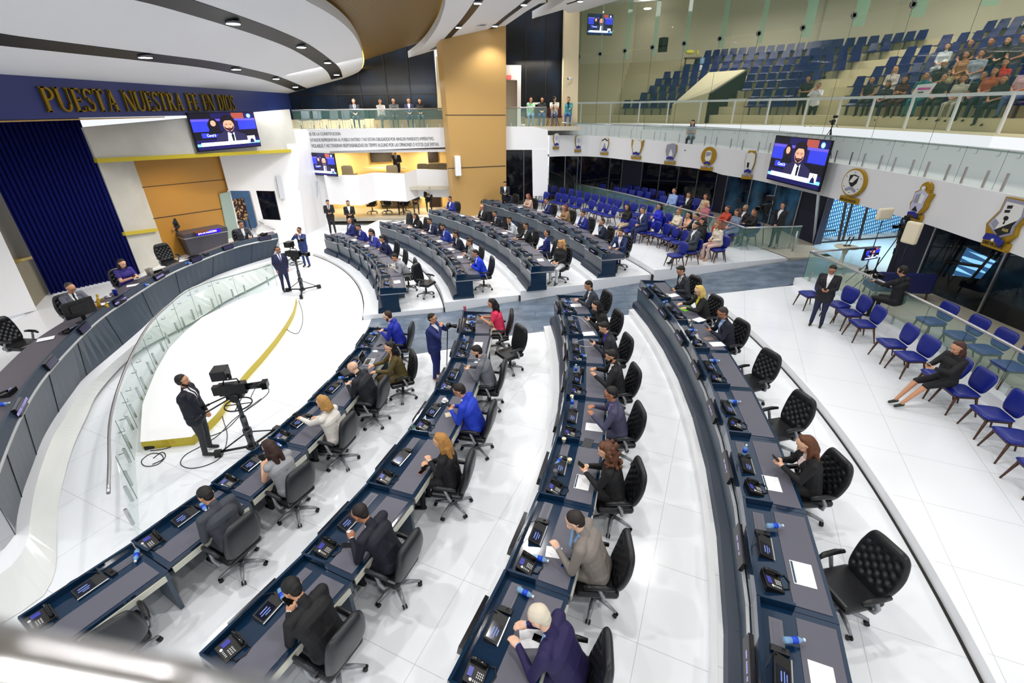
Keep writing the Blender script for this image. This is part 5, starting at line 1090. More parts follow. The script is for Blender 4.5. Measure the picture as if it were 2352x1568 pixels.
    # legs
    if pose=='sit':
        for q in (-1,1):
            hp_=P+V((q*.085,.01,-.02)); kn=V((q*.12,.40,.52)); an=V((q*.12,.40 if legs!='back' else .15,.10)); 
            if legs=='crossed' : an=V((q*-.03+.02,.66,.12)); kn=V((q*.05,.42,.54+.04*q))
            if legs=='out': an=V((q*.07,.70,.12)); kn=V((q*.10,.42,.50))
            lm=0 if cut=='dress' else 2
            tm=1 if cut=='dress' else 2
            c+=[(hp_,kn,.092*f**.5,.062,tm),(kn,an,.054,.038 if lm==2 else .032,lm),(an+V((0,-.02,-.04)),an+V((0,.12,-.065)),.034,.028,3)]
            c+=[(hp_+V((0,0,0)),hp_+(kn-hp_)*.35,.105*f**.5,.085,1 if cut in('suit','open','dress') else 2)]
    else:
        for q in (-1,1):
            hp_=P+V((q*.085,0,-.04)); kn=V((q*.10,.02+.03*(legs=='step')*q,.49*s)); an=V((q*.12,-.02+.12*(legs=='step')*q,.09))
            c+=[(hp_,kn,.098*f**.5,.066,2),(kn,an,.06,.047,2),(an+V((0,-.02,-.03)),an+V((0,.13,-.055)),.038,.032,3)]
        if cut in('suit','open'): c+=[(P+V((-.07,0,-.1)),P+V((.07,0,-.1)),.112*f,.112*f,1)]
    return c,HM,hands,P,up,fw,N
def cap_mesh(caps,vox,it=2):
    m=MB()
    for a,b,r0,r1,_ in caps:
        a=Vector(a);b=Vector(b); d=b-a; L=d.length; u=d.normalized() if L>1e-6 else Vector((0,0,1)); Q=u.to_track_quat('Z','Y').to_matrix()
        prof=[]; n=5
        for k in range(n+1): t=PI/2*k/n; prof.append((r0*math.sin(t),-r0*math.cos(t)))
        for k in range(n+1): t=PI/2*k/n; prof.append((r1*math.cos(t),L+r1*math.sin(t)))
        prof[0]=(0,-r0); prof[-1]=(0,L+r1)
        m.lathe([(max(r,0),z) for r,z in prof],a,12,0,Q)
    me=bpy.data.meshes.new('b'); me.from_pydata(m.v,[],m.f); o=bpy.data.objects.new('b',me); COL.objects.link(o)
    md=o.modifiers.new('r','REMESH'); md.mode='VOXEL'; md.voxel_size=vox; md.use_smooth_shade=True
    sm=o.modifiers.new('s','SMOOTH'); sm.factor=.5; sm.iterations=it
    dg=bpy.context.evaluated_depsgraph_get(); dg.update(); me2=bpy.data.meshes.new_from_object(o.evaluated_get(dg)); bpy.data.objects.remove(o); bpy.data.meshes.remove(me)
    return me2
def cent(me):
    n=len(me.vertices); co=np.empty(n*3); me.vertices.foreach_get('co',co); co=co.reshape(-1,3)
    k=len(me.polygons); ce=np.empty(k*3); me.polygons.foreach_get('center',ce); no=np.empty(k*3); me.polygons.foreach_get('normal',no); return co,ce.reshape(-1,3),no.reshape(-1,3)
BODY={}
def body(pose,arms,lean,fat,fem,cut,hp,hy,legs,vox):
    key=(pose,arms,lean,fat,fem,cut,hp,hy,legs,vox)
    if key in BODY: return BODY[key]
    caps,HM,hands,P,up,fw,N=skeleton(pose,arms,lean,fat,fem,cut,hp,hy,legs)
    me=cap_mesh(caps,vox,2 if vox<.01 else 1); co,ce,no=cent(me); best=np.full(len(ce),9.); mi=np.zeros(len(ce),int)
    for a,b,r0,r1,m_ in caps:
        a=np.array(a);b=np.array(b); d=b-a; L2=max(d@d,1e-9); t=np.clip((ce-a)@d/L2,0,1); ds=np.linalg.norm(ce-a-t[:,None]*d,axis=1)-(r0+(r1-r0)*t)
        k=ds<best; best[k]=ds[k]; mi[k]=m_
    if cut in('suit','open'):
        rel=ce-np.array(P); h=rel@np.array(up); x=np.abs(ce[:,0]); f_=(no@np.array(fw))
        t=(h-.20)/.32; v=(mi==1)&(t>0)&(x<.062*np.clip(t,0,1)+.004)&(f_>.15)&(h<.56); mi[v]=4
        if cut=='suit': mi[v&(x<.019)]=5
        mi[(mi==0)&(h>.49)&(h<.535)&(x<.08)]=4
    elif cut=='vneck':
        rel=ce-np.array(P); h=rel@np.array(up); x=np.abs(ce[:,0]); f_=(no@np.array(fw)); mi[(mi==1)&(h>.40)&(x<.45*(h-.40))&(f_>.1)]=0
    me.polygons.foreach_set('material_index',mi)
    for k in range(6): me.materials.append(None)
    me.name='body'; BODY[key]=(me,HM,hands); return BODY[key]
HAIR={}
def hair(style,vox=.009):
    if (style,vox) in HAIR: return HAIR[style,vox]
    rnd=random.Random(5); c=[((0,-.03,.038),(0,-.01,.045),.087,.083,0),((0,-.05,.0),(0,-.045,-.03),.07,.06,0)]
    if style=='quiff': c+=[((-.03,.05,.115),(.03,.05,.115),.024,.024,0)]
    if style=='receding': c=[((0,-.045,.03),(0,-.03,.035),.085,.083,0),((0,-.05,.0),(0,-.045,-.03),.07,.06,0)]
    if style=='fringe': c=[((0,-.05,.0),(0,-.05,-.02),.076,.068,0)]
    if style in('long','bob','curly','wavy'):
        z=-.14 if style=='bob' else -.27
        for q in (-1,1): c+=[((q*.058,-.03,.03),(q*.078,-.025,-.09),.038,.034,0),((q*.078,-.025,-.09),(q*.075,-.02+(.03 if style=='long' else 0),z+.03),.034,.022,0)]
        c+=[((0,-.06,.0),(0,-.09,-.1),.075,.07,0),((-.04,-.085,-.1),(-.045,-.1,z),.05,.035,0),((.04,-.085,-.1),(.045,-.1,z),.05,.035,0),((-.03,.03,.09),(.03,.03,.09),.035,.035,0)]
    if style=='curly':
        for k in range(70):
            a=rnd.uniform(0,2*PI); z=rnd.uniform(-.26,.1); r=.1+.035*(z<0)
            y=r*math.sin(a)-.04; 
            if y>.02 and z<.07: continue
            p=(r*math.cos(a)*.95,y,z+.01); c.append((p,(p[0]+.01,p[1],p[2]-.02),.027,.022,0))
    if style=='bun': c+=[((0,-.11,.03),(0,-.13,.035),.045,.038,0)]
    if style=='pony': c+=[((0,-.11,.03),(0,-.14,-.05),.035,.035,0),((0,-.14,-.05),(0,-.11,-.3),.035,.015,0)]
    if style=='cap': c=[((0,-.02,.05),(0,-.01,.055),.09,.088,0),((-.03,.09,.06),(.03,.09,.06),.02,.02,0),((-.03,.12,.05),(.03,.12,.05),.012,.012,0)]
    me=cap_mesh(c,vox,2 if style!='curly' else 1); me.materials.append(None); HAIR[style,vox]=me; return me
M_eye=mat('eye_white',(235,232,228),.3); M_iris=mat('dark_iris',(28,18,14),.2); M_lip=mat('lips',(176,96,88),.5)
EYE=MB()
for q in (-1,1): EYE.ell((q*.031,.079,.004),(.015,.009,.0085),8,6,0).ell((q*.031,.0865,.004),(.0065,.003,.0065),8,5,1)
EYEm=EYE.mesh('eyes',[M_eye,M_iris])
BR=MB()
for q in (-1,1): BR.tube([(q*.014,.09,.024),(q*.032,.09,.03),(q*.05,.078,.025)],[.0035,.005,.003],6)
BRm=BR.mesh('eyebrows',[mat('brow_dark',(30,22,18),.8)])
MO_=MB().ell((0,.093,-.062),(.024,.006,.0065),10,6); MOm=MO_.mesh('mouth',[M_lip])
GLm=MB()
for q in (-1,1): GLm.tube([(q*.034+.023*math.cos(a),.1,.004+.018*math.sin(a)) for a in [2*PI*k/12 for k in range(12)]],.0022,5,closed=True)
GLm.tube([(-.012,.1,.006),(.012,.1,.006)],.002,5)
for q in (-1,1): GLm.tube([(q*.057,.098,.006),(q*.084,-.01,.012)],.002,5)
GLm=GLm.mesh('glasses',[M_black])
BEm=None
def beard():
    global BEm
    if BEm is None:
        BEm=cap_mesh([((0,.042,-.085),(0,.052,-.09),.047,.04,0),((-.055,.02,-.055),(-.035,.05,-.085),.026,.026,0),((.055,.02,-.055),(.035,.05,-.085),.026,.026,0),((-.022,.094,-.048),(.022,.094,-.048),.008,.008,0)],.008,1); BEm.materials.append(None)
    return BEm
HPm=MB().tube([(.088*math.cos(a),-.01,.0+.125*math.sin(a)) for a in [PI*k/10 for k in range(11)]],.009,6).tube([(-.08,-.01,0),(-.105,-.01,0)],.035,10).tube([(.08,-.01,0),(.105,-.01,0)],.035,10).tube([(-.1,0,-.01),(-.09,.07,-.05),(-.04,.11,-.07)],.004,5).mesh('headset',[M_black])
LYm=None
def part(root,name,me,mats,M=None):
    o=bpy.data.objects.new(name,me); COL.objects.link(o); o.parent=root
    if M is not None: o.matrix_local=M
    for i,m_ in enumerate(mats): o.material_slots[i].link='OBJECT'; o.material_slots[i].material=m_
    return o
def person(label,loc,rz,pose='sit',arms='phone',lean=12,fat=1.0,fem=False,cut='suit',hp=18,hy=0,legs='n',top=(30,32,40),bot=None,shirt=(238,238,240),tie=(20,22,40),shoe=(18,16,16),skin=1,hs='short',hcol=(22,18,16),near=True,glasses=False,brd=None,headset=False,hold='phone',grp=None,hlabel=None,sc=None,dz=0):
    sc=sc or (1.11 if pose=='sit' and near else 1.07); fat=fat*((1.07 if pose=='sit' else 1.16) if near else 1.1)
    vox=.0085 if near else .014
    if not near: lean=round(lean/10)*10; fat=1.1 if fat<1.2 else 1.25; hp=round(hp/15)*15; hy=0 if abs(hy)<20 else hy
    me,HM,hands=body(pose,arms,lean,fat,fem,cut,hp,hy,legs,vox)
    t=thing('person',label,'person',Vector(loc)+Vector((0,0,dz)),rz,grp); t.scale=(sc,sc,sc)
    bot=bot or top
    part(t,'body',me,[cm(SK[skin],.55),cm(top),cm(bot),cm(shoe,.4),cm(shirt),cm(tie)])
    if hs!='bald': part(t,'hair',hair(hs,vox),[cm(hcol,.6)],HM if hs not in('long','wavy','bob','curly','pony') else HM@Matrix.Rotation(R((lean*.55+hp)*.55),4,'X'))
    if near:
        part(t,'eyes',EYEm,[],HM); part(t,'eyebrows',BRm,[],HM); part(t,'mouth',MOm,[],HM)
    if glasses: part(t,'glasses',GLm,[],HM)
    if brd: part(t,'beard',beard(),[cm(brd,.8)],HM)
    if headset: part(t,'headset',HPm,[],HM)
    if hold and arms in('phone','tray','lap','reach'):
        c=(hands[0][1]+hands[1][1])/2+Vector((0,.015,.02)); 
        if arms=='reach': c=hands[0][1]+Vector((0,.02,.01))
        w=Matrix.Translation(Vector(loc)+Vector((0,0,dz)))@Matrix.Rotation(rz,4,'Z')@Matrix.Scale(sc,4)
        if hold=='phone': o=dup(MO,(0,0,0),0,hlabel or 'dark smartphone held by the '+' '.join(label.split()[:9]),'smartphones in hand'); rot=Matrix.Rotation(R(-50),4,'X')@Matrix.Rotation(PI,4,'Z')
        else:
            o=hold(); rot=Matrix.Rotation(R(35),4,'X')
        o.matrix_world=w@Matrix.Translation(c)@Matrix.Rotation(R(35),4,'X')
    return t
SUIT=dict(cut='suit')
def sit(rn,i,label,dx=0,dy=1.04,drz=0,chair=True,proto=None,far=False,clab=None,**k):
    p,X,Y,rz,l=UNIT[rn,i]; loc=p+X*dx+Y*dy; a=rz+PI+R(drz)
    if chair: 
        c=dup(proto or CH_T,loc,a+R({'C':16,'D':18}.get(rn,0))); c['label']=clab or 'black leather office chair under the '+' '.join(label.split(',')[0].split()[:9]); c['group']='office chairs, '+ROWS[rn][6]
    f=Vector((-math.sin(a),math.cos(a),0))
    return person(label,loc+f*k.pop('fwd',.03),a,near=not far,grp=None,**k)
NAVY=(28,34,66); BLK=(20,20,24); RB=(24,40,160)
# near block, innermost row
sit('A',0,'man in a royal blue suit holding a phone, first desk of the innermost near row',dx=-.16,dy=.93,lean=18,top=RB,bot=(22,30,110),hs='receding',hcol=(60,42,30),brd=(70,48,34),skin=3,cut='open')
sit('A',1,'woman in an olive suit leaning towards the bald man',dx=.21,dy=1.36,drz=30,arms='desk',lean=14,fem=True,cut='open',top=(84,72,34),hs='long',hcol=(20,16,16),skin=0,hp=5,hy=15,hold=None,shirt=(200,150,120))
sit('A',2,'bald man in a black suit reading a cyan phone screen',dx=-.03,dy=1.05,lean=20,fat=1.15,top=(26,28,36),hs='bald',skin=3,hp=24,proto=CH_P)
sit('A',3,'blonde woman in a white jacket, seat turned from the camera',dx=0,dy=.98,lean=10,fem=True,cut='plain',arms='reach',top=(226,222,214),bot=(60,60,64),hs='bob',hcol=(176,132,72),skin=0,proto=CH_P,hp=10)
sit('A',4,'woman in a grey sleeveless top with long brown hair reading a phone',dx=.05,dy=1.02,drz=-6,lean=16,fem=True,cut='sleeveless',top=(150,152,156),bot=(24,24,28),hs='long',hcol=(50,28,20),skin=0,proto=CH_P,hp=26)
sit('A',5,'man in a charcoal suit looking down at a cyan tablet below the desk',dx=-.12,dy=1.0,lean=12,arms='lap',cut='open',top=(62,66,74),hs='short',skin=1,hp=38,hold=None,proto=CH_P)
chair_at('A',6,dx=.1,dy=.98,drz=-10,proto=CH_P,lb='empty black office chair tucked at the desk nearest the bottom left corner')
# second near row
sit('B',0,'woman in a pink top and cream trousers writing on a phone',dx=.03,dy=1.02,lean=12,fem=True,cut='short',top=(226,52,92),bot=(226,214,196),hs='long',hcol=(14,12,14),skin=1,hp=22)
chair_at('B',1,dx=-.27,dy=1.3,drz=38,proto=CH_P,lb='empty black office chair pulled back, behind the woman in pink')
sit('B',2,'bearded man in a mid grey suit reading a phone',dx=-.08,dy=.98,lean=16,top=(110,112,120),cut='open',hs='quiff',brd=(20,16,14),skin=0,hp=24)
sit('B',3,'man in a bright royal blue suit with glasses holding a phone over papers',dx=.02,dy=1.05,lean=20,fat=1.12,top=(30,60,190),bot=(30,44,140),hs='short',hcol=(34,26,22),skin=1,glasses=True,hp=20,cut='open')
sit('B',4,'blonde long haired woman in black with a blue cushion behind her',dx=.01,dy=1.1,drz=8,lean=8,fem=True,cut='plain',arms='crossed',top=BLK,hs='wavy',hcol=(170,122,64),skin=0,hp=14,hold=None,proto=CH_P)
sit('B',5,'man in a dark navy suit with a bald spot resting his head on his hand',dx=.17,dy=1.0,lean=26,arms='face',top=(24,24,38),hs='receding',hcol=(30,22,20),skin=2,hp=36,hold=None,proto=CH_P)
sit('B',6,'black haired man in a black suit bent over a phone, nearest the bottom edge',dx=-.1,dy=1.0,lean=24,fat=1.1,top=(18,18,22),hs='short',hcol=(16,14,14),skin=1,hp=34,proto=CH_P)
# third near row
sit('C',0,'man in a charcoal suit with hands joined on the desk, beside the slate aisle',lean=18,arms='clasp_desk',top=(52,56,66),hs='short',skin=1,hp=20,hold=None,cut='open')
sit('C',1,'black haired woman in a black jacket charging her phone by a white cable',lean=20,fem=True,cut='plain',top=(22,22,24),hs='long',hcol=(12,10,12),skin=0,hp=26)
sit('C',2,'man in a dark suit over a violet shirt holding a phone',lean=18,top=(38,40,48),shirt=(70,30,190),cut='open',hs='quiff',skin=0,hp=24)
sit('C',3,'man in a black suit holding up a white paper',lean=14,arms='paper',top=(24,24,28),hs='quiff',brd=(26,20,18),skin=1,hp=18,hold=None,cut='open')
sit('C',4,'man in a slate purple suit with glasses raising both hands',lean=16,arms='paper',top=(70,70,96),shirt=(120,110,170),hs='short',skin=2,glasses=True,hp=10,hold=None,cut='open')
sit('C',5,'woman with long curly brown hair in a black jacket holding a tablet',dx=.1,dy=1.05,lean=14,fem=True,cut='plain',top=(20,20,22),hs='curly',hcol=(92,56,36),skin=0,hp=16)
sit('C',6,'man in a taupe suit and light blue shirt resting his chin on his hand',dx=.1,dy=1.02,lean=24,fat=1.12,arms='face',top=(132,124,118),shirt=(130,180,230),hs='short',hcol=(40,32,28),skin=3,hp=20,hold=None,cut='open')
sit('C',7,'white haired man in an indigo jacket pressing a phone on the desk',lean=26,fat=1.15,arms='type',top=(34,26,74),shirt=(150,190,235),hs='short',hcol=(214,204,184),skin=3,hp=24,hold=None,cut='open')
# outermost near row
sit('D',0,'man in a dark grey suit and glasses, head desk of the outermost near row',dy=1.1,lean=14,top=(48,50,58),hs='quiff',skin=1,glasses=True,hp=28,arms='lap')
sit('D',1,'blonde woman in a black jacket and yellow scarf over a green folder',dy=1.02,lean=18,fem=True,cut='open',shirt=(222,206,60),arms='desk',top=(22,22,24),hs='wavy',hcol=(216,186,104),skin=3,hp=18,glasses=True,hold=None)
sit('D',2,'older man in a navy suit and glasses reading a phone, outermost near row',dy=1.03,lean=16,fat=1.1,top=(22,28,42),shirt=(150,180,220),hs='short',hcol=(50,44,42),skin=2,glasses=True,hp=22,cut='open')
chair_at('D',3,dy=1.08,drz=26,lb='empty tufted black chair behind the older man, outermost near row')
chair_at('D',4,dy=1.1,drz=24,lb='empty tufted black chair between the empty chair and the brunette, outermost near row')
sit('D',5,'brown haired woman in a black jacket and pale blouse holding a phone',dy=1.06,lean=14,fem=True,cut='open',shirt=(226,206,200),top=(20,20,22),hs='long',hcol=(96,56,32),skin=0,hp=30)
chair_at('D',6,dy=1.15,drz=30,lb='largest empty tufted black chair, bottom right of the outermost near row')
# far block
fr=dict(far=True)
def fs(rn,i,label,**k): sit(rn,ROWS[rn][2]-1-i,label,far=True,clab=k.pop('clab',None),**k)
fs('E',0,'man in a blue check suit and glasses, leftmost of the innermost far row',top=(30,44,110),hs='receding',hcol=(60,50,46),glasses=True,arms='lap',lean=2,hp=0)
fs('E',1,'man in a royal blue suit bending over a phone, innermost far row',top=(22,36,130),lean=22)
fs('E',2,'man in a violet blue suit reading a phone, innermost far row',top=(60,70,160),lean=20,cut='open')
fs('E',3,'young man in a dark blue shirt holding a phone, innermost far row',top=(26,32,72),cut='plain',lean=18)
chair_at('E',2,lb='empty tufted black chair between the dark-shirted man and the grey suit')
fs('E',5,'man in a light grey suit leaning over a laptop, innermost far row',top=(160,162,168),lean=26,arms='face',cut='open',hold=None)
chair_at('E',0,dx=-.5,dy=1.5,drz=140,proto=CH_P,lb='empty black office chair pulled into the aisle by the innermost far row')
chair_at('G',6,lb='empty tufted black chair at the left end of the second far row')
fs('G',1,'long black haired woman in black writing, second far row',fem=True,cut='plain',top=BLK,hs='long',hcol=(14,12,14),arms='type',hold=None,lean=20)
fs('G',2,'man in a navy suit with white shirt writing, second far row',top=(26,32,66),cut='open',arms='desk',hold=None,lean=20)
fs('G',3,'bearded man in a cobalt blue suit, middle of the second far row',top=(26,52,150),cut='open',lean=18,brd=(24,18,16))
fs('G',4,'man in a dark navy suit with open white shirt, second far row',top=(22,26,48),cut='open',lean=20)
fs('G',5,'brown haired woman in a grey jacket with folded arms, second far row',fem=True,cut='plain',top=(140,142,146),hs='bun',hcol=(70,44,34),arms='crossed',hold=None,lean=14)
fs('G',6,'man in an electric blue suit at the aisle end of the second far row',top=(20,60,220),bot=(190,180,160),cut='open',lean=20)
fs('H',0,'man in a royal blue suit alone at the left end of the third far row',top=(30,44,140),lean=14,cut='open')
fs('H',2,'bald man in a black suit holding a phone, third far row',top=BLK,cut='open',hs='fringe',hcol=(90,80,76),lean=14)
fs('H',3,'man in a dark suit with navy shirt beside the bald man, third far row',top=(26,28,40),lean=16)
fs('H',4,'man in a pale grey jacket over a black shirt, third far row',top=(206,210,216),shirt=(24,24,28),cut='open',arms='face',hold=None,lean=16)
fs('H',5,'man in a black suit and glasses typing on a laptop, third far row',top=BLK,glasses=True,lean=14,arms='type',hold=None)
fs('H',6,'man in a bright navy suit leaning back, third far row by the aisle',top=(24,34,104),cut='open',arms='lap',hold=None,lean=-4,hp=5,dy=1.2,drz=-20)
fs('H',7,'woman with curly blonde hair in a black jacket at the aisle end',fem=True,cut='plain',top=(26,26,30),bot=(222,222,224),hs='curly',hcol=(186,142,84),arms='lap',hold=None,lean=4,dy=1.25,drz=40)
fs('J',0,'woman in a pale blue jacket with a laptop, top left far desk',fem=True,cut='open',top=(150,166,190),hs='long',hcol=(30,22,22),arms='type',hold=None,lean=8)
fs('J',1,'man in a dark blue suit writing at the top far row',top=(34,38,58),lean=16,arms='type',hold=None)
fs('J',2,'brown haired woman in a beige patterned blouse, top far row',fem=True,cut='plain',top=(196,166,146),hs='long',hcol=(120,62,44),lean=10)
fs('J',3,'man in a navy suit with dark glasses resting his chin on his hand',top=(28,36,92),glasses=True,arms='face',hold=None,lean=12)
fs('J',4,'woman in a leopard print blouse, outermost far row',fem=True,cut='plain',top=(150,120,88),hs='long',hcol=(110,50,40),lean=10)
fs('J',5,'man in a blue suit and red tie, outermost far row',top=(24,40,130),lean=12)
fs('J',6,'man in a dark suit covering his face with a hand, outermost far row',top=(24,32,54),shirt=(150,160,180),cut='open',arms='face',hold=None,lean=6,hp=5)
fs('J',7,'man in a blue jacket seen from behind at the aisle end',top=(36,50,96),cut='open',arms='desk',hold=None,lean=6,drz=35)
# ================================================================ visitors and staff
def towards(p,q,extra=0):
    d=Vector(q)-Vector(p); return math.atan2(d.y,d.x)-PI/2+R(extra)
def psit(px,py,zf,label,drz=0,look=None,sc=1.06,chair=False,**k):
    h=at(px,py,zf+1.30*sc); a=towards(h,look or CN,drz); k.setdefault('lean',4); k.setdefault('near',False); k.setdefault('hold',None); k.setdefault('arms','lap')
    f=Vector((-math.sin(a),math.cos(a),0)); off=.06+math.sin(R(k['lean']))*.62
    loc=Vector((h.x,h.y,zf))-f*off*sc
    if chair: dup(VC,loc+f*.02,a,'blue leather chair under the '+' '.join(label.split(',')[0].split()[:9]),'blue chairs with visitors seated on them')
    return person(label,loc,a,sc=sc,**k)
def pstand(px,py,zf,label,look=(0,0,0),drz=0,sc=1.03,**k):
    p=at(px,py,zf); mv=k.pop('mv',0); p=Vector((p.x*(1-mv),p.y*(1-mv),p.z)); k.setdefault('hold',None); k.setdefault('lean',0); k.setdefault('hp',8)
    return person(label,p,towards(p,look,drz),pose='stand',sc=sc,**k)
FV=dict(chair=True)
psit(1438,472,.9,'woman in a black top and beige trousers reading on a blue chair',fem=True,cut='plain',top=BLK,bot=(206,186,156),hs='long',hcol=(30,20,20),lean=10,arms='phone',hold='phone',chair=True,legs='out')
psit(1473,481,.9,'grey haired man in a navy suit among the far blue chairs',cut='open',top=(34,48,92),hs='short',hcol=(70,66,66),fat=1.15,lean=10,chair=True)
psit(1510,472,.9,'woman in a cobalt blue patterned dress with folded arms',fem=True,cut='dress',top=(28,40,190),hs='bob',hcol=(24,18,18),arms='crossed',chair=True)
psit(1554,484,.9,'woman in a cream sweater with folded arms beside the blue dress',fem=True,cut='plain',top=(226,214,190),bot=(40,40,44),hs='bun',hcol=(130,90,60),arms='crossed',glasses=True,chair=True)
psit(1577,491,.9,'woman in a peach top resting her hand on her cheek',fem=True,cut='short',top=(226,180,150),bot=(30,30,34),hs='bob',hcol=(20,16,16),arms='face',chair=True)
psit(1594,497,.9,'man in a black suit and glasses between the peach top and black dress',cut='open',top=BLK,glasses=True,chair=True,arms='phone',hold='phone')
psit(1608,505,.9,'curly haired woman in a black dress beside the long railing',fem=True,cut='dress',top=(22,22,26),hs='curly',hcol=(26,18,18),chair=True)
psit(1595,517,.9,'man in a grey suit with outstretched legs, front of the far visitors',cut='open',top=(62,68,78),legs='crossed',lean=-4,chair=True,brd=(26,20,18),arms='lap',near=True,sc=1.08)
psit(1645,512,.9,'woman in a cream cardigan and pink skirt at the tier corner',fem=True,cut='plain',top=(226,216,196),bot=(224,190,178),hs='long',hcol=(140,90,60),lean=12,arms='lap',chair=True,near=True,legs='n',shoe=(200,150,120))
psit(1618,466,.92,'elderly blonde woman in a floral blouse and white vest behind the railing',fem=True,cut='plain',top=(180,110,120),hs='bob',hcol=(206,186,150),chair=True)
psit(1545,438,.92,'young man in a light blue shirt sitting upright behind the railing',cut='plain',top=(150,176,226),bot=(30,30,40),lean=0,chair=True,hp=0,sc=1.1)
psit(1578,447,.92,'man in a black suit with a hand on his mouth behind the railing',cut='open',top=BLK,arms='face',chair=True,glasses=True)
psit(1617,449,.92,'brown haired woman half hidden behind the elderly blonde woman',fem=True,cut='plain',top=(200,180,150),hs='long',hcol=(70,40,32),chair=True)
psit(1666,477,.92,'woman in a red plaid shirt raising a white phone',fem=True,cut='plain',top=(190,70,50),hs='bun',hcol=(80,54,40),arms='phone',hold='phone',chair=True)
psit(1688,485,.92,'curly haired woman in a grey blue blouse behind the railing end',fem=True,cut='plain',top=(120,134,160),hs='curly',hcol=(80,54,40),chair=True)
psit(1707,477,.92,'man with a grey fringe and dark jacket near the corridor camera',cut='open',top=(30,32,38),hs='short',hcol=(150,136,110),glasses=True,chair=True)
psit(1727,485,.92,'woman in black with light brown hair nearest the corridor camera',fem=True,cut='plain',top=(24,24,28),hs='long',hcol=(130,96,70),chair=True,arms='phone',hold='phone')
psit(1345,397,.92,'man in a black jacket alone in the farthest chair row',cut='open',top=(22,22,26),lean=0,hp=0,arms='crossed',hcol=(70,60,56))
pstand(1775,568,.9,'stout man in a black suit and headset watching from the aisle railing',look=(0,12,0),cut='open',top=(26,26,30),fat=1.2,arms='clasp',headset=True,hs='short',sc=1.02)
pstand(1872,748,.69,'man in a black jacket and navy trousers checking a phone, camera slung in front',look=(2,4,0),cut='open',top=(26,26,32),bot=(28,34,66),fat=1.15,arms='phone',hp=32,hold='phone',glasses=True,sc=1.0,skin=2)
psit(2197,792,.69,'woman in a black dress and heels seated on the near blue chairs',fem=True,cut='dress',top=(22,22,26),hs='long',hcol=(70,40,34),near=True,arms='phone',hold='phone',legs='out',lean=2,hp=26,shoe=(30,44,34),drz=10,skin=1,sc=1.04)
psit(2068,618,.92,'seated camera operator in a black suit and headset, back to the railing',cut='plain',top=(20,20,24),headset=True,drz=-70,near=True,arms='reach',lean=8,sc=1.1)
# floor staff
pstand(482,1038,0,'bearded cameraman in a black coat and headset beside the pedestal camera',look=(2,9,0),drz=0,cut='suit',top=(22,24,38),bot=(48,50,54),arms='clasp',hs='short',brd=(26,22,20),headset=True,fat=1.12,hp=4,sc=1.03,skin=1)
pstand(660,668,0,'cameraman in a navy suit and purple tie by the glass railing end',look=(-2,8,0),cut='suit',top=(32,38,72),tie=(80,60,150),arms='pocket',glasses=True,headset=True,fat=1.12,skin=2,sc=.98)
pstand(706,612,0,'man in a blue suit filming with a small shoulder camera',look=(-12,8,0),cut='open',top=(40,56,110),arms='camera',glasses=True,sc=.98,skin=2)
pstand(1005,868,0,'photographer in a navy suit raising a camera with a monopod',look=(3,9,0),cut='open',top=(26,40,100),bot=(26,40,110),arms='camera',glasses=True,fat=1.12,shoe=(150,84,40),sc=1.02,skin=1)
pstand(766,537,.16,'man in a black suit and tie standing with a phone by the white wall',look=(0,0,0),cut='suit',top=(24,24,28),arms='phone',hold='phone',hp=30,near=False,sc=1.03)
p=at(812,545,.3); pstand(812,543,.3,'bearded man in a black suit checking a phone above the low parapet',look=(0,0,0),cut='open',top=(26,24,26),arms='phone',hold='phone',brd=(30,22,20),near=False,sc=1.03)
p=aty(1160,440,25.7); person('man in a dark suit leaning beside the ochre pillar with a camera bag',(p.x,25.7,.9),towards(p,(0,0,0)),pose='stand',cut='open',top=(30,34,46),arms='phone',hold='phone',hp=26,near=False,sc=1.0,lean=0)
pstand(410,572,.6,'man in a black suit and blue tie leaning on the ochre wall',look=(-2,0,0),cut='suit',top=(26,28,34),shirt=(100,150,220),tie=(40,80,170),arms='face',glasses=True,sc=1.05,skin=2,legs='step',mv=.045)
# head table
def hsit(px,py,label,chair_lb,**k):
    h=at(px,py,.6+1.34); look=k.pop('look',(4,6,0)); a=towards(h,look); f=Vector((-math.sin(a),math.cos(a),0)); lean=k.get('lean',8); loc=Vector((h.x,h.y,.72))-f*(.06+math.sin(R(lean))*.6)
    dup(CH_T,loc+f*.0-Vector((0,0,.0)),a,chair_lb,'office chairs at the head table'); return person(label,loc,a,**k)
hsit(170,676,'man in a grey suit and black tie reading behind the dark monitor','tufted black chair under the grey-suited man at the head table',cut='suit',top=(98,100,114),tie=(20,20,26),hs='receding',hcol=(60,50,46),lean=12,arms='desk',hp=26,glasses=True,skin=1,hold=None)
hsit(286,616,'woman in a blue floral dress holding a phone at the head table','tufted black chair under the woman in the floral dress',fem=True,cut='short',top=(54,44,130),hs='long',hcol=(34,22,20),lean=10,hp=24,skin=0,hold='phone')
hsit(557,526,'man in a dark grey suit covering his mouth, far right of the head table','tufted black chair under the man at the far right of the head table',cut='open',top=(58,62,70),arms='face',lean=10,skin=2,hold=None)
def hchair(px,py,lb,drz=0,proto=None):
    p=at(px,py,1.3); a=towards(p,(4,6,0),drz); dup(proto or CH_T,Vector((p.x,p.y,.62)),a,lb,'office chairs at the head table')
hchair(388,592,'empty tufted black chair near the middle of the head table')
hchair(432,520,'tufted black chair behind the small side desk',drz=10)
hchair(42,775,'empty tufted black chair with a grey armrest, left end of the head table',drz=8)
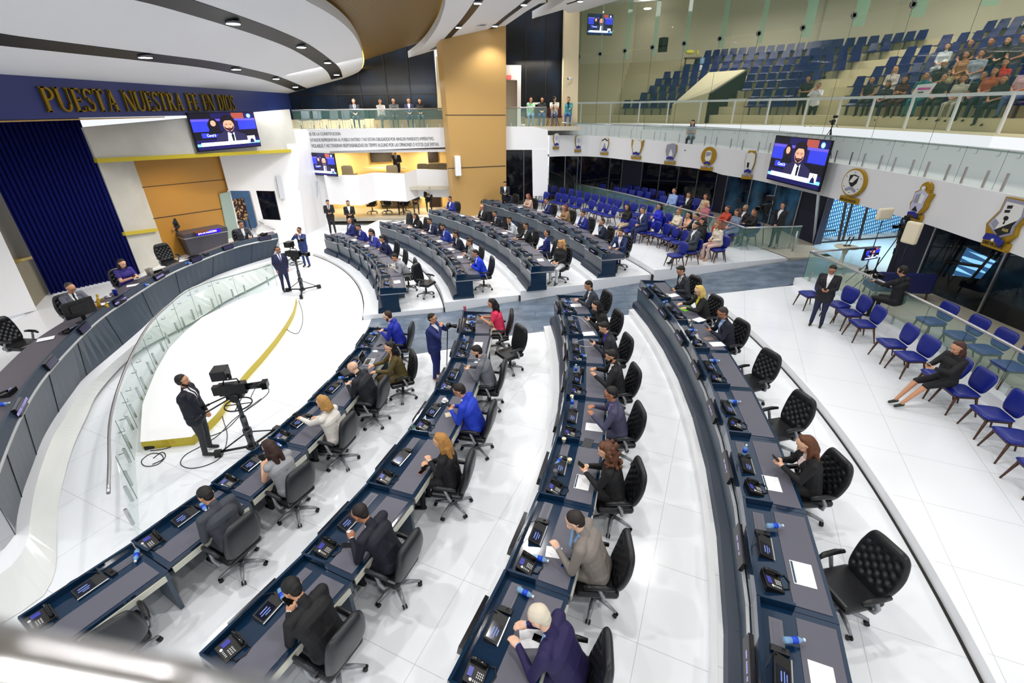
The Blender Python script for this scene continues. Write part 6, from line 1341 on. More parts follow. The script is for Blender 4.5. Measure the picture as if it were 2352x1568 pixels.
# boxes
M_tuft=mat('taupe_tufted_fabric',(150,136,108),.8)
def armchair():
    t=thing('tufted_armchair','x','chair'); Mb=Matrix.Translation((0,-.26,.4))@Matrix.Rotation(R(8),4,'X')
    pad('backrest',M_tuft,t,Mb,.66,.72,.14,lambda v:1,[(.2+.2*i,.3+.18*j) for j in range(4) for i in range(4)],16,16)
    MB().box((0,.05,.4),(.6,.56,.16)).build('seat',M_tuft,t,bevel=.04); MB().box((0,0,.2),(.5,.5,.22)).build('base',M_wal,t)
    for s in (-1,1): MB().box((s*.34,0,.5),(.09,.55,.3)).build('armrest',M_tuft,t,bevel=.03)
    return t
AC=armchair(); AC.location=(74,0,0)
for i,(px,py,lb) in enumerate([(801,386,'taupe tufted armchair at the left of the upper box'),(902,376,'taupe tufted armchair the upper box man leans on'),(967,368,'large taupe tufted armchair right of the leaning man'),(992,378,'taupe tufted armchair before the dark door of the upper box'),(1015,378,'rightmost taupe tufted armchair of the upper box')]):
    p=aty(px,py,28.5); dup(AC,(p.x,28.5,2.16),PI+R(180) if i in(0,1) else PI,lb,'tufted armchairs of the upper box')
for i,(px,py,lb) in enumerate([(858,500,'dark tufted armchair left in the lower box'),(893,508,'dark chair under the woman in the lower box'),(935,505,'dark chair under the man in the lower box')]):
    p=aty(px,py,28.7); dup(CH_T,(p.x,28.7,.46),PI,lb,'chairs of the lower box')
def pbox(px,Y,zf,label,pose='sit',**k):
    p=aty(px,300,Y); k.setdefault('near',False); k.setdefault('hold',None); return person(label,(p.x,Y,zf),towards((p.x,Y,0),(0,0,0)),pose=pose,**k)
pbox(902,28.95,2.16,'man in a dark suit standing in the upper box, hand on chin',pose='stand',cut='suit',top=(30,30,40),arms='face',lean=0,brd=None)
pbox(900,28.6,.46,'woman with long dark hair in the lower box',fem=True,cut='plain',top=(40,28,28),hs='long',hcol=(40,24,22),lean=10,arms='lap')
pbox(938,28.6,.46,'man in a grey suit and glasses in the lower box',cut='suit',top=(70,72,78),glasses=True,arms='lap',lean=4)
pbox(970,28.2,.66,'woman in a dark vest over a beige blouse in the lower box',fem=True,cut='open',shirt=(220,190,140),top=(26,24,28),hs='bob',hcol=(90,60,44),arms='phone',hold='phone',lean=8)
for nm,px,Y,col,lb in (('wall_mirror',[(848,343),(900,343),(900,371),(852,373)],30.4,(60,56,50),'gold framed picture on the cream wall of the upper box'),('wall_mirror',[(875,460),(928,460),(930,478),(879,482)],30.4,(110,96,66),'gold framed mirror on the cream wall of the lower box')):
    P=[aty(x,y,Y) for x,y in px]; c=sum(P,Vector())/4; t=thing(nm,lb,'mirror',c); MB().prism([(p-c)*1.06 for p in P],(0,.06,0)).build('frame',M_eg,t); MB().prism([(p-c)+Vector((0,-.01,0)) for p in P],(0,.02,0)).build('mirror_glass',mat('mirror_%d'%col[0],col,.15),t)
for px in ([(981,341),(1005,340),(1007,372),(984,374)],[(986,452),(1012,450),(1013,490),(987,490)]):
    struct(MB().prism([aty(x,y,30.45) for x,y in px],(0,.06,0)).build('door_2',mat('espresso_door',(40,28,22),.4)))
for px,z,lb in ((875,2.9,'cream wall shelf in the upper box'),(905,1.15,'cream counter in the lower box')):
    p=aty(px,300,30.2); tag(MB().box((p.x,30.1,z),(2.6,.5,.08)).build('wall_shelf',M_cream),lb,'shelf')
# far balcony
M_mesh=mat('grey_mesh_fabric',(74,78,84),.6)
def mchair():
    t=thing('balcony_chair','x','chair'); MB().box((0,0,.45),(.46,.44,.04)).build('seat',M_mesh,t,bevel=.015); MB().hexa([(-.23,-.24,.5),(.23,-.24,.5),(.23,-.21,.5),(-.23,-.21,.5),(-.23,-.32,.9),(.23,-.32,.9),(.23,-.29,.9),(-.23,-.29,.9)]).build('backrest',M_mesh,t)
    for x in (-1,1):
        for y in (-1,1): MB().tube([(x*.22,y*.2,.45),(x*.24,y*.25,0)],.012,6).build('leg',M_steel,t)
    return t
MC=mchair(); MC.location=(76,0,0)
for i,px in enumerate((700,727,766,793,826,884)):
    p=aty(px,280,28.5); dup(MC,(p.x,28.5,5.18),PI if i<4 else PI,'grey mesh chair on the far balcony, %s from the left'%ORD[i],'grey mesh chairs on the far balcony')
p=aty(945,280,29.3); t=thing('balcony_bench','long wooden bench with a brown cushion at the right of the far balcony','bench',(p.x,29.3,5.18)); MB().box((0,0,.2),(4.2,.6,.4)).build('bench_base',mat('pale_oak',(196,164,112),.5),t); MB().box((0,.02,.45),(4.1,.55,.1)).build('cushion',mat('brown_cushion',(70,52,44),.6),t); MB().box((0,.28,.68),(4.1,.1,.38)).build('back_cushion',mat('brown_cushion'),t)
p=aty(1265,280,29.0); t=thing('balcony_bench','wooden bench with a dark red cushion right of the ochre pillar','bench',(p.x,29.2,5.18)); MB().box((0,0,.2),(2.9,.6,.4)).build('bench_base',mat('pale_oak'),t); MB().box((0,.02,.45),(2.8,.55,.1)).build('cushion',mat('maroon_cushion',(84,40,44),.6),t); MB().box((.2,.28,.7),(2.4,.1,.42)).build('back_cushion',mat('maroon_cushion'),t)
for px,Y,lb,k in ((822,28.5,'man in a dark suit holding a cup on the far balcony',dict(cut='suit',top=(34,36,46),bot=(50,62,84))),(881,28.5,'woman in a white patterned blouse with crossed legs on the far balcony',dict(fem=True,cut='plain',top=(190,186,184),bot=(70,66,66),hs='bob',arms='face',legs='crossed')),(911,29.0,'man in a grey jacket with a phone on the balcony bench',dict(cut='plain',top=(70,74,80),arms='phone',glasses=True)),(945,29.0,'man in a navy suit on the balcony bench',dict(cut='open',top=(36,40,84))),(970,29.0,'woman in black at the right end of the balcony bench',dict(fem=True,cut='plain',top=(24,24,28),bot=(80,90,104),hs='long')),(1219,29.0,'woman in a mint blouse and jeans on the right balcony bench',dict(fem=True,cut='plain',top=(150,200,160),bot=(120,150,190),hs='long',hcol=(90,40,36),arms='face')),(1244,29.1,'woman in a black top and blue jeans beside the mint blouse',dict(fem=True,cut='plain',top=(26,26,30),bot=(50,70,130),hs='long')),(1272,28.8,'man in a white shirt behind a camera on the right balcony',dict(cut='short',top=(226,222,204),bot=(90,110,140),arms='phone')),(1303,28.9,'woman in a teal jacket and jeans at the right balcony end',dict(fem=True,cut='open',shirt=(30,30,50),top=(70,150,160),bot=(60,90,160),hs='long',arms='face'))):
    k.setdefault('arms','lap'); pbox(px,Y,5.16,lb,lean=4,hp=8,**k)
# gallery crowd
def gsit(px,py,label,stand=False,**k):
    best=None
    for kk in range(9):
        p=onp(px,py,[(q_.x,q_.y,0) for q_ in offs(FS,STEP0+SD*(kk+.5))]); zf=5.25+SH*(kk+1); e=abs(p.z-(zf+(1.3 if not stand else 1.68)))
        if best is None or e<best[0]: best=(e,p,zf)
    e,p,zf=best; p=Vector((p.x,p.y,p.z-(1.3 if not stand else 1.68))); p.z=zf if e>.25 else p.z
    k.setdefault('near',False); k.setdefault('hold',None); k.setdefault('arms','lap'); return person(label,p,towards(p,(0,10,0)),pose='stand' if stand else 'sit',lean=k.pop('lean',2),hp=k.pop('hp',6),**k)
for px,py,lb,k in ((2001,189,'boy in a black printed vest at the left end of the gallery crowd',dict(cut='sleeveless',top=(34,36,42),bot=(40,40,48),hs='short',skin=2)),(2054,163,'woman with long blonde hair in a floral blouse, second crowd row',dict(fem=True,cut='plain',top=(206,196,180),hs='long',hcol=(196,150,96))),(2077,186,'dark haired woman with folded arms in the front crowd row',dict(fem=True,cut='short',top=(70,24,22),hs='long',arms='crossed',skin=2)),(2038,196,'woman in a dark shirt behind the boy in the gallery',dict(fem=True,cut='short',top=(40,42,54),hs='bob',skin=2)),(2125,180,'person in a teal shirt behind the white poster',dict(cut='short',top=(20,110,110),skin=2)),(2166,184,'person in a black shirt right of the white poster',dict(cut='short',top=(20,20,24),skin=2)),(2212,184,'woman in a cream shirt in the front crowd row',dict(fem=True,cut='short',top=(190,184,160),hs='bob',hcol=(80,54,40),skin=2)),(2256,180,'person in a black shirt right of the cream shirt',dict(cut='short',top=(22,22,26),skin=2)),(2304,186,'woman in dark clothes near the right edge, front crowd row',dict(fem=True,cut='short',top=(26,24,30),hs='long',skin=2)),(2344,205,'person in a pale pink shirt at the right picture edge',dict(fem=True,cut='short',top=(206,170,170),bot=(70,90,130),hs='bob',skin=2)),(2264,214,'woman in an orange patterned blouse behind the white rail',dict(fem=True,cut='short',top=(176,86,50),bot=(30,34,60),hs='bob',skin=2)),(2165,152,'man in a white cap and dark shirt, middle of the crowd',dict(cut='short',top=(30,30,34),hs='cap',hcol=(230,224,210),skin=2)),(2187,148,'child in a striped top beside the white cap',dict(cut='short',top=(170,160,110),sc=.8,skin=2)),(2175,110,'dark haired woman in a pale blouse above the white cap',dict(fem=True,cut='plain',top=(190,196,196),hs='long')),(2217,130,'woman in a leopard blouse, middle of the crowd',dict(fem=True,cut='plain',top=(176,128,84),hs='bun',skin=2)),(2251,130,'man in a light grey shirt, middle of the crowd',dict(cut='short',top=(150,160,168),skin=2)),(2307,148,'woman in a bright red shirt in the gallery crowd',dict(fem=True,cut='short',top=(196,34,20),hs='bob',skin=2)),(2227,104,'person in a brown shirt in the upper crowd',dict(cut='short',top=(60,44,48),skin=2)),(2274,99,'woman in a dark floral blouse, upper crowd',dict(fem=True,cut='short',top=(60,46,56),hs='bun',skin=2)),(2313,97,'dark haired woman in black, upper crowd',dict(fem=True,cut='plain',top=(26,26,32),hs='long',skin=1)),(2346,94,'person in dark clothes, upper crowd at the right edge',dict(cut='short',top=(50,44,56),skin=2))): gsit(px,py,lb,**k)
gsit(1860,168,'man in a black shirt and trousers standing on the gallery stairs',stand=True,cut='short',top=(22,22,26),bot=(20,20,24),arms='phone',hold='phone',skin=2,hp=20,dz=-.3)
gsit(1884,184,'man with suspenders over a white shirt filming on the gallery stairs',stand=True,cut='plain',top=(220,220,222),bot=(24,24,30),arms='camera',skin=2,dz=-.3)
p=onp(1592,283,[(q_.x,q_.y,0) for q_ in offs(FS,.55)]); person('woman in a white and black top looking down at the gallery balustrade',Vector((p.x,p.y,p.z-1.28)),towards(p,(-4,0,0)),fem=True,cut='sleeveless',top=(170,180,200),bot=(40,40,48),hs='long',hcol=(20,16,18),arms='crossed',lean=10,hp=30,near=False,hold=None,skin=0)
# ================================================================ things on the desks
ZD={'A':.78,'B':.95,'C':1.12,'D':1.29,'T':1.5,'E':.94,'G':1.14,'H':1.32,'J':1.49}
NM={'A':'innermost near row','B':'second near row','C':'third near row','D':'outermost near row','T':'head table'}
def mobj(o,p,rz=0,tilt=None):
    M=Matrix.Translation(p)@Matrix.Rotation(rz,4,'Z')
    if tilt is not None: M=M@tilt
    o.matrix_world=M; return o
def itb(rn,px,py,label,rz=0,stand=False,lift=0):
    p=at(px,py,ZD[rn]+.03); o=dup(BO,(0,0,0),0,label,'water bottles on the desks')
    if stand: p=at(px,py,ZD[rn]+.008+lift); return mobj(o,p,rz)
    p.z=ZD[rn]+.044+lift; return mobj(o,p,R(rz),Matrix.Rotation(R(90),4,'Y')@Matrix.Translation((0,0,-.1)))
def paper(rn,px,py,label,rz=0,col=None,w=.215,h=.3,head=False):
    p=at(px,py,ZD[rn]+.0095); rz=R(rz) if rz is not None else 0; a=(Vector((p.x,p.y,0))-CN); rz+=math.atan2(a.y,a.x)-PI/2
    t=thing('paper_sheet',label,'paper',p,rz,'papers on the desks'); MB().box((0,0,.001),(w,h,.002)).build('sheet',col or M_paper,t)
    if head: MB().box((-w*.42,0,.0024),(w*.1,h*.92,.0008)).build('printed_header',mat('teal_header',(40,70,90),.5),t)
    return t
def cup(rn,px,py,label,col=(236,230,206),kind='cup'):
    p=at(px,py,ZD[rn]+.009); t=thing('paper_cup' if kind=='cup' else kind,label,'cup',p,0,'cups on the desks')
    if kind=='cup': MB().lathe([(.025,0),(.036,.085),(.038,.088),(.033,.084),(.023,.006)],(0,0,0),14).build('cup_body',cm(col),t)
    elif kind=='tumbler': MB().lathe([(.03,0),(.04,.15),(.042,.155)],(0,0,0),14).build('tumbler_body',cm(col,.3),t); MB().lathe([(.043,.15),(.043,.165),(.02,.175),(0,.175)],(0,0,0),14).build('lid',cm(tuple(int(c*.7) for c in col),.3),t)
    elif kind=='drinking_glass': MB().lathe([(.03,0),(.037,.13),(.034,.13),(.027,.01)],(0,0,0),14).build('glass_body',M_glass,t); MB().lathe([(.027,.01),(.031,.05),(0,.05)],(0,0,0),12).build('drink',cm((220,226,230)),t)
    else: MB().lathe([(.03,.004),(.07,.012),(.072,.016),(0,.012)],(0,0,0),18).build('saucer',cm((240,240,238),.2),t); MB().lathe([(.022,.014),(.042,.06),(.044,.065),(.038,.058),(.0,.05)],(0,0,0),16).build('cup_body',cm((240,240,238),.2),t)
    return t
def mob(rn,px,py,label,rz=0,col=None):
    p=at(px,py,ZD[rn]+.009); a=(Vector((p.x,p.y,0))-CN); o=dup(MO,p,math.atan2(a.y,a.x)-PI/2+R(rz),label,'smartphones lying on the desks')
    if col: 
        for c in o.children:
            if c.name.startswith('phone_case'): c.material_slots[0].link='OBJECT'; c.material_slots[0].material=cm(col,.3)
    return o
def laptop(rn,px,py,label,rz=0):
    p=at(px,py,ZD[rn]+.009); a=(Vector((p.x,p.y,0))-CN); t=thing('laptop',label,'laptop',p,math.atan2(a.y,a.x)-PI/2+R(rz))
    b=MB().box((0,0,.009),(.33,.23,.016)).build('base',M_silver,t); MB().box((0,-.03,.0178),(.27,.1,.001)).build('keyboard',M_black,b); MB().box((0,.06,.0178),(.1,.06,.001)).build('touchpad',mat('touchpad_grey',(150,152,156),.4),b)
    l=MB().prism([(-.165,-.115,.02),(.165,-.115,.02),(.165,-.17,.23),(-.165,-.17,.23)],(0,-.008,-.002)).build('lid',M_silver,t); MB().prism([(-.155,-.1125,.03),(.155,-.1125,.03),(.155,-.164,.222),(-.155,-.164,.222)],(0,-.001,0)).build('screen',M_blackg,l)
    return t
itb('A',858,767,'blue labelled water bottle lying by the royal blue suit',10); mob('A',872,793,'black phone lying by the royal blue suit',60); laptop('A',848,832,'silver laptop with a black screen in front of the olive suit',6); mob('A',868,818,'white earphone case beyond the silver laptop',80,(225,225,225))
itb('A',788,868,'water bottle lying between the laptop and the bald man',8); itb('A',636,1021,'water bottle lying near the big pedestal camera foot',-25); itb('A',468,1166,'water bottle lying before the charcoal suit',-40); itb('A',314,1277,'water bottle lying on the desk nearest the bottom left corner',-60)
t=thing('briefcase','soft black briefcase lying beside the bald man','bag',at(806,858,.79),R(40)); MB().box((0,0,.05),(.42,.3,.1)).build('bag_body',mat('bag_black',(34,34,38),.6),t,bevel=.03); MB().tube([(-.06,.15,.06),(-.05,.2,.07),(.05,.2,.07),(.06,.15,.06)],.01,6).build('bag_handle',M_black,t)
cup('B',1068,716,'tall pink tumbler at the aisle end of the second near row',(230,110,130),'tumbler'); itb('B',1082,728,'upper of two bottles by the woman in pink',0); itb('B',1084,740,'lower of two bottles by the woman in pink',5); cup('B',1089,762,'black tumbler on the desk of the woman in pink',(30,32,38),'tumbler')
t=paper('B',1102,739,'closed dark notebook before the woman in pink',0,mat('dark_notebook',(44,44,54),.5),.2,.2); itb('B',1067,788,'cyan water bottle standing by a blank paper, second near row',0,True); paper('B',1098,792,'blank white paper on the empty seat desk, second near row',90); mob('B',1092,809,'white phone on the empty seat desk, second near row',85,(226,226,228))
itb('B',1018,892,'small blue bottle at the edge before the grey suit',70); cup('B',1022,922,'white coffee cup and saucer before the royal blue suit',kind='coffee_cup'); paper('B',1030,952,'folded cream papers under the hands of the royal blue suit',30,mat('cream_paper',(226,216,190),.6),.14,.12)
cup('B',952,992,'clear drinking glass at the desk edge, second near row',kind='drinking_glass'); mob('B',977,1071,'upper of two phones lying side by side',80); mob('B',970,1082,'lower of two phones lying side by side, pink case',80,(230,150,140))
itb('B',836,1183,'water bottle lying above the bald-spot man console',-30); mob('B',797,1252,'black phone lying by the man with a bald spot',25); itb('B',648,1368,'water bottle lying above the console of the black haired man',-50)
itb('C',1304,694,'water bottle lying at the first desk, third near row',0); itb('C',1297,717,'small bottle lying by the desk divider, third near row',40); paper('C',1323,701,'white paper under the joined hands, third near row',0); paper('C',1352,766,'white paper left of the black haired woman',10)
itb('C',1336,818,'water bottle lying by the violet shirt',0); itb('C',1322,857,'cyan bottle standing left of the black suit',0,True); cup('C',1338,860,'coffee cup with a dark lid before the white paper',(60,62,66),'tumbler'); itb('C',1314,934,'bottle standing by a cream cup, third near row',0,True); cup('C',1313,917,'cream paper cup on the ledge, third near row'); paper('C',1365,981,'white paper under the slate purple suit hands',0); paper('C',1350,1017,'black tablet folder by the slate purple suit',80,mat('black_folder',(40,42,46),.4),.16,.24)
cup('C',1295,1016,'stack of cream cups at the desk corner, third near row'); itb('C',1283,1060,'bottle lying beside the curly haired woman',60); cup('C',1308,1064,'cream cup beside the console of the curly haired woman'); cup('C',1275,1099,'steel tumbler with a clear lid left of the curly haired woman',(120,124,130),'tumbler'); paper('C',1338,1107,'printed sheet with a blue header before the curly haired woman',90,head=True)
itb('C',1240,1284,'bottle lying by the taupe suit console',-20); paper('C',1272,1268,'small blank note paper before the taupe suit',10,None,.16,.2); mob('C',1300,1292,'phone in a bright blue case before the taupe suit',80,(30,90,190)); itb('C',1206,1362,'bottle lying above the white haired man desk',-30); paper('C',1228,1462,'printed paper with a dark header under the white haired man hands',25,head=True,w=.23,h=.32); mob('C',1240,1468,'black phone on the printed paper of the white haired man',0)
itb('D',1492,657,'two-tone water bottle at the head of the outermost near row',0); cup('D',1532,682,'small cream cup beside the first phone, outermost near row'); paper('D',1546,678,'white paper beyond the cream cup, outermost near row',20); itb('D',1527,694,'water bottle lying below the small cream cup',40); t=paper('D',1577,709,'bright green folder under the blonde woman hands',20,mat('lime_green_folder',(120,220,40),.5),.25,.33)
paper('D',1606,734,'white paper with a green edge beside the blonde woman',30); cup('D',1582,742,'cream cup above the bottle, outermost near row'); itb('D',1590,759,'water bottle lying before the older man',-10); paper('D',1647,790,'papers under the older man hands',10); t=paper('D',1628,777,'tan tablet before the older man',20,mat('tan_tablet',(150,130,120),.4),.15,.22)
itb('D',1640,829,'water bottle lying at the fourth desk, outermost near row',-5); itb('D',1686,923,'water bottle lying at the fifth desk, outermost near row',-5); itb('D',1708,1046,'clear blue water bottle standing on the brunette desk',0,True); paper('D',1773,1110,'printed sheet with a dark header under the brunette hands',90,head=True); itb('D',1777,1213,'large water bottle lying on the black box, largest empty seat desk',0,lift=.035); paper('D',1844,1318,'printed sheet with a dark header on the largest empty seat desk',90,head=True,w=.23,h=.32); itb('D',1820,1476,'water bottle lying nearest the bottom edge, outermost near row',0,lift=.035); paper('D',1890,1560,'white sheet cut by the bottom picture edge',90)
# white cable
P=[at(x,y,1.14) for x,y in [(1312,724),(1330,728),(1345,740),(1356,752)]]; tag(MB().tube(smoothpts(P,4),.006,5).build('charging_cable',M_whitest),'white charging cable running to the black haired woman phone','cable')
P=[at(x,y,1.14) for x,y in [(1320,786),(1340,780),(1362,786),(1358,796),(1334,794),(1326,788)]]; tag(MB().tube(smoothpts(P,4),.005,5).build('charging_cable',M_whitest),'coiled white cable on the desk of the violet shirt','cable')
# far rows: a bottle and a sheet on each desk
rnd=random.Random(11)
for rn in 'EGHJ':
    for i in range(ROWS[rn][2]):
        p,X,Y,rz,l=UNIT[rn,i]; q_=p+X*rnd.uniform(.1,.3)+Y*rnd.uniform(.12,.3)+Vector((0,0,.824)); o=dup(BO,(0,0,0),0,'blue water bottle lying on the '+l,'water bottles on the far desks'); mobj(o,q_,rz+rnd.uniform(-.5,.5),Matrix.Rotation(R(90),4,'Y')@Matrix.Translation((0,0,-.1)))
        if rnd.random()<.5:
            q_=p+X*rnd.uniform(-.2,.1)+Y*.55+Vector((0,0,.79)); t=thing('paper_sheet','white paper on the '+l,'paper',q_,rz+rnd.uniform(-.3,.3),'papers on the far desks'); MB().box((0,0,.001),(.3,.215,.002)).build('sheet',M_paper,t)
UZ=UNIT['H',3]
for rn,px,py,lb in (('E',898,610,'dark laptop before the light grey suit, innermost far row'),('H',1190,549,'dark laptop before the man in glasses, third far row'),('J',1128,456,'grey laptop before the woman at the top left far desk')): laptop(rn,px,py,lb)
for rn,px,py,lb in (('G',1042,583,'cream cup on the second far row'),('H',1136,530,'tall cream cup on the third far row'),('H',1217,595,'white tumbler near the aisle end, third far row'),('G',1040,598,'brown paper cup on the second far row')): cup(rn,px,py,lb)
# head table
def con(px,py,lb,rz=0):
    p=at(px,py,1.51); o=dup(CO,p,towards(p,(6,6,0),rz)+PI,lb,'microphone consoles on the head table'); return o
for px,py,lb in ((445,590,'black console before the empty chair, head table'),(358,625,'black console before the woman in the floral dress'),(268,697,'black console before the grey-suited man'),(168,756,'black console behind the dark display, head table'),(560,546,'black console at the far right of the head table')): con(px,py,lb)
for px,py,lb in ((470,588,'black desk phone right of the empty chair, head table'),(377,628,'black desk phone right of the floral dress'),(160,762,'black desk phone at the left of the head table'),(18,905,'black desk phone nearest the left picture edge'),(606,540,'black desk phone at the far right of the head table')):
    p=at(px,py,1.51); dup(PH,p,towards(p,(6,6,0),20)+PI,lb,'desk phones on the head table')
itb('T',333,655,'blue water bottle beside the woman in the floral dress',20); itb('T',296,672,'blue water bottle lying right of the blue mug',10); itb('T',432,605,'water bottle lying by the empty chair, head table',20); itb('T',5,930,'water bottle at the left picture edge, head table',30)
t=cup('T',267,678,'large royal blue mug on the head table',(20,50,170),'tumbler'); t.scale=(1.4,1.4,1.0); cup('T',250,682,'white coffee cup and saucer beside the blue mug',kind='coffee_cup'); c_=cup('T',341,630,'white candle jar, left of two, on the head table',(236,226,206),'tumbler'); c_.scale=(1.3,1.3,1.1); c_=cup('T',350,631,'taller white candle jar, right of two, on the head table',(240,232,220),'tumbler'); c_.scale=(1.6,1.6,1.4)
for px,py,lb in ((305,655,'white paper before the woman in the floral dress'),(242,697,'white paper right of the golden statuette'),(423,598,'white paper before the empty chair, head table'),(105,778,'white paper at the left of the head table'),(582,543,'white papers at the far right of the head table')):
    p=at(px,py,1.512); t=thing('paper_sheet',lb,'paper',p,.6,'papers on the head table'); MB().box((0,0,.001),(.3,.215,.002)).build('sheet',M_paper,t)
# monitor
p=at(196,738,1.5); t=thing('desktop_monitor','black monitor seen from behind before the grey-suited man','monitor',p,towards(p,(6,4,0))); MB().box((0,0,.36),(.66,.05,.4)).box((0,.03,.36),(.4,.04,.2)).build('monitor_case',M_black,t,bevel=.01); MB().box((0,0,.1),(.08,.04,.2)).box((0,0,.01),(.3,.2,.02)).build('stand',M_black,t)
p=at(238,712,1.5); t=thing('gold_statuette','small golden statuette of figures on the head table','ornament',p,.4)
m=MB().box((0,0,.02),(.22,.16,.04)); m.tube([(-.04,0,.04),(-.05,0,.16),(-.02,0,.3),(.0,0,.38)],[.05,.045,.035,.02],8).ell((.0,0,.41),(.03,.03,.035)).tube([(-.02,0,.3),(.05,.03,.26),(.1,.02,.32)],[.02,.016,.012],6).tube([(-.02,0,.3),(-.09,0,.24)],[.02,.012],6).ell((.1,.0,.1),(.05,.05,.06)).tube([(.1,0,.1),(.12,0,.2)],[.03,.02],6); m.build('figures',M_eg,t)
# side desk items
p=at(462,533,1.6); tag(MB().box((0,0,.02),(.5,.3,.04),rz=.9).build('leather_folder',mat('brown_leather_folder',(110,60,34),.5)),'brown leather folder on the small side desk','folder'); bpy.data.objects['leather_folder'].location=p
# ================================================================ studio cameras
def cam_head(t,s=1.0,z=0):
    Z=Vector((0,0,z)); q=lambda x,y,zz: Z+Vector((x*s,y*s,zz*s))
    MB().box(q(0,0,0),(.13*s,.42*s,.2*s)).box(q(0,-.24,.0),(.11*s,.12*s,.16*s)).build('camera_body',M_black,t,bevel=.01)
    MB().tube([q(0,.2,.0),q(0,.44,.0),q(0,.46,0)],[.055*s,.06*s,.05*s],12).box(q(0,.49,0),(.15*s,.09*s,.12*s)).build('lens',M_blackg,t)
    MB().tube([q(0,-.12,.1),q(0,-.1,.17),q(0,.1,.17),q(0,.12,.1)],.014*s,6).build('carry_handle',M_black,t)
    MB().box(q(-.02,-.12,.30),(.26*s,.22*s,.17*s)).box(q(-.02,-.0,.22),(.05*s,.05*s,.1*s)).build('viewfinder',M_black,t,bevel=.012)
    MB().box(q(0,0,-.14),(.12*s,.26*s,.08*s)).tube([q(-.1,0,-.16),q(.1,0,-.16)],.07*s,10).build('fluid_head',M_black,t)
    for x in (-1,1): MB().tube([q(x*.08,-.1,-.16),q(x*.16,-.55,-.36)],.013*s,6).tube([q(x*.155,-.5,-.34),q(x*.17,-.64,-.4)],.02*s,6).build('pan_bar',M_black,t)
def pedestal(label,px,py,aim,zc=1.42,s=1.0):
    p=at(px,py,0); t=thing('pedestal_camera',label,'television camera',p,towards(p,aim)); 
    MB().tube([(0,0,.14),(0,0,.55)],.06*s,12).tube([(0,0,.5),(0,0,.85)],.05*s,12).tube([(0,0,.8),(0,0,zc-.22)],.036*s,10).tube([(0,0,.44),(0,0,.56)],.075*s,10).build('column',mat('gunmetal',(74,76,82),.35,.5),t)
    MB().tube([(.21*s*math.cos(a),.21*s*math.sin(a),zc-.36) for a in [2*PI*k/20 for k in range(20)]],.014,6,closed=True).tube([(-.2*s,0,zc-.36),(.2*s,0,zc-.36)],.01,5).tube([(0,-.2*s,zc-.36),(0,.2*s,zc-.36)],.01,5).build('steering_ring',M_black,t)
    MB().lathe([(.1,.1),(.12,.13),(.1,.17)],(0,0,0),12).build('hub',M_black,t)
    for k in range(3):
        a=2*PI*k/3+.5; d=Vector((math.cos(a),math.sin(a),0)); l=MB().tube([d*.05+Vector((0,0,.14)),d*.62+Vector((0,0,.1))],.024,6).tube([d*.06+Vector((0,0,.45)),d*.55+Vector((0,0,.12))],.014,6).build('leg',M_black,t); MB().box(d*.64+Vector((0,0,.07)),(.13,.1,.13),rz=a).build('wheel_guard',M_black,l)
    cam_head(t,s,zc)
    return t
pedestal('large studio camera on a pedestal in the foreground, beside the bearded cameraman',584,1036,(6,10,0),1.5,1.12)
pedestal('farther studio camera on a pedestal, beside the cameraman in the purple tie',696,672,(4,14,0),1.5,1.1)
def tripod(label,p,aim,h=1.45,s=.7,name='tripod_camera'):
    t=thing(name,label,'camera',p,towards(p,aim)); MB().tube([(0,0,h-.55),(0,0,h-.1)],.02,6).build('column',M_black,t)
    for k in range(3):
        a=2*PI*k/3+.5; d=Vector((math.cos(a),math.sin(a),0)); MB().tube([Vector((0,0,h-.25)),d*.42],.014,6).build('leg',M_black,t)
    cam_head(t,s,h); return t
tripod('large video camera on a tripod in the corridor, left of the stout man',at(1738,566,.9),(0,12,0),1.6,1.1)
tripod('video camera on a tall black tripod behind the reporter table',at(2026,650,.92),(0,10,0),1.85,.75)
p=onp(1900,330,[(q_.x,q_.y,0) for q_ in offs(FS,.9)]); tripod('small video camera on a tripod on the gallery walkway',Vector((p.x,p.y,4.15)),(0,10,0),1.35,.55)
p=aty(1270,285,28.0); tripod('small camera on a tripod at the right balcony',Vector((p.x,28.0,5.2)),(0,0,0),1.2,.55)
def handcam(label,p,aim,s=.55):
    t=thing('handheld_camera',label,'camera',p,towards(p,aim)); MB().box((0,0,0),(.14,.08,.11)).build('camera_body',M_black,t,bevel=.01); MB().tube([(0,.04,0),(0,.2,0)],[.04,.048],12).build('lens',M_blackg,t); return t
handcam('black camera with a long lens raised by the photographer in navy',at(1018,745,1.62)+Vector((.12,-.03,-.02)),(3,9,0))
t=thing('monopod','slim black monopod under the photographer camera','monopod',at(1026,838,0)); a=at(1018,745,1.6)-Vector(t.location); MB().tube([(0,0,0),(a.x+.1,a.y,a.z-.06)],.013,6).build('pole',M_black,t)
handcam('shoulder video camera held by the man in the blue suit',at(694,551,1.5),(-12,8,0)); handcam('camera with a flash hanging before the man in navy trousers',at(1905,655,1.55)+Vector((-.1,-.12,-.05)),(0,0,0))
handcam('small video camera worked by the seated operator',at(2022,634,1.9),(0,10,0)); handcam('camera held by the bearded man above the parapet',at(815,505,1.3),(0,0,0)); handcam('camera bag and camera held beside the ochre pillar',at(1166,450,1.9),(0,0,0))
handcam('camera raised by the man with suspenders in the gallery',Vector((0,0,0))+onp(1893,178,[(q_.x,q_.y,0) for q_ in offs(FS,3.6)]),(0,10,0))
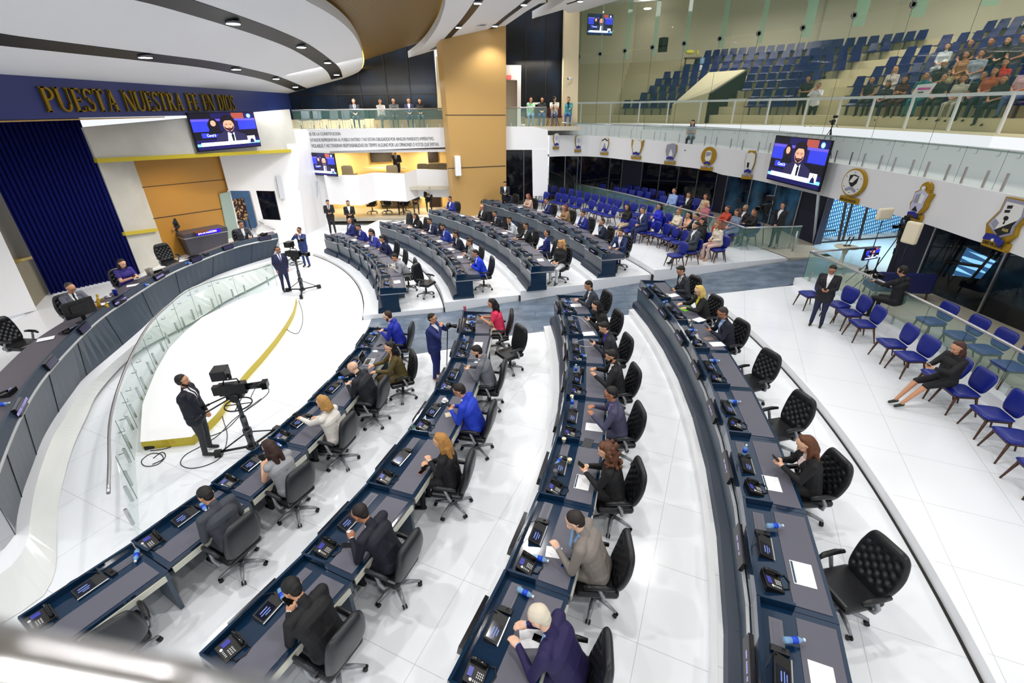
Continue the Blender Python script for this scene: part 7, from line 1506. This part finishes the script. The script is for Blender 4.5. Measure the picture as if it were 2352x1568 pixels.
# reporter corner
p=at(1930,612,.92); t=thing('round_table','small round cream table with two microphones by the reporter corner','table',p); MB().lathe([(.02,.68),(.36,.7),(.38,.72),(.36,.74),(0,.74)],(0,0,0),24).build('tabletop',mat('cream_tabletop',(226,214,186),.35),t); MB().lathe([(.2,0),(.06,.06),(.045,.4),(.12,.7)],(0,0,0),16).build('pedestal',mat('cream_tabletop'),t)
for dx,lb in ((-.05,'left black microphone on the round cream table'),(.09,'right black microphone on the round cream table')):
    q_=p+Vector((dx,.02,.75)); t=thing('table_microphone',lb,'microphone',q_); MB().lathe([(.06,0),(.06,.015),(0,.02)],(0,0,0),12).build('mic_base',M_black,t); MB().tube([(0,0,.02),(.06,.02,.22),(.1,.03,.3)],[.008,.02,.026],8).build('mic_body',M_black,t)
t=thing('monitor_stand','small monitor on a tripod showing the session, by the reporter corner','monitor',at(1992,670,.92)); b=Vector(t.location)
MB().tube([(0,0,.4),(0,0,1.1)],.02,6).build('column',M_black,t)
for k in range(3):
    a=2*PI*k/3; d=Vector((math.cos(a),math.sin(a),0)); MB().tube([Vector((0,0,.75)),d*.42],.014,6).build('leg',M_black,t)
mq=at(2008,582,2.1); 
tv('small reporter monitor showing the speaker, behind the near railing',[(1996,565),(2023,573),(2011,599),(1984,592)],((mq.x-.3,mq.y-.12),(mq.x+.3,mq.y+.12)),0,'monitor')
for (bx,by),z,(sx,sy,sz),lb in (((1975,655),2.25,(.55,.12,.34),'white softbox lamp facing the camera in the reporter corner'),((2035,690),2.0,(.14,.4,.6),'white softbox lamp turned sideways by the navy column')):
    p=at(bx,by,.92); t=thing('softbox_lamp',lb,'lamp',p,.25); MB().tube([(0,0,.3),(0,0,z-.2)],.014,6).build('stand_pole',M_black,t)
    for k in range(3):
        a=2*PI*k/3; d=Vector((math.cos(a),math.sin(a),0)); MB().tube([Vector((0,0,.7)),d*.4],.012,6).build('leg',M_black,t)
    MB().box((0,0,z),(sx,sy,sz)).build('softbox',mat('softbox_cloth',(236,224,196),.7),t,bevel=.05)
# blue sofa by operator
p=at(2062,690,.92); t=thing('blue_sofa','dark blue sofa back behind the seated camera operator','sofa',p,-.2); MB().box((0,0,.55),(1.5,.14,.6)).build('sofa_back',mat('dark_blue_leather',(20,28,84),.4),t,bevel=.06); MB().box((0,.35,.32),(1.5,.65,.2)).build('sofa_seat',mat('dark_blue_leather'),t,bevel=.05)
for x in (-.65,.65): MB().tube([(x,-.02,.28),(x,-.08,0)],.025,6).tube([(x,.6,.28),(x,.65,0)],.025,6).build('leg',M_wal,t)
# cables on the floor
def cable(label,px,z=.01,r=.008):
    tag(MB().tube(smoothpts([at(x,y,z) for x,y in px],5),r,5).build('floor_cable',M_black),label,'cable')
cable('thin black cable looping around the bearded cameraman feet',[(500,900),(512,960),(522,1000),(510,1045),(480,1066),(440,1075),(415,1066),(425,1045),(460,1025),(500,1000),(540,960),(590,925),(617,900),(610,885),(588,890),(575,915)])
cable('black cable running from the gold step sockets to the camera',[(345,1035),(380,1030),(420,1015),(470,1005),(520,985),(560,945),(600,915)])
cable('small black cable coil beside the glass railing end',[(352,1052),(372,1038),(380,1048),(362,1066),(334,1070),(325,1058),(345,1042),(368,1042),(374,1054),(350,1066)])
cable('thin cable hanging down the far end of the gold step',[(686,690),(694,715),(695,740),(684,765),(664,760),(655,748)])
t=thing('power_adapter','black power adapter lying by the gold step sockets','power adapter',at(348,1028,0),.3); MB().box((0,0,.04),(.2,.12,.08)).build('adapter_case',M_black,t,bevel=.015)
for i,(x,y) in enumerate(((386,1010),(406,1007),(421,1004))):
    p=at(x,y+3,.12); tag(MB().box((0,0,0),(.1,.01,.08),rz=.2).build('wall_socket',mat('brass_plate',(190,160,40),.4)),['left','middle','right'][i]+' brass socket plate on the gold stage step','socket'); bpy.data.objects['wall_socket' if i==0 else 'wall_socket.%03d'%i].location=p+Vector((-.02,-.06,0))
# waste bins, lanyards, boards
t=thing('waste_bin','black waste bin under the aisle end of the innermost far row','bin',at(909,705,.16)); MB().lathe([(.12,0),(.15,.34),(.14,.34),(.11,.02)],(0,0,0),16).build('bin_body',M_black,t); MB().lathe([(.152,.33),(.152,.35),(.14,.35)],(0,0,0),16).build('bin_rim',M_blackg,t)
t=thing('waste_bin','black waste bin under the outermost far row aisle desk','bin',at(1410,625,.71)); MB().lathe([(.12,0),(.15,.34),(.14,.34),(.11,.02)],(0,0,0),16).build('bin_body',M_black,t)
P=[onp(x,y,[(q_.x,q_.y,0) for q_ in offs(FS,2.9)]) for x,y in [(2093,217),(2134,216),(2153,190),(2108,195)]]; c=sum(P,Vector())/4; t=thing('protest_poster','white paper poster with pink writing held up in the gallery crowd','poster',c); MB().prism([p-c for p in P],(.01,.01,0)).build('sheet',M_paper,t)
u=(P[1]-P[0]).normalized(); v=(P[3]-P[0]); v=(v-u*v.dot(u)).normalized()
m=MB(); b0=P[0]-c-Vector((.02,.02,0)); w_=(P[1]-P[0]).length; h_=(P[3]-P[0]).length
def bar_(a,b,c0,d0,mt,nm): MB().add([b0+(P[1]-P[0])*a+(P[3]-P[0])*c0,b0+(P[1]-P[0])*b+(P[3]-P[0])*c0,b0+(P[1]-P[0])*b+(P[3]-P[0])*d0,b0+(P[1]-P[0])*a+(P[3]-P[0])*d0],[(0,1,2,3)]).build(nm,mt,t)
bar_(.15,.85,.45,.68,mat('pink_ink',(220,80,170),.6),'pink_writing'); bar_(.3,.62,.15,.26,M_ek,'black_writing')
# stands extras: side table with vase, water dispenser, speaker
p=onp(1585,168,[(q_.x,q_.y,0) for q_ in offs(FS,8.2)]); t=thing('console_table','carved dark wooden table with yellow flowers at the top of the gallery','table',Vector((p.x,p.y,p.z))); MB().box((0,0,.82),(.9,.4,.08)).build('tabletop',M_wal,t)
for x in (-.38,.38): MB().tube([(x,0,.8),(x*1.1,0,.5),(x*.85,0,.2),(x,0,-.1)],[.04,.05,.03,.03],6).build('leg',M_wal,t)
MB().ell((-.2,0,1.15),(.3,.12,.12)).ell((.3,0,1.1),(.07,.07,.16)).build('yellow_flowers',mat('yellow_flowers',(220,214,70),.7),t)
p=onp(1602,150,[(q_.x,q_.y,0) for q_ in offs(FS,8.2)]); t=thing('water_dispenser','white water dispenser with a blue bottle at the top of the gallery','water dispenser',Vector((p.x+.25,p.y,p.z-1.0))); MB().box((0,0,.5),(.34,.34,1.0)).build('cabinet',M_whitest,t,bevel=.02); MB().lathe([(.12,1.0),(.15,1.1),(.15,1.4),(0,1.4)],(0,0,0),14).build('blue_bottle',M_pet,t)
p=onp(1523,103,[(q_.x,q_.y,0) for q_ in offs(FS,8.6)]); tag(MB().box((0,0,0),(.45,.4,.8),rz=.4).build('wall_speaker',M_black,bevel=.02),'black loudspeaker high on the gallery side wall','speaker'); bpy.data.objects['wall_speaker.002' if 'wall_speaker.002' in bpy.data.objects else 'wall_speaker'].location=p
# foreground handrail close to the photographer
a=Vector((-.72,.36,5.64)); 
def near_pt(px,py,d): r=ray(px,py).normalized(); return Vector((0,0,H))+r*d
P=[near_pt(-200,1500,.36),near_pt(40,1548,.35),near_pt(330,1600,.34),near_pt(620,1655,.33)]
tag(MB().tube(P,.018,12).build('gallery_handrail',M_steel),'blurred steel handrail cutting across the bottom left corner','handrail')

p=on(572,475,*DW)+NOR*.7; t=thing('patterned_armchair','dark armchair with a tan leaf pattern inside the blue doorway','chair',Vector((p.x,p.y,.62)),.9)
mp_=mat('leaf_pattern_fabric',(60,34,30),.7); noisy(mp_,(52,26,24),(196,160,112),9,3,0,(1,1,1),.52,.56)
MB().box((0,0,1.15),(.7,.14,.9)).build('backrest',mp_,t,bevel=.04); MB().box((0,.3,.6),(.66,.6,.16)).build('seat',mp_,t,bevel=.04)
for x in (-.3,.3): MB().tube([(x,.5,.55),(x,.55,0)],.03,6).tube([(x,0,.6),(x,-.05,0)],.03,6).build('leg',M_wal,t)
for o in (VC,GS,AC,MC,CH_T,CH_P,PH,CO,BO,MO,SB): hide_proto(o)
